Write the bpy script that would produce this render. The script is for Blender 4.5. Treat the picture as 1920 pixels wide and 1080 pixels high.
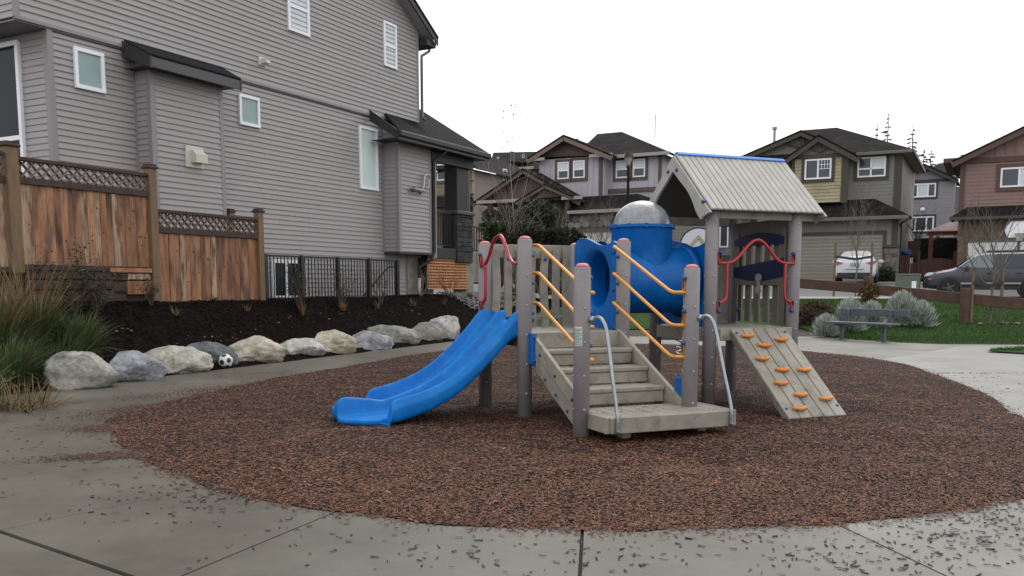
import bpy, bmesh, math, random
import numpy as np
from mathutils import Vector, Matrix, noise
random.seed(7)
rng = np.random.default_rng(11)
R = math.radians
scene = bpy.context.scene
col = scene.collection
for o in list(bpy.data.objects):
    bpy.data.objects.remove(o)

# ------------------------------------------------------------------ camera, world, sun, exposure
HC = 1.40
TH = math.atan(185 / 1660.0)
cam_d = bpy.data.cameras.new('camera')
cam_d.sensor_width = 36
cam_d.lens = 36 * 1660 / 1920
cam_d.shift_y = 0.09375
cam_d.clip_start = 0.05
cam_d.clip_end = 2000
cam = bpy.data.objects.new('camera', cam_d)
cam.location = (0, 0, HC)
cam.rotation_euler = (math.pi / 2 - TH, 0, 0)
col.objects.link(cam)
scene.camera = cam

SUN_EL, SUN_AZ = R(48), R(18)          # azimuth measured from +Y towards +X
w = bpy.data.worlds.new('World'); scene.world = w; w.use_nodes = True
nt = w.node_tree; nt.nodes.clear()
sky = nt.nodes.new('ShaderNodeTexSky'); sky.sky_type = 'NISHITA'; sky.sun_disc = False
sky.sun_elevation = SUN_EL; sky.sun_rotation = SUN_AZ
hs = nt.nodes.new('ShaderNodeHueSaturation'); hs.inputs['Saturation'].default_value = 0.35
tc = nt.nodes.new('ShaderNodeTexCoord'); sep = nt.nodes.new('ShaderNodeSeparateXYZ')
ramp = nt.nodes.new('ShaderNodeValToRGB')            # overcast: a little brighter overhead
ramp.color_ramp.elements[0].position = 0.0; ramp.color_ramp.elements[0].color = (0.93, 0.94, 0.95, 1)
ramp.color_ramp.elements[1].position = 0.9; ramp.color_ramp.elements[1].color = (1.0, 1.0, 1.0, 1)
sc_ = nt.nodes.new('ShaderNodeVectorMath'); sc_.operation = 'SCALE'; sc_.inputs['Scale'].default_value = 11.0
mx = nt.nodes.new('ShaderNodeMix'); mx.data_type = 'RGBA'; mx.inputs[0].default_value = 0.12
bg = nt.nodes.new('ShaderNodeBackground'); bg.inputs['Strength'].default_value = 0.10
wo = nt.nodes.new('ShaderNodeOutputWorld')
nt.links.new(tc.outputs['Generated'], sep.inputs[0]); nt.links.new(sep.outputs['Z'], ramp.inputs[0])
nt.links.new(ramp.outputs[0], sc_.inputs[0]); nt.links.new(sky.outputs[0], hs.inputs['Color'])
nt.links.new(sc_.outputs[0], mx.inputs[6]); nt.links.new(hs.outputs[0], mx.inputs[7])
nt.links.new(mx.outputs[2], bg.inputs['Color']); nt.links.new(bg.outputs[0], wo.inputs[0])

sun_d = bpy.data.lights.new('sun', 'SUN'); sun_d.energy = 0.7; sun_d.angle = R(35); sun_d.color = (1, .96, .9)
sun = bpy.data.objects.new('sun', sun_d); col.objects.link(sun)
sd = Vector((math.sin(SUN_AZ) * math.cos(SUN_EL), math.cos(SUN_AZ) * math.cos(SUN_EL), math.sin(SUN_EL)))
sun.rotation_euler = sd.to_track_quat('Z', 'Y').to_euler()
sun.location = (0, 0, 30)
scene.view_settings.view_transform = 'Standard'; scene.view_settings.look = 'None'
scene.view_settings.exposure = 0.52; scene.view_settings.gamma = 1.0
scene.view_settings.use_curve_mapping = False
scene.cycles.max_bounces = 6; scene.cycles.diffuse_bounces = 3; scene.cycles.transparent_max_bounces = 8

# ------------------------------------------------------------------ camera geometry helpers (photo pixel -> place)
CT, ST = math.cos(TH), math.sin(TH)
def ray(px, py):
    x = (px - 960) / 1660.0; y = (720 - py) / 1660.0
    return Vector((x, CT + y * ST, -ST + y * CT))
CAMP = Vector((0, 0, HC))
def G(px, py, z=0.0):
    d = ray(px, py); t = (z - HC) / d.z
    return CAMP + d * t
def AT(px, py, Y):
    d = ray(px, py); return CAMP + d * (Y / d.y)
def HIT(px, py, p0, n):
    d = ray(px, py); t = (p0 - CAMP).dot(n) / d.dot(n)
    return CAMP + d * t

# ------------------------------------------------------------------ mesh helpers
class MB:
    def __init__(s): s.v = []; s.f = []; s.c = []
    def add(s, vs, fs):
        n = len(s.v); s.v.extend([tuple(v) for v in vs]); s.f.extend([tuple(i + n for i in f) for f in fs]); return s
    def build(s, name, mat, parent=None, base=None, smooth=False, kind=None, label=None, cat=None, group=None):
        if base is None:
            base = Vector(parent['_b']) if parent is not None else Vector((0, 0, 0))
        me = bpy.data.meshes.new(name)
        b = base
        me.from_pydata([(x - b[0], y - b[1], z - b[2]) for x, y, z in s.v], [], s.f)
        if isinstance(mat, (list, tuple)):
            for m in mat: me.materials.append(m)
        else: me.materials.append(mat)
        if smooth:
            me.polygons.foreach_set('use_smooth', [True] * len(me.polygons))
        o = bpy.data.objects.new(name, me); col.objects.link(o)
        if parent is not None: o.parent = parent
        else: o.location = base
        o['_b'] = tuple(base)
        tag(o, label, cat, group, kind)
        return o

def tag(o, label=None, cat=None, group=None, kind=None):
    if label: o['label'] = label
    if cat: o['category'] = cat
    if group: o['group'] = group
    if kind: o['kind'] = kind
    return o
def thing(name, label, cat, loc, group=None, kind=None):
    o = bpy.data.objects.new(name, None); col.objects.link(o); o.location = loc
    o.empty_display_size = .2; o['_b'] = tuple(loc)
    return tag(o, label, cat, group, kind)
def fixn(o):
    bm = bmesh.new(); bm.from_mesh(o.data); bmesh.ops.recalc_face_normals(bm, faces=bm.faces); bm.to_mesh(o.data); bm.free(); return o

X3, Y3, Z3 = Vector((1, 0, 0)), Vector((0, 1, 0)), Vector((0, 0, 1))
BOXF = [(0, 1, 3, 2), (4, 6, 7, 5), (0, 4, 5, 1), (2, 3, 7, 6), (0, 2, 6, 4), (1, 5, 7, 3)]
def box(mb, c, ax, ay, az, hx, hy, hz, ch=0.0):
    c = Vector(c)
    if ch <= 0 or min(hx, hy, hz) < ch * 1.2:
        vs = [c + ax * (hx * i) + ay * (hy * j) + az * (hz * k) for i in (-1, 1) for j in (-1, 1) for k in (-1, 1)]
        mb.add(vs, BOXF); return
    vs = []; idx = {}
    for i in (-1, 1):
        for j in (-1, 1):
            for k in (-1, 1):
                for m in range(3):
                    h = [hx - ch, hy - ch, hz - ch]; h[m] += ch
                    idx[(i, j, k, m)] = len(vs)
                    vs.append(c + ax * (h[0] * i) + ay * (h[1] * j) + az * (h[2] * k))
    fs = []
    for s in (-1, 1):
        fs.append([idx[(s, a, b, 0)] for a, b in ((-1, -1), (1, -1), (1, 1), (-1, 1))][::s])
        fs.append([idx[(a, s, b, 1)] for a, b in ((-1, -1), (1, -1), (1, 1), (-1, 1))][::-s])
        fs.append([idx[(a, b, s, 2)] for a, b in ((-1, -1), (1, -1), (1, 1), (-1, 1))][::s])
    for a in (-1, 1):
        for b in (-1, 1):
            fs.append([idx[(-1, a, b, 1)], idx[(1, a, b, 1)], idx[(1, a, b, 2)], idx[(-1, a, b, 2)]][::a * b])
            fs.append([idx[(a, -1, b, 0)], idx[(a, 1, b, 0)], idx[(a, 1, b, 2)], idx[(a, -1, b, 2)]][::-a * b])
            fs.append([idx[(a, b, -1, 0)], idx[(a, b, 1, 0)], idx[(a, b, 1, 1)], idx[(a, b, -1, 1)]][::a * b])
            for k in (-1, 1):
                fs.append([idx[(a, b, k, 0)], idx[(a, b, k, 1)], idx[(a, b, k, 2)]][::a * b * k])
    mb.add(vs, fs)
def bar(mb, p0, p1, w, h, up=Z3, ch=0.0):
    p0 = Vector(p0); p1 = Vector(p1); d = (p1 - p0); L = d.length; d = d / L
    s = d.cross(up)
    if s.length < 1e-4: s = d.cross(X3)
    s.normalize(); n = s.cross(d)
    box(mb, (p0 + p1) / 2, d, s, n, L / 2, w / 2, h / 2, ch)
def smoothpath(pts, n=5):
    P = [Vector(p) for p in pts]
    if len(P) < 3: return P
    P = [P[0] * 2 - P[1]] + P + [P[-1] * 2 - P[-2]]
    out = []
    for i in range(1, len(P) - 2):
        a, b, c, d = P[i - 1:i + 3]
        for k in range(n):
            t = k / n
            out.append(.5 * ((2 * b) + (c - a) * t + (2 * a - 5 * b + 4 * c - d) * t * t + (3 * b - a - 3 * c + d) * t ** 3))
    out.append(P[-2]); return out
def tube(mb, pts, r, n=8, cap=True):
    P = [Vector(p) for p in pts]; m = len(P)
    rs = r if isinstance(r, (list, tuple)) else [r] * m
    T = (P[1] - P[0]).normalized()
    s = T.cross(Z3)
    if s.length < 1e-3: s = T.cross(X3)
    s.normalize(); vs = []; fs = []
    for i in range(m):
        t = (P[min(i + 1, m - 1)] - P[max(i - 1, 0)])
        t = t.normalized() if t.length > 1e-9 else T
        s = (s - t * s.dot(t)); s.normalize(); q = t.cross(s)
        for k in range(n):
            a = 2 * math.pi * k / n
            vs.append(P[i] + (s * math.cos(a) + q * math.sin(a)) * rs[i])
    for i in range(m - 1):
        for k in range(n):
            fs.append((i * n + k, i * n + (k + 1) % n, (i + 1) * n + (k + 1) % n, (i + 1) * n + k))
    if cap:
        fs.append(tuple(range(n))[::-1]); fs.append(tuple((m - 1) * n + k for k in range(n)))
    mb.add(vs, fs)
def lathe(mb, c, prof, n=20, ax=Z3, sx=None):
    """prof = [(r, h)...] about axis ax from c"""
    c = Vector(c); s = ax.cross(X3)
    if s.length < 1e-3: s = ax.cross(Y3)
    s.normalize(); q = ax.cross(s); vs = []; fs = []
    for r, h in prof:
        for k in range(n):
            a = 2 * math.pi * k / n
            vs.append(c + ax * h + (s * math.cos(a) + q * math.sin(a)) * r)
    for i in range(len(prof) - 1):
        for k in range(n):
            fs.append((i * n + k, i * n + (k + 1) % n, (i + 1) * n + (k + 1) % n, (i + 1) * n + k))
    fs.append(tuple(range(n))[::-1]); fs.append(tuple((len(prof) - 1) * n + k for k in range(n)))
    mb.add(vs, fs)
def slab(mb, pts, th, d=None):
    P = [Vector(p) for p in pts]; n = len(P)
    nn = Vector((0, 0, 0))
    for i in range(n): nn += (P[i] - P[0]).cross(P[(i + 1) % n] - P[0])
    nn.normalize()
    if d is None:
        d = nn * -th if nn.z > 0 else nn * th
    else: d = Vector(d) * th
    mb.add(P + [p + d for p in P], [tuple(range(n)), tuple(range(2 * n - 1, n - 1, -1))] + [(i, i + n, (i + 1) % n + n, (i + 1) % n) for i in range(n)])
def ball(mb, c, r, seg=10, rings=6, sz=1.0):
    lathe(mb, c, [(max(1e-4, r * math.cos(t)), r * sz * math.sin(t)) for t in [(-.5 + i / rings) * math.pi for i in range(rings + 1)]], seg)
def dome(mb, c, r, n, ax=Z3, k=.7):
    lathe(mb, c, [(r, 0), (r * .92, r * k * .45), (r * .7, r * k * .8), (r * .35, r * k * .97), (r * .01, r * k)], n, ax)

# ------------------------------------------------------------------ materials
MATS = {}
def mat(name, c, rough=.6, var=.0, vs=5.0, c2=None, c2s=3.0, c2lo=.45, c2hi=.6, bump=0.0, bs=40.0, metal=0.0, spec=.5,
        objvar=0.0, grain=None, wave=None, coord='Object', stretch=(1, 1, 1), coat=0.0, attr=None, trans=0.0, alpha=1.0, sub=0.0):
    if name in MATS: return MATS[name]
    m = bpy.data.materials.new(name); m.use_nodes = True; t = m.node_tree; N = t.nodes; L = t.links
    b = N['Principled BSDF']
    b.inputs['Roughness'].default_value = rough; b.inputs['Metallic'].default_value = metal
    b.inputs['Specular IOR Level'].default_value = spec; b.inputs['Coat Weight'].default_value = coat
    b.inputs['Coat Roughness'].default_value = .15
    b.inputs['Transmission Weight'].default_value = trans; b.inputs['Alpha'].default_value = alpha
    tc = N.new('ShaderNodeTexCoord'); mp = N.new('ShaderNodeMapping'); mp.inputs['Scale'].default_value = stretch
    L.new(tc.outputs[coord], mp.inputs[0]); vec = mp.outputs[0]
    colr = N.new('ShaderNodeRGB'); colr.outputs[0].default_value = (*c, 1); out = colr.outputs[0]
    if attr:
        at = N.new('ShaderNodeAttribute'); at.attribute_name = attr; out = at.outputs['Color']
    def noisef(scale, det=4, rg=.55):
        n = N.new('ShaderNodeTexNoise'); n.inputs['Scale'].default_value = scale; n.inputs['Detail'].default_value = det
        n.inputs['Roughness'].default_value = rg; L.new(vec, n.inputs['Vector']); return n.outputs['Fac']
    if c2:
        f = noisef(c2s, 5, .6); mr = N.new('ShaderNodeMapRange'); mr.inputs[1].default_value = c2lo; mr.inputs[2].default_value = c2hi
        L.new(f, mr.inputs[0]); mx = N.new('ShaderNodeMix'); mx.data_type = 'RGBA'
        L.new(mr.outputs[0], mx.inputs[0]); L.new(out, mx.inputs[6]); mx.inputs[7].default_value = (*c2, 1); out = mx.outputs[2]
    val = None
    def mulval(o):
        nonlocal val
        if val is None: val = o
        else:
            q = N.new('ShaderNodeMath'); q.operation = 'MULTIPLY'; L.new(val, q.inputs[0]); L.new(o, q.inputs[1]); val = q.outputs[0]
    if var > 0:
        f = noisef(vs, 6, .65); mr = N.new('ShaderNodeMapRange'); mr.inputs[1].default_value = .3; mr.inputs[2].default_value = .7
        mr.inputs[3].default_value = 1 - var; mr.inputs[4].default_value = 1 + var; L.new(f, mr.inputs[0]); mulval(mr.outputs[0])
    if objvar > 0:
        oi = N.new('ShaderNodeObjectInfo'); mr = N.new('ShaderNodeMapRange'); mr.inputs[3].default_value = 1 - objvar; mr.inputs[4].default_value = 1 + objvar
        L.new(oi.outputs['Random'], mr.inputs[0]); mulval(mr.outputs[0])
    if wave:
        wv = N.new('ShaderNodeTexWave'); wv.bands_direction = wave[0]; wv.inputs['Scale'].default_value = wave[1]; wv.inputs['Distortion'].default_value = wave[2]
        L.new(vec, wv.inputs['Vector']); mr = N.new('ShaderNodeMapRange'); mr.inputs[3].default_value = 1 - wave[3]; mr.inputs[4].default_value = 1.0
        L.new(wv.outputs['Fac'], mr.inputs[0]); mulval(mr.outputs[0])
    if val is not None:
        h = N.new('ShaderNodeHueSaturation'); L.new(out, h.inputs['Color']); L.new(val, h.inputs['Value']); out = h.outputs[0]
    L.new(out, b.inputs['Base Color'])
    if bump > 0:
        bp = N.new('ShaderNodeBump'); bp.inputs['Strength'].default_value = bump; bp.inputs['Distance'].default_value = .02
        L.new(noisef(bs, 6, .6), bp.inputs['Height']); L.new(bp.outputs[0], b.inputs['Normal'])
    MATS[name] = m; return m

U_ = Vector((math.cos(R(22.5)), math.sin(R(22.5)), 0)); V_ = Vector((-U_.y, U_.x, 0))
E_ = Vector((.47, .8827, 0)).normalized(); F_ = Vector((E_.y, -E_.x, 0))   # street grid: side walls along E_, fronts along F_
# ------------------------------------------------------------------ ground
def sst(t): t = max(0., min(1., t)); return t * t * (3 - 2 * t)
def cc(x, y): return x - .5325 * y
CROCK = [(0, -12.55), (12, -12.55), (22, -13.4), (30, -14.5), (60, -15.3)]
def crock(y):
    for (a, b), (c, d) in zip(CROCK, CROCK[1:]):
        if y <= c: return b + (d - b) * (y - a) / (c - a)
    return CROCK[-1][1]
KN = [(0, 0), (24, 0), (28.5, .58), (34, .92), (36, 1.02), (39, 1.42), (42, 1.52), (60, 1.6), (400, 6)]
def T(x, y):
    z = 0
    for (a, b), (c, d) in zip(KN, KN[1:]):
        if y <= c:
            z = b + (d - b) * max(0, (y - a)) / (c - a); break
    k = cc(x, y) - crock(y)
    if k < 0:                           # planting bed rises to the left of the boulders
        zb = .02 + 1.04 * sst((-k - .30) / 2.3) + .05 * noise.noise(Vector((x * .9, y * .9, 0)))
        z = max(z, zb) if y > 26 else zb
        if y < 15: z += .5 * sst((15 - y) / 6) * sst((-k - .6) / 3)
    return z

M_conc = mat('wet_concrete', (.104, .098, .079), rough=.40, var=.24, vs=1.6, c2=(.078, .071, .055), c2s=.45, c2lo=.46, c2hi=.60, bump=.12, bs=160, spec=.45)
M_conc2 = mat('mid_grey_concrete', (.150, .145, .128), rough=.45, var=.22, vs=1.4, c2=(.110, .104, .088), c2s=.6, c2lo=.46, c2hi=.62, bump=.12, bs=160, spec=.4)
M_conc3 = mat('pale_grey_concrete', (.205, .200, .190), rough=.45, var=.16, vs=1.2, c2=(.150, .146, .134), c2s=.5, c2lo=.5, c2hi=.64, bump=.12, bs=160, spec=.4)
M_joint = mat('joint_dirt', (.035, .03, .026), rough=.9, var=.3, vs=30)
M_soil = mat('black_soil', (.0055, .0042, .0040), rough=.9, var=.45, vs=7, c2=(.010, .0075, .0065), c2s=9, bump=1.0, bs=28, spec=.03)
M_mulch = mat('mulch_base', (.030, .014, .010), rough=.9, var=.5, vs=40, c2=(.010, .006, .005), c2s=25, c2lo=.4, c2hi=.6, bump=1.0, bs=70, spec=.2)
M_grass = mat('lawn_turf', (0.0272, 0.0663, 0.0119), rough=.9, var=.3, vs=3, c2=(.022, .055, .011), c2s=12, bump=.8, bs=60, spec=.1)
M_road = mat('asphalt', (0.1080, 0.1080, 0.1062), rough=.7, var=.15, vs=2, bump=.3, bs=120)
M_gravel = mat('gravel_grey', (.14, .14, .14), rough=.9, var=.5, vs=60, bump=1.0, bs=60)

# mulch outline, clockwise, from its edge in the photo
edge_px = [(232, 838), (300, 878), (420, 918), (500, 938), (640, 958), (800, 978), (960, 988), (1090, 993), (1280, 991), (1450, 985), (1570, 981), (1700, 968), (1830, 952), (1920, 934)]
edge_r = [(1920, 786), (1850, 741), (1790, 716), (1720, 691), (1640, 673), (1500, 658), (1330, 648), (1200, 645), (1000, 645), (900, 650), (760, 668), (650, 688), (500, 712), (380, 738), (280, 762), (205, 790)]
EP = [G(*p) for p in edge_px] + [Vector((4.75, 6.2, 0)), Vector((5.45, 7.6, 0)), Vector((5.6, 8.4, 0))] + [G(*p) for p in edge_r]
CEN = Vector((.9, 10.2, 0))
EDGE = smoothpath(EP + [EP[0]], 5)[:-1]
angs = sorted([(math.atan2(p.y - CEN.y, p.x - CEN.x), (p - CEN).length) for p in EDGE])
AA = np.array([a for a, r in angs]); AR = np.array([r for a, r in angs])
def Rm(a):
    a = (a + math.pi) % (2 * math.pi) - math.pi
    return float(np.interp(a, AA, AR, period=2 * math.pi))

# base ground sheet out to the horizon
def grid_sheet(name, xs, ys, zf, m, label=None, kind='structure', smooth=True, keep=None):
    mb = MB(); nx = len(xs)
    mb.v = [(x, y, zf(x, y)) for y in ys for x in xs]
    for j in range(len(ys) - 1):
        for i in range(nx - 1):
            if keep and not keep((xs[i] + xs[i + 1]) / 2, (ys[j] + ys[j + 1]) / 2): continue
            mb.f.append((j * nx + i, j * nx + i + 1, (j + 1) * nx + i + 1, (j + 1) * nx + i))
    return mb.build(name, m, smooth=smooth, kind=kind, label=label)
def frange(a, b, s):
    n = int(round((b - a) / s)); return [a + (b - a) * i / n for i in range(n + 1)]
xs = [-400, -150, -60, -30] + frange(-20, 30, .5) + [40, 60, 150, 400]
ys = [-60, -20, -6] + frange(-3, 46, .5) + [50, 60, 90, 150, 400, 900]
grid_sheet('ground', xs, ys, lambda x, y: T(x, y) - .05, mat('earth', (.05, .042, .03), rough=.95, var=.3, vs=3, bump=.5, bs=30), 'bare earth under and around the park')

# concrete path: slabs in a ring round the mulch
path = thing('path', 'damp grey concrete path ringing the playground mulch', None, (CEN.x, CEN.y, 0), kind='structure')
GRE = [(8.2, 30), (8.35, 25.8), (8.85, 22.9), (9.6, 21.6), (10.2, 21.1), (14, 20.6), (22, 19.5)]   # lawn edge to the right
def pang(px, py): p = G(px, py) - CEN; return math.atan2(p.y, p.x)
J = [pang(240, 850), pang(425, 905), pang(640, 955), pang(1092, 993), pang(1573, 984)]
def Rout(a):
    d = Vector((math.cos(a), math.sin(a), 0)); best = 60.
    for k in np.arange(1., 60., .1):
        p = CEN + d * k
        if k > Rm(a) * .9 and (cc(p.x, p.y) < crock(p.y) + .12 or p.y > 33 or p.y < -6 or p.x > 22): return k
    return best
def slab_sector(a0, a1, r0f, r1f, gap=.008, n=None, z=0.0, parent=path, name='slab', m_=None):
    mb = MB(); n = n or max(2, int(abs(a1 - a0) / .05)); top = []
    for i in range(n + 1):
        a = a0 + (a1 - a0) * i / n
        d = Vector((math.cos(a), math.sin(a), 0)); r0, r1 = r0f(a), r1f(a)
        t = Vector((-d.y, d.x, 0)) * (gap if i == 0 else -gap if i == n else 0)
        for q in range(7):
            rr = r0 + (r1 - r0) * (q / 6) ** 1.6
            top.append(CEN + d * rr + t)
    m = len(top)
    vs = [p + Z3 * z for p in top] + [p - Z3 * .045 for p in top]
    fs = []
    for i in range(n):
        for q in range(6):
            k = i * 7 + q; fs.append((k, k + 1, k + 8, k + 7))
    for q in range(6):
        fs.append((q + 1, q, q + m, q + 1 + m)); k = n * 7 + q; fs.append((k, k + 1, k + 1 + m, k + m))
    for i in range(n):
        k = i * 7; fs.append((k, k + 7, k + 7 + m, k + m)); k = i * 7 + 6; fs.append((k + 7, k, k + m, k + 7 + m))
    mb.add(vs, fs)
    return fixn(mb.build(name, m_ or M_conc, parent))
# outer joint at bottom left: everything outside it is another slab
jp0, jp1 = G(0, 996), G(245, 1080); jd = (jp1 - jp0).normalized(); jn = Vector((jd.y, -jd.x, 0))
if jn.dot(CEN - jp0) > 0: jn = -jn
def Rj(off):
    def f(a):
        d = Vector((math.cos(a), math.sin(a), 0)); den = d.dot(jn)
        k = (jp0 + jn * off - CEN).dot(jn) / den if den > .15 else 99
        return min(k, Rout(a))
    return f
TAU = 2 * math.pi
far_cuts = [J[-1], J[-1] + .5, J[-1] + 1.0, J[-1] + 1.6, J[-1] + 2.2, J[-1] + 2.8, J[-1] + 3.5, J[-1] + 4.1, J[-1] + 4.7, J[0] + TAU if J[0] < J[-1] else J[0]]
far_cuts = [c for c in far_cuts if c < far_cuts[-1] - .2] + [far_cuts[-1]]
for k, (a0, a1) in enumerate(zip(far_cuts, far_cuts[1:])): slab_sector(a0, a1, lambda a: Rm(a) * .96, Rout, gap=.004, m_=(M_conc2, M_conc3, M_conc3, M_conc3, M_conc2)[k] if k < 5 else M_conc)  # the first slabs, round from the right, have paler concrete colours
for k, (a0, a1) in enumerate(zip(J, J[1:])):
    g = (.003, .003, .010, .010)[k]
    slab_sector(a0, a1, lambda a: Rm(a) * .96, Rj(-.015), gap=g)
    if k < 3: slab_sector(a0, a1, Rj(.02), lambda a: max(Rout(a), Rj(.02)(a) + .01), gap=.002)
mbj = MB(); mbj.add([CEN + Vector((math.cos(t), math.sin(t), 0)) * (14 if math.sin(t) > -.2 else 17) - Z3 * .022 for t in frange(0, TAU, .1)[:-1]], [tuple(range(63))])
mbj.v = [(x, y, z) if cc(x, y) > crock(y) else (crock(y) + .5325 * y + .1, y, z) for x, y, z in mbj.v]
mbj.build('joint_bed', M_joint, path)

# mulch surface
rr = [i / 40 for i in range(38)] + [.95, .965, .98, .99, 1.0]
mb = MB(); na = 280
def mz(x, y, q):
    n = noise.noise(Vector((x * .8, y * .8, 3))) * .035 + noise.noise(Vector((x * 2.6, y * 2.6, 9))) * .018
    h = -.045 * math.exp(-(((x + 1.9) / .55) ** 2 + ((y - 8.7) / .6) ** 2)) + .025 * math.exp(-(((x + 2.75) / .35) ** 2 + ((y - 8.5) / .7) ** 2)) - .016 * math.exp(-(((x - 1.6) / .7) ** 2 + ((y - 6.7) / .4) ** 2)) - .016 * math.exp(-(((x - 3.3) / .5) ** 2 + ((y - 8.8) / .4) ** 2))
    return .028 * (1 - q ** 8) + (n + .01 + h) * (1 - q ** 4) + .006
for i in range(na):
    a = -math.pi + TAU * i / na; r0 = Rm(a)
    for q in rr:
        jit = 1 + (.018 * noise.noise(Vector((math.cos(a) * 14, math.sin(a) * 14, 1))) if q > .9 else 0)
        p = CEN + Vector((math.cos(a), math.sin(a), 0)) * (r0 * q * jit)
        mb.v.append((p.x, p.y, mz(p.x, p.y, q)))
nr = len(rr)
for i in range(na):
    for q in range(nr - 1):
        a, b = i * nr + q, ((i + 1) % na) * nr + q
        mb.f.append((a, a + 1, b + 1, b))
mb.build('mulch_bed', M_mulch, smooth=True, kind='structure', label='bark mulch surface under the play structure')

# chips: triangular prisms of bark, one mesh, a colour per chip
def chips(name, pts, L0, L1, W0, W1, pal, label, seed, z_off=0.0, lift=.5, kind='stuff', m_=None):
    r = np.random.default_rng(seed); n = len(pts); pts = np.asarray(pts)
    Ls = r.uniform(L0, L1, n) * .5; W = r.uniform(W0, W1, n) * .5; H = W * r.uniform(.5, 1.1, n)
    az = r.uniform(0, TAU, n); tilt = r.normal(0, lift * .35, n); roll = r.normal(0, .35, n)
    d = np.stack([np.cos(az) * np.cos(tilt), np.sin(az) * np.cos(tilt), np.sin(tilt)], 1)
    s = np.stack([-np.sin(az), np.cos(az), np.zeros(n)], 1); u = np.cross(d, s)
    s2 = s * np.cos(roll)[:, None] + u * np.sin(roll)[:, None]; u2 = np.cross(d, s2)
    c = pts.copy(); c[:, 2] += z_off + Ls * np.abs(np.sin(tilt)) * .5
    V = np.zeros((n, 6, 3))
    for k, (sx, ed) in enumerate(((-1, 0), (1, 0), (0, 1))):
        off = s2 * (sx * W)[:, None] + u2 * ((H * ed) - H * .3)[:, None]
        tp = 1.0 if ed else 1.0
        V[:, k] = c - d * (Ls * r.uniform(.7, 1, n))[:, None] + off
        V[:, k + 3] = c + d * (Ls * r.uniform(.7, 1, n))[:, None] + off * .7
    V = V.reshape(-1, 3)
    quads = np.array([[0, 3, 5, 2], [1, 2, 5, 4]]); tris = np.array([[0, 2, 1], [3, 4, 5]])
    base = (np.arange(n) * 6)[:, None, None]
    Q = (quads[None] + base).reshape(n, 8); Tt = (tris[None] + base).reshape(n, 6)
    loops = np.concatenate([Q, Tt], 1).reshape(-1).astype(np.int32)
    me = bpy.data.meshes.new(name); me.vertices.add(n * 6); me.vertices.foreach_set('co', V.reshape(-1).astype(np.float32))
    me.loops.add(len(loops)); me.loops.foreach_set('vertex_index', loops)
    tot = np.tile([4, 4, 3, 3], n).astype(np.int32); st = np.concatenate([[0], np.cumsum(tot)[:-1]]).astype(np.int32)
    me.polygons.add(n * 4); me.polygons.foreach_set('loop_start', st); me.polygons.foreach_set('loop_total', tot)
    pal = np.array(pal); ci = pal[r.integers(0, len(pal), n)] * r.uniform(.6, 1.35, n)[:, None]
    if len(pts) > 50000:                     # damp and dry patches
        wet = np.array([noise.noise(Vector((x * .55, y * .55, 4))) + .6 * noise.noise(Vector((x * 1.7, y * 1.7, 8))) for x, y, z in pts]); ci = ci * (1.0 + .26 * wet)[:, None]
    ca = me.color_attributes.new('chip', 'FLOAT_COLOR', 'POINT')
    cv = np.ones((n * 6, 4), np.float32); cv[:, :3] = np.repeat(ci, 6, 0); ca.data.foreach_set('color', cv.reshape(-1))
    me.update(); me.validate()
    me.materials.append(m_ or M_chip)
    o = bpy.data.objects.new(name, me); col.objects.link(o); tag(o, label, None, None, kind); return o
M_chip = mat('bark_chip', (.1, .05, .04), rough=.62, attr='chip', spec=.4)
PALM = [(.095, .042, .028), (.12, .056, .036), (.070, .029, .020), (.16, .083, .052), (.05, .024, .020), (.10, .046, .036), (.036, .018, .017), (.14, .066, .034), (.055, .029, .027), (.21, .125, .08), (.11, .048, .03)]
PALMB = [tuple(c * f for c, f in zip(p, (1.0, .77, .56))) for p in PALM]
def mulch_points(n, p):
    out = []
    while len(out) < n:
        m = n * 3
        Y = rng.uniform(4.2, 23, m) if p == 0 else 4.0 * (23 / 4.0) ** rng.uniform(0, 1, m) ** 1.25
        X = rng.uniform(-8, 12, m)
        if p: X = CEN.x + rng.uniform(-1, 1, m) * np.minimum(8, .62 * Y + 1.0) + (Y - 5) * .05
        a = np.arctan2(Y - CEN.y, X - CEN.x); q = np.hypot(Y - CEN.y, X - CEN.x) / np.interp(a, AA, AR, period=TAU)
        ok = q < 1.0 + rng.exponential(.009, m)
        for x, y, qq in zip(X[ok], Y[ok], q[ok]):
            out.append((x, y, mz(x, y, min(qq, 1.0)) if qq < 1 else .004))
            if len(out) >= n: break
    return out
mp_ = mulch_points(170000, 1)
chips('bark_mulch', mp_, .012, .044, .0045, .011, PALMB, 'red brown bark chip mulch filling the oval play area', 3, .004, .5)
# chips strewn over the path
sp = []
def strew(px, py, sx, sy, n):
    for _ in range(n):
        p = G(random.gauss(px, sx), max(700, random.gauss(py, sy))); q = (p - CEN).length / Rm(math.atan2(p.y - CEN.y, p.x - CEN.x))
        if q > .99 and cc(p.x, p.y) > crock(p.y) + .2: sp.append((p.x, p.y, .003))
for a in ((1700, 1030, 150, 38, 170), (1760, 1000, 50, 16, 55), (1560, 1050, 60, 14, 40), (1200, 1030, 150, 40, 80), (330, 850, 110, 20, 90), (300, 935, 130, 35, 110), (390, 925, 40, 12, 90), (700, 1010, 230, 40, 45), (950, 1030, 120, 30, 45),
          (160, 800, 110, 40, 160), (1700, 690, 130, 18, 200), (1860, 720, 60, 25, 90), (500, 690, 150, 18, 120), (620, 980, 200, 30, 40), (1880, 970, 60, 30, 150)): strew(*a)
chips('scattered_chips', sp, .012, .058, .006, .015, [(.018, .014, .012), (.028, .02, .017), (.014, .012, .011), (.035, .024, .02)], 'dark wet bark chips strewn over the concrete path', 5, .003, .1)
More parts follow.
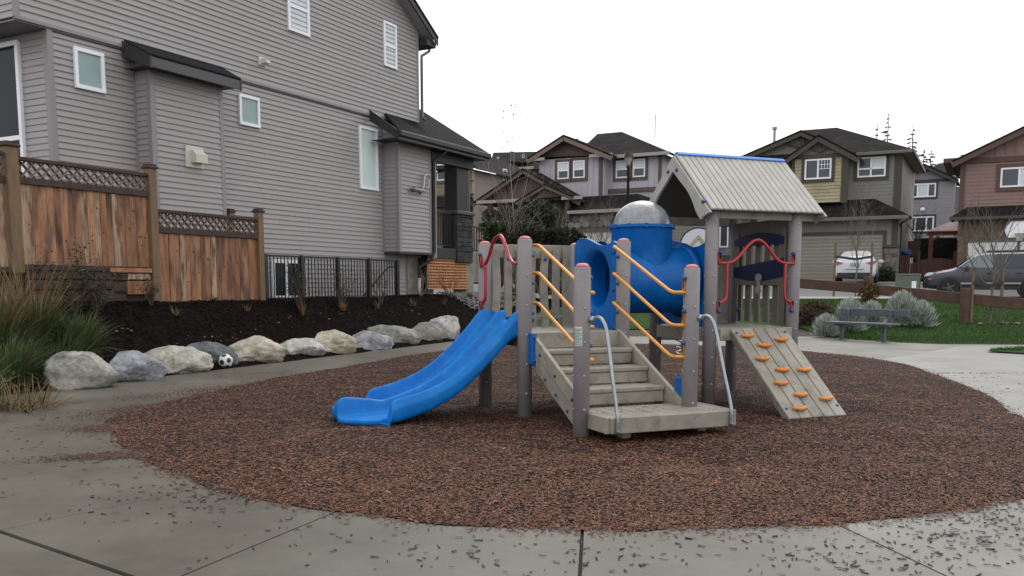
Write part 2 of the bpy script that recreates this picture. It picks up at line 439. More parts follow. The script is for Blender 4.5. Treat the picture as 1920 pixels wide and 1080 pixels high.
# fans of finer mulch spilled onto the path at the left
sp2 = []
def spill(px, py, dx, dy, n, w):
    for _ in range(n):
        t = abs(random.gauss(0, .5)); p = G(px + dx * t + random.gauss(0, w), py + dy * t + random.gauss(0, w * .12))
        sp2.append((p.x, p.y, .004 + random.random() * .006))
spill(262, 852, -150, 10, 1300, 26); spill(235, 800, -70, 8, 1300, 25); spill(300, 762, -150, 22, 1300, 24); spill(420, 728, -180, 22, 700, 24)
chips('spilled_mulch', sp2, .015, .04, .005, .012, [tuple(c * f for c, f in zip(p, (.62, .5, .5))) for p in PALM], 'reddish mulch fans spilled onto the path at the left', 6, .003, .25)

# lawn on the right and beyond
def lawn_keep(x, y):
    if y > 33.2: return False
    if cc(x, y) < crock(y) + .3: return False
    if x > 8.2:
        for (a, b), (c, d) in zip(GRE, GRE[1:]):
            if min(a, c) <= x <= max(a, c) + 1e-6 and c > a: return y > b + (d - b) * (x - a) / (c - a) + .05
        return y > 19.5
    return y > 25.4
def lawn_z(x, y): return T(x, y) + .03
mb = MB(); lx = frange(-1.2, 34, .18); 
def lawn_y0(x):
    if x < 8.2: return 25.4
    pts = [(8.2, 26.3), (8.5, 24.6), (8.85, 22.9), (9.6, 21.6), (10.2, 21.1), (14, 20.6), (34, 18.5)]
    return float(np.interp(x, [p[0] for p in pts], [p[1] for p in pts]))
ny = 50
for x in lx:
    y0 = lawn_y0(x)
    for j in range(ny + 1):
        y = y0 + (33.2 - y0) * j / ny; mb.v.append((x, y, T(x, y) + (.03 if j else -.02)))
for i in range(len(lx) - 1):
    for j in range(ny):
        k = i * (ny + 1) + j
        if cc(mb.v[k][0], mb.v[k][1]) < crock(mb.v[k][1]) + .5: continue
        mb.f.append((k, k + ny + 1, k + ny + 2, k + 1))
mb.build('lawn', M_grass, smooth=True, kind='structure', label='green lawn beyond the path')
def wedge_in(x, y): return y < np.interp(x, [10.0, 10.6, 11.6, 14, 20], [18.6, 19.3, 19.75, 19.7, 18.4]) and y > np.interp(x, [10.0, 10.8, 12, 14, 20], [18.5, 17.6, 16.6, 15, 11])
mb = MB(); wx = frange(10.0, 20, .25)
for x in wx:
    t = np.interp(x, [10.0, 10.6, 11.6, 14, 20], [18.6, 19.3, 19.75, 19.7, 18.4]); b = np.interp(x, [10.0, 10.8, 12, 14, 20], [18.5, 17.6, 16.6, 15, 11])
    mb.v += [(x, b, .03), (x, t, .035)]
for i in range(len(wx) - 1): mb.f.append((2 * i, 2 * i + 2, 2 * i + 3, 2 * i + 1))
mb.build('lawn', M_grass, kind='structure', label='wedge of lawn between the two paths at right')
def blades(name, P, h0, h1, w, pal, label, lean=.35, seed=1, parent=None, kind='stuff'):
    r = np.random.default_rng(seed); P = np.asarray(P); n = len(P)
    h = r.uniform(h0, h1, n); az = r.uniform(0, TAU, n); la = r.uniform(0, TAU, n); ln = np.abs(r.normal(0, lean, n)) * h
    s = np.stack([np.cos(az), np.sin(az), np.zeros(n)], 1) * (w / 2); up = np.stack([np.cos(la) * ln, np.sin(la) * ln, h], 1)
    V = np.stack([P - s, P + s, P + up], 1).reshape(-1, 3)
    me = bpy.data.meshes.new(name); me.vertices.add(3 * n); me.vertices.foreach_set('co', V.reshape(-1).astype(np.float32))
    me.loops.add(3 * n); me.loops.foreach_set('vertex_index', np.arange(3 * n, dtype=np.int32))
    me.polygons.add(n); me.polygons.foreach_set('loop_start', (np.arange(n) * 3).astype(np.int32)); me.polygons.foreach_set('loop_total', np.full(n, 3, np.int32))
    pal = np.array(pal); c = pal[r.integers(0, len(pal), n)] * r.uniform(.7, 1.3, n)[:, None]
    ca = me.color_attributes.new('chip', 'FLOAT_COLOR', 'POINT'); cv = np.ones((3 * n, 4), np.float32); cv[:, :3] = np.repeat(c, 3, 0); ca.data.foreach_set('color', cv.reshape(-1))
    me.update(); me.validate(); me.materials.append(M_leaf)
    o = bpy.data.objects.new(name, me); col.objects.link(o); return tag(o, label, None, None, kind)
M_leaf = mat('leaf', (.03, .06, .02), rough=.7, attr='chip', spec=.25)
GP = []
for _ in range(90000):
    x = random.uniform(-3, 30) if random.random() < .2 else random.uniform(7.5, 19); y = random.uniform(18.5, 33)
    if y > lawn_y0(x) + .03 and cc(x, y) > crock(y) + .6: GP.append((x, y, T(x, y) + .025))
    elif wedge_in(x, y) and x > 10.05: GP.append((x, y, .03))
blades('grass_blades', GP, .03, .07, .022, [(.040, .088, .018), (.050, .10, .022), (.034, .072, .016), (.065, .105, .028)], 'short green grass covering the lawn', seed=4)

# street, pavement and driveways on the higher ground beyond the rail fence
def poly_sheet(name, pts, m, label, dz=.03, step=.7):
    xs = [p[0] for p in pts]; ys = [p[1] for p in pts]
    def inside(x, y):
        c = False
        for i in range(len(pts)):
            x1, y1 = pts[i]; x2, y2 = pts[i - 1]
            if (y1 > y) != (y2 > y) and x < (x2 - x1) * (y - y1) / (y2 - y1) + x1: c = not c
        return c
    X = frange(min(xs), max(xs), step); Y = frange(min(ys), max(ys), step)
    return grid_sheet(name, X, Y, lambda x, y: T(x, y) + dz, m, label, keep=inside)
poly_sheet('pavement', [(-12, 32.9), (50, 32.9), (50, 33.9), (-12, 33.9)], mat('kerb_concrete', (.26, .25, .235), rough=.7, var=.12, vs=3), 'pale concrete kerb strip beside the street', .06, .5)
poly_sheet('road', [(-12, 33.9), (50, 33.9), (50, 39.2), (-12, 39.2)], M_road, 'grey street beyond the lawn', .02, .6)
M_drive = mat('aggregate_drive', (.17, .155, .135), rough=.8, var=.3, vs=9, bump=.6, bs=60)
poly_sheet('driveway', [(10, 39.2), (21, 39.2), (21, 49), (10, 49)], M_drive, 'exposed aggregate driveway in front of the double garage', .05, .6)
poly_sheet('driveway', [(22, 39.2), (36, 39.2), (36, 47), (22, 47)], M_drive, 'driveway in front of the brown house', .055, .6)
grid_sheet('front_yards', frange(-10, 44, 1), frange(46.8, 62, .8), lambda x, y: T(x, y) + .0, M_soil, 'ground between the far houses')

# planting bed of black soil left of the boulders
mb = MB(); n = 0
ysb = frange(5, 42, .22); ks = frange(0, 5.2, .16)
for y in ysb:
    for k in ks:
        x = crock(y) + .5325 * y + .02 - k
        mb.v.append((x, y, T(x, y) + .03 * sst(k / .3) + .03 * noise.noise(Vector((x * 3.1, y * 3.1, 2))) + .015 * noise.noise(Vector((x * 9, y * 9, 5))) - (.06 if k == 0 else 0)))
nk = len(ks)
for j in range(len(ysb) - 1):
    for i in range(nk - 1):
        a = j * nk + i; mb.f.append((a, a + nk, a + nk + 1, a + 1))
fixn(mb.build('planting_bed', M_soil, smooth=True, kind='structure', label='sloping bed of black soil behind the boulders'))
BP = []
for _ in range(16000):
    y = 9 + 24 * random.random() ** 1.4; k = random.uniform(.15, 3.4); x = crock(y) + .5325 * y - k
    BP.append((x, y, T(x, y) + .035 + .03 * noise.noise(Vector((x * 3.1, y * 3.1, 2)))))
chips('soil_clods', BP, .02, .07, .012, .035, [(.007, .005, .0045), (.010, .007, .006), (.005, .0045, .0045), (.009, .0065, .006), (.007, .005, .0045), (.024, .014, .010)], 'dark clods and bark bits on the black soil bed', 8, .0, .5, m_=mat('soil_clod', (.01, .01, .01), rough=.95, attr='chip', spec=.03))
# ------------------------------------------------------------------ play structure (local frame: a along U_, b along V_, z up)
PB = Vector((.13, 9.04, 0)); LG = 1.14
def Lc(a, b, z): return PB + U_ * a + V_ * b + Z3 * z
M_post = mat('grey_post', (0.2250, 0.2056, 0.2120), rough=.55, var=.10, vs=6, bump=.08, bs=220)
M_cap = mat('post_cap', (.50, .16, .19), rough=.5, var=.35, vs=30)
M_deck = mat('taupe_plastic_lumber', (0.2650, 0.2450, 0.2050), rough=.62, var=.16, vs=3.5, objvar=.08, bump=.15, bs=120, c2=(.17, .155, .12), c2s=6, c2lo=.5, c2hi=.7)
M_deckl = mat('roof_lumber', (0.3585, 0.3434, 0.3226), rough=.6, var=.12, vs=5, objvar=.05, bump=.15, bs=120)
M_blue = mat('blue_plastic', (0.0000, 0.0986, 0.3696), rough=.40, var=.16, vs=3, bump=.06, bs=260, spec=.28, c2=(.004, .14, .42), c2s=8, c2lo=.5, c2hi=.75)
M_slide = mat('slide_blue', (0.0, .140, .47), rough=.42, spec=.22, var=.14, vs=3.0, c2=(.018, .22, .54), c2s=5, c2lo=.52, c2hi=.85, bump=.08, bs=220)
M_bolt = mat('blue_bolt', (0.0060, 0.0600, 0.2400), rough=.35)
M_steel = mat('galvanized', (0.3060, 0.3400, 0.3655), rough=.38, metal=.85, var=.15, vs=20)
M_gbolt = mat('grey_bolt', (.30, .29, .29), rough=.45, metal=.3)
M_yel = mat('yellow_rail', (0.6336, 0.2640, 0.0220), rough=.38, var=.07, vs=8, coat=.2)
M_red = mat('red_rail', (0.3696, 0.0106, 0.0158), rough=.33, var=.08, vs=8, coat=.3)
M_org = mat('orange_hold', (0.6450, 0.2064, 0.0258), rough=.5, var=.12, vs=30, bump=.1, bs=150)
M_navy = mat('navy_board', (.006, .010, .055), rough=.5)
ps = thing('play_structure', 'grey and blue play structure with slide, tunnel, peaked roof and climbing ramp on mulch', 'play structure', PB)
DZ = .92
POSTS = [  # a, b, top z
    (0, 0, 1.86), (0, LG, 1.86), (LG, 0, 1.86), (LG, LG, 1.86), (0, -1.28, 1.56), (LG, -1.28, 1.56),
    (2 * LG - .03, 0, 2.23), (3 * LG - .03, 0, 2.23), (2 * LG - .03, LG, 2.23), (3 * LG - .03, LG, 2.23)]
PR = .0745
meshes = {}
for a, b, zt in POSTS:
    base = Lc(a, b, 0)
    mb = MB(); lathe(mb, base, [(PR, -.15), (PR, zt - .008), (PR - .006, zt)], 28)
    po = mb.build('post', M_post, ps, smooth=False)
    for p in po.data.polygons: p.use_smooth = len(p.vertices) == 4
    if zt < 2:
        m2 = MB(); dome(m2, base + Z3 * zt, PR * .86, 18, k=.55); m2.build('cap', M_cap, po, smooth=True)
    m3 = MB()
    for zz in np.arange(.30, zt - .06, .30):
        for aa in (R(-172), R(-74), R(15)):
            d = Vector((math.cos(aa), math.sin(aa), 0)); dome(m3, base + d * (PR - .002) + Z3 * float(zz), .0145, 8, d, .6)
    m3.build('bolts', M_gbolt, po, smooth=True, kind='stuff')
EXP = .35
def bolt(parent, p, ax=None, r=.023, m=None):
    ax = ax or -V_
    k = ('bolt', tuple(round(c, 3) for c in ax), r)
    if k not in meshes:
        mb = MB(); lathe(mb, (0, 0, 0), [(r * .8, -.03), (r * .8, 0)], 8, ax); dome(mb, Vector((0, 0, 0)), r, 10, ax, .8)
        me = bpy.data.meshes.new('bolt'); me.from_pydata(mb.v, [], mb.f); me.materials.append(m or M_bolt)
        me.polygons.foreach_set('use_smooth', [True] * len(me.polygons)); meshes[k] = me
    o = bpy.data.objects.new('bolt', meshes[k]); col.objects.link(o); o.parent = parent
    o.location = Vector(p) - Vector(parent['_b']); return o
def lbox(a0, a1, b0, b1, z0, z1, ch=.006, mb=None):
    mb = mb or MB(); box(mb, Lc((a0 + a1) / 2, (b0 + b1) / 2, (z0 + z1) / 2), U_, V_, Z3, (a1 - a0) / 2, (b1 - b0) / 2, (z1 - z0) / 2, ch); return mb
# decks of boards running along U
for i in range(2):
    a0 = (0 if i == 0 else 2 * LG - .03) + .02; a1 = a0 + LG - .04
    nb = 8
    for k in range(nb):
        b0 = -.02 + (LG + .04) * k / nb; lbox(a0, a1, b0 + .004, b0 + (LG + .04) / nb - .004, DZ - .035, DZ).build('deck_board', M_deck, ps)
    lbox(a0 - .045, a0 - .003, .06, LG - .06, DZ - .15, DZ - .002).build('joist', M_deck, ps)
    lbox(a1 + .003, a1 + .045, .06, LG - .06, DZ - .15, DZ - .002).build('joist', M_deck, ps)
    lbox(a0 + .0, a1, LG + .024, LG + .06, DZ - .15, DZ - .002).build('joist', M_deck, ps)
    lbox(a0 + .3, a0 + .36, .0, LG, DZ - .15, DZ - .04).build('joist', M_deck, ps)
lbox(.075, LG - .075, -.065, -.025, DZ - .16, DZ - .0).build('riser', M_deck, ps)                  # top riser of the stairs
lbox(2 * LG + .045, 3 * LG - .105, -.105, -.025, DZ - .135, DZ).build('rim_board', M_deck, ps)
# stairs
NST = 4; run = (1.28 - .04) / NST; PZ = .27; rise = (DZ - PZ) / NST
for k in range(1, NST):
    zt = DZ - rise * k; b1 = -.03 - run * (k - 1) - .02; b0 = b1 - run - .01
    lbox(.085, LG - .085, b0, b1, zt - .04, zt).build('tread', M_deck, ps)
    lbox(.088, LG - .088, b0 + .016, b0 + .05, zt - rise + .008, zt - .043).build('riser', M_deck, ps)
for a in (.062, LG - .062):
    for q, (o0, o1) in enumerate(((-.155, .005), (-.32, -.165))):
        mb = MB(); s = (DZ - PZ) / 1.28
        top0, bot0 = Lc(a, -.02, DZ + .02 + o1), Lc(a, -.02, DZ + .02 + o0)
        top1, bot1 = Lc(a, -1.26, PZ + .05 + o1), Lc(a, -1.26, PZ + .05 + o0)
        w_ = U_ * .019
        mb.add([top0 - w_, top0 + w_, bot0 - w_, bot0 + w_, top1 - w_, top1 + w_, bot1 - w_, bot1 + w_], [(0, 1, 5, 4), (2, 6, 7, 3), (0, 4, 6, 2), (1, 3, 7, 5), (0, 2, 3, 1), (4, 5, 7, 6)])
        st = fixn(mb.build('stringer', M_deck, ps))
        sgn = -1 if a < .5 else 1
        for t in ((.22, .5, .8) if q == 0 else (.12, .32, .52, .72)):
            if a < .5: bolt(st, Lc(a - .022, -.02 - 1.24 * t, DZ + .02 + (PZ + .03 - DZ) * t + (o0 + o1) / 2 - .02), -U_, .018)
# blue brackets joining stringers to posts
for (a, b, z) in ((.03, -.11, .76), (LG - .035, -1.15, .37)):
    m_ = lbox(a - .02, a + .035, b - .06, b + .05, z - .16, z + .16, .012); br = m_.build('bracket', M_blue, ps)
    for dz in (-.12, .12): bolt(br, Lc(a, b - .06, z + dz), -V_, .02)
# lower platform
b0, b1 = -1.70, -1.06
for k in range(10):
    a0 = .07 + 1.26 * k / 10; lbox(a0 + .003, a0 + .126 - .003, b0 + .03, b1 if not (k == 0) else b1, PZ - .035, PZ).build('platform_board', M_deck, ps)
lbox(.065, 1.335, b0 - .02, b0 + .028, PZ - .14, PZ + .002).build('platform_rim', M_deck, ps)
lbox(.03, .068, b0 + .005, b1, PZ - .14, PZ + .002).build('platform_rim', M_deck, ps)
lbox(1.337, 1.375, b0 + .005, b1, PZ - .14, PZ + .002).build('platform_rim', M_deck, ps)
for a in (.3, 1.1): lbox(a, a + .09, -1.5, -1.4, -.1, PZ - .04).build('platform_leg', M_deck, ps)
# yellow stair rails
for side, a in ((0, .135), (1, LG - .135)):
    pa = .06 if side == 0 else LG - .06
    for zt, ze in ((1.80, 1.335), (1.52, 1.03), (1.215, .735)):
        mb = MB(); sg = 1 if side == 0 else -1
        pts = [Lc(pa, .0, zt), Lc(a - .02 * sg, -.0, zt + .004), Lc(a, -.04, zt), Lc(a, -.12, zt - .03)]
        pts += [Lc(a, -1.02, ze + .055), Lc(a, -1.12, ze + .015), Lc(a, -1.20, ze), Lc(a - .02 * sg, -1.27, ze), Lc(pa, -1.28, ze)]
        P = smoothpath(pts[:4], 4)[:-1] + smoothpath(pts[3:], 4)
        P = [pts[0]] + smoothpath(pts[1:4], 4) + smoothpath(pts[4:], 4)
        tube(mb, P, .0165, 10)
        box(mb, Lc(pa + .018 * sg, -1.27, ze + .05), U_, V_, Z3, .006, .022, .075, .003)
        rl = mb.build('yellow_rail', M_yel, ps, smooth=True)
        bolt(rl, Lc(pa + .02 * sg, -1.28 - .01, ze + .13), -V_ + U_ * 0, .021)
        bolt(rl, Lc(pa + .02 * sg, -.02, zt - .10), -V_, .019)
# steel hand rails at the platform
for pa, pe in ((.06, .115), (LG + .05, 1.285)):
    mb = MB()
    pts = [Lc(pa, -1.33, 1.10), Lc(pa + .04, -1.40, 1.12), Lc(pa + .055, -1.47, 1.08), Lc(pa + .06, -1.53, .97), Lc((pa + pe) / 2 + .02, -1.65, .62), Lc(pe, -1.715, .36), Lc(pe, -1.738, .27), Lc(pe, -1.738, .13)]
    tube(mb, smoothpath(pts, 5), .0165, 10); lathe(mb, Lc(pa, -1.335, 1.10), [(.03, -.02), (.03, .03), (.02, .04)], 10, -V_)
    h = mb.build('steel_handrail', M_steel, ps, smooth=True)
    for zz in (.16, .24): bolt(h, Lc(pe, -1.755, zz), -V_, .010, M_gbolt)
# warning label on the stair post
mb = MB(); base = Lc(0, -1.28, 0)
lab = MB()
def arcsheet(mb, c, r, a0, a1, z0, z1, n=8):
    vs = []
    for i in range(n + 1):
        a = a0 + (a1 - a0) * i / n; d = Vector((math.cos(a), math.sin(a), 0)) * r
        vs += [c + d + Z3 * z0, c + d + Z3 * z1]
    mb.add(vs, [(2 * i, 2 * i + 2, 2 * i + 3, 2 * i + 1) for i in range(n)])
arcsheet(lab, base, PR + .0015, R(-150), R(-92), .87, 1.04)
lb = lab.build('warning_label', mat('label_white', (.48, .55, .50), rough=.4), ps, label='pale warning label wrapped on the front stair post')
tx = MB()
for k in range(11):
    z = 1.018 - k * .0135; arcsheet(tx, base, PR + .0030, R(-146), R(-96) - (.25 if k % 3 == 2 else 0), z - .0025, z + .0025)
tx.build('printed_lines', mat('label_ink', (.10, .14, .12), rough=.6), lb)
oh = MB(); arcsheet(oh, base, PR + .0028, R(-130), R(-96), 1.042, 1.052); oh.build('orange_header', mat('label_orange', (.6, .12, .03)), lb)

# picket panel on the back of the first deck
def picket(a, b, z0, z1, w_, th=.03, wav=0.0, axis=U_, nrm=V_, mt=None, name='picket', seed=0):
    mb = MB(); n = 8 if wav else 1; ls = []; r_ = random.Random(seed)
    ph = r_.uniform(0, 6)
    for i in range(n + 1):
        t = i / n; z = z0 + (z1 - z0) * t; o = wav * math.sin(ph + t * 5.5)
        ls.append((o - w_ / 2, o + w_ / 2, z))
    c = Lc(a, b, 0); vs = []
    for l, r2, z in ls:
        for s in (-1, 1):
            vs += [c + axis * l + nrm * (th / 2 * s) + Z3 * z, c + axis * r2 + nrm * (th / 2 * s) + Z3 * z]
    fs = []
    for i in range(n):
        k = 4 * i; fs += [(k, k + 1, k + 5, k + 4), (k + 2, k + 6, k + 7, k + 3), (k, k + 4, k + 6, k + 2), (k + 1, k + 3, k + 7, k + 5)]
    fs += [(0, 2, 3, 1), (4 * n, 4 * n + 1, 4 * n + 3, 4 * n + 2)]
    mb.add(vs, fs); return fixn(mb.build(name, mt or M_deck, ps))
for k, (a, w_) in enumerate(((.125, .10), (.28, .088), (.43, .088), (.58, .088), (.74, .088), (.885, .088), (1.03, .11))):
    pk = picket(a, LG + .0, DZ - .01, 1.80 if k not in (0, 6) else 1.865, w_, .035, .012 if k in (0, 3, 4) else 0, seed=k)
    if k in (1, 4): bolt(pk, Lc(a, LG - .018, 1.70), -V_)
    if k in (3, 5): bolt(pk, Lc(a, LG - .018, 1.0), -V_)
lbox(.075, LG - .075, LG + .024, LG + .062, 1.71, 1.865).build('top_board', M_deck, ps)
lbox(.075, LG - .075, LG + .024, LG + .05, .99, 1.05).build('bottom_board', M_deck, ps)

# double slide
near_top = [(969, 583), (958, 592), (942, 616), (918, 643), (891, 672), (860, 700), (829, 719), (798, 733), (763, 744), (742, 750)]
near_bot = [(969, 634), (955, 640), (930, 668), (900, 700), (880, 722), (850, 747), (820, 765), (790, 778), (760, 789), (735, 796)]
def sidept(px, py, b=.06):
    p = HIT(px, py, Lc(0, b, 0), V_); q = p - PB; return (q.dot(U_), p.z)
ST_ = [sidept(*p) for p in near_top]; SB = [sidept(*p) for p in near_bot]
ta = sorted(ST_); ba = sorted(SB)
def zt_(a): return float(np.interp(a, [p[0] for p in ta], [p[1] for p in ta]))
def zb_(a): return float(np.interp(a, [p[0] for p in ba], [p[1] for p in ba]))
a_end = ta[0][0]
def xsec(a, k, kd=1.0):
    """k = wall height factor, kd = divider height factor"""
    zt = zt_(max(a, a_end)); zb = zb_(max(a, ba[0][0])); zbed = zt - (.125 if a > -.12 else .15 + .03 * max(0, min(1, (-a - .8) / .5)))
    zbed = max(zbed, zb + .03); hgt = (zt - zbed) * k; zt = zbed + hgt; zm = zbed + .118 * kd
    L = [(.014, zb), (.014, zb + (zt - zb) * .5), (.016, zt - hgt * .46), (.020, zt - hgt * .42), (.062, zt - .006), (.068, zt), (.096, zt), (.104, zt - .006), (.130, zbed + .04 * k), (.145, zbed + .012 * k), (.185, zbed), (.33, zbed - .004), (.455, zbed), (.485, zbed + .012 * kd),
         (.505, zbed + .03 * kd), (.532, zm - .006 * kd), (.545, zm), (LG / 2, zm + .003)]
    return L + [(LG - b, z) for b, z in L[:-1][::-1]], zb
stn = [0.02, -.03, -.08, -.14, -.20, -.28, -.36, -.44, -.54, -.64, -.74, -.84, -.94, -1.04, -1.14, -1.24, -1.32, -1.37, a_end]
stn = sorted([s for s in stn if s >= a_end], reverse=True)
mb = MB(); rows = []
for s_ in stn:
    full, zb = xsec(s_, 1); rows.append([(s_, b, z) for b, z in full] + [(s_, LG - .06, zb + .015), (s_, LG / 2, zb + .02), (s_, .06, zb + .015)])
def lobe(b):
    v = np.interp(b, [.10, .14, .24, .36, .46, .53, .57, .61, .70, .88, .96, 1.02, 1.06], [0, .12, .50, .82, .97, 1.0, .90, 1.0, 1.02, 1.0, .80, .30, 0])
    return float(v)
LL = (-1.77 - a_end)
def dzf(b, t): return (-.030 * t if b < .5 else .055 * t * t if b > .62 else 0)
for k, kd, e0, e1, dz in ((.95, 1, -.020, .03, 0), (.80, 1.1, -.045, .10, 0), (.30, 1.2, -.058, .28, 0), (.05, 1.3, -.062, .52, .0), (.0, 1.4, -.065, .74, .0), (.0, 1.4, -.066, .88, .0), (.0, 1.2, -.067, .955, .0), (.0, .8, -.068, .99, -.006), (.0, .2, -.070, 1.0, -.03)):
    full, zb = xsec(a_end, k, kd)
    rows.append([(a_end + e0 + LL * e1 * lobe(b), b, (z + dz + dzf(b, e1)) if .14 < b < LG - .14 else z + dz) for b, z in full] + [(a_end + e0 + LL * e1 * .7, LG - .2, zb), (a_end + e0 + LL * e1 * .8, LG / 2, zb), (a_end + e0 + LL * e1 * .1, .12, zb)])
full, zb = xsec(a_end, 0, 0)
rows.append([(a_end - .072 + LL * 1.0 * lobe(b), b, .0) for b, z in full] + [(a_end - .05 + LL * .6, LG - .2, -.01), (a_end - .1 + LL * .7, LG / 2, -.01), (a_end - .05, .12, -.01)])
m = len(rows[0]); mb.v = [tuple(Lc(*p)) for r_ in rows for p in r_]
for i in range(len(rows) - 1):
    for k in range(m): mb.f.append((i * m + k, i * m + (k + 1) % m, (i + 1) * m + (k + 1) % m, (i + 1) * m + k))
mb.f.append(tuple(range(m))[::-1]); mb.f.append(tuple((len(rows) - 1) * m + k for k in range(m)))
sl = fixn(mb.build('slide', M_slide, ps, smooth=True, label='bright blue double slide'))
md = sl.modifiers.new('sub', 'SUBSURF'); md.levels = 1; md.render_levels = 1
bolt(sl, Lc(-.05, .0, DZ + .02), -V_, .02)
# red rails
def redrail(pa, pts, plates):
    mb = MB(); tube(mb, smoothpath(pts, 6), .0175, 10)
    return mb
# at the slide entry (plane just outside a = 0)
ra = -.06
mb = MB()
tube(mb, smoothpath([Lc(ra, LG - .06, 1.62), Lc(ra, LG - .16, 1.63), Lc(ra, LG - .28, 1.71), Lc(ra, LG - .42, 1.87), Lc(ra, LG / 2 - .03, 1.925), Lc(ra, .43, 1.87), Lc(ra, .28, 1.70), Lc(ra, .16, 1.63), Lc(ra, .06, 1.62)], 5), .019, 10)
tube(mb, smoothpath([Lc(ra, LG - .17, 1.63), Lc(ra, LG - .17, 1.5), Lc(ra, LG - .17, 1.28), Lc(ra, LG - .14, 1.23), Lc(ra, LG - .07, 1.21)], 4), .0175, 10)
for z in (1.66, 1.17): box(mb, Lc(ra - .01, LG - .05, z), U_, V_, Z3, .012, .03, .06, .008)
rr_ = mb.build('red_handrail', M_red, ps, smooth=True)
bolt(rr_, Lc(ra - .02, LG - .05, 1.74), -U_ * .7 - V_ * .7); bolt(rr_, Lc(ra - .02, LG - .05, 1.09), -U_ * .7 - V_ * .7)
# arched rail over the ramp
F0 = 2 * LG - .03; rb = -.06
mb = MB()
tube(mb, smoothpath([Lc(F0 + .05, rb, 1.645), Lc(F0 + .2, rb, 1.65), Lc(F0 + .30, rb, 1.70), Lc(F0 + .42, rb, 1.82), Lc(F0 + .50, rb, 1.885), Lc(F0 + .57, rb, 1.905), Lc(F0 + .64, rb, 1.885), Lc(F0 + .72, rb, 1.82), Lc(F0 + .84, rb, 1.70), Lc(F0 + .94, rb, 1.655), Lc(F0 + 1.09, rb, 1.65)], 4), .0185, 10)
for s_, x0 in ((1, F0), (-1, F0 + LG)):
    tube(mb, smoothpath([Lc(x0 + s_ * .17, rb, 1.65), Lc(x0 + s_ * .17, rb, 1.5), Lc(x0 + s_ * .17, rb, 1.30), Lc(x0 + s_ * .15, rb, 1.24), Lc(x0 + s_ * .09, rb, 1.21), Lc(x0 + s_ * .05, rb, 1.21)], 4), .0165, 10)
    for z in (1.69, 1.17): box(mb, Lc(x0 + s_ * .062, rb - .005, z), U_, V_, Z3, .02, .012, .055, .006)
rr_ = mb.build('red_handrail', M_red, ps, smooth=True)
for x0 in (F0 + .07, F0 + LG - .07):
    for z in (1.76, 1.11): bolt(rr_, Lc(x0, rb - .02, z))

# tunnel: two flared end panels, tube, upright dome housing
TA0, TA1, TB, TZ, TR = LG + .0, 2 * LG - .03, LG / 2, 1.46, .38
mb = MB(); sr = .345
nseg = 40; nl = 9
lathe(mb, Lc(TA0 + .02, TB, TZ), [(TR + .05, 0), (TR + .012, .03), (TR, .06), (TR, TA1 - TA0 - .10), (TR + .012, TA1 - TA0 - .07), (TR + .05, TA1 - TA0 - .04), (TR - .02, TA1 - TA0 - .04), (TR - .02, 0)], nseg, U_)
mb.f = [f for f in mb.f if len(f) == 4]
tn = mb.build('tunnel', M_blue, ps, smooth=True, label='blue plastic crawl tunnel with a clear bubble on top')
mb = MB(); cc_ = Lc((TA0 + TA1) / 2 + .0, TB, 0)
lathe(mb, cc_, [(sr, TZ + .05), (sr, 2.03), (sr + .01, 2.045), (sr + .028, 2.045), (sr + .028, 2.075), (sr - .012, 2.078), (sr - .02, 2.03), (sr - .02, TZ + .2)], 40)
mb.f = [f for f in mb.f if len(f) == 4]
hb = mb.build('bubble_housing', M_blue, tn, smooth=True)
md = hb.modifiers.new('es', 'EDGE_SPLIT'); md.split_angle = R(40)
mb = MB()
for k in range(12):
    a = TAU * k / 12; d = Vector((math.cos(a), math.sin(a), 0)); dome(mb, cc_ + d * (sr + .02) + Z3 * 2.075, .016, 8); lathe(mb, cc_ + d * (sr + .02), [(.012, 2.03), (.012, 2.046)], 8)
mb.build('flange_bolts', M_bolt, tn, smooth=True, kind='stuff')
M_dome = mat('scratched_bubble', (.50, .52, .54), rough=.20, var=.30, vs=14, spec=.7, trans=.62, bump=.35, bs=22, coat=.3)
mb = MB(); pr = [(sr * math.cos(t) * .935, 2.078 + sr * .80 * math.sin(t)) for t in [i / 12 * math.pi / 2 for i in range(13)]]; pr[-1] = (.002, pr[-1][1])
lathe(mb, cc_, pr, 36); mb.f = [f for f in mb.f if len(f) == 4]
mb.build('bubble', M_dome, tn, smooth=True, label='scratched clear bubble dome')
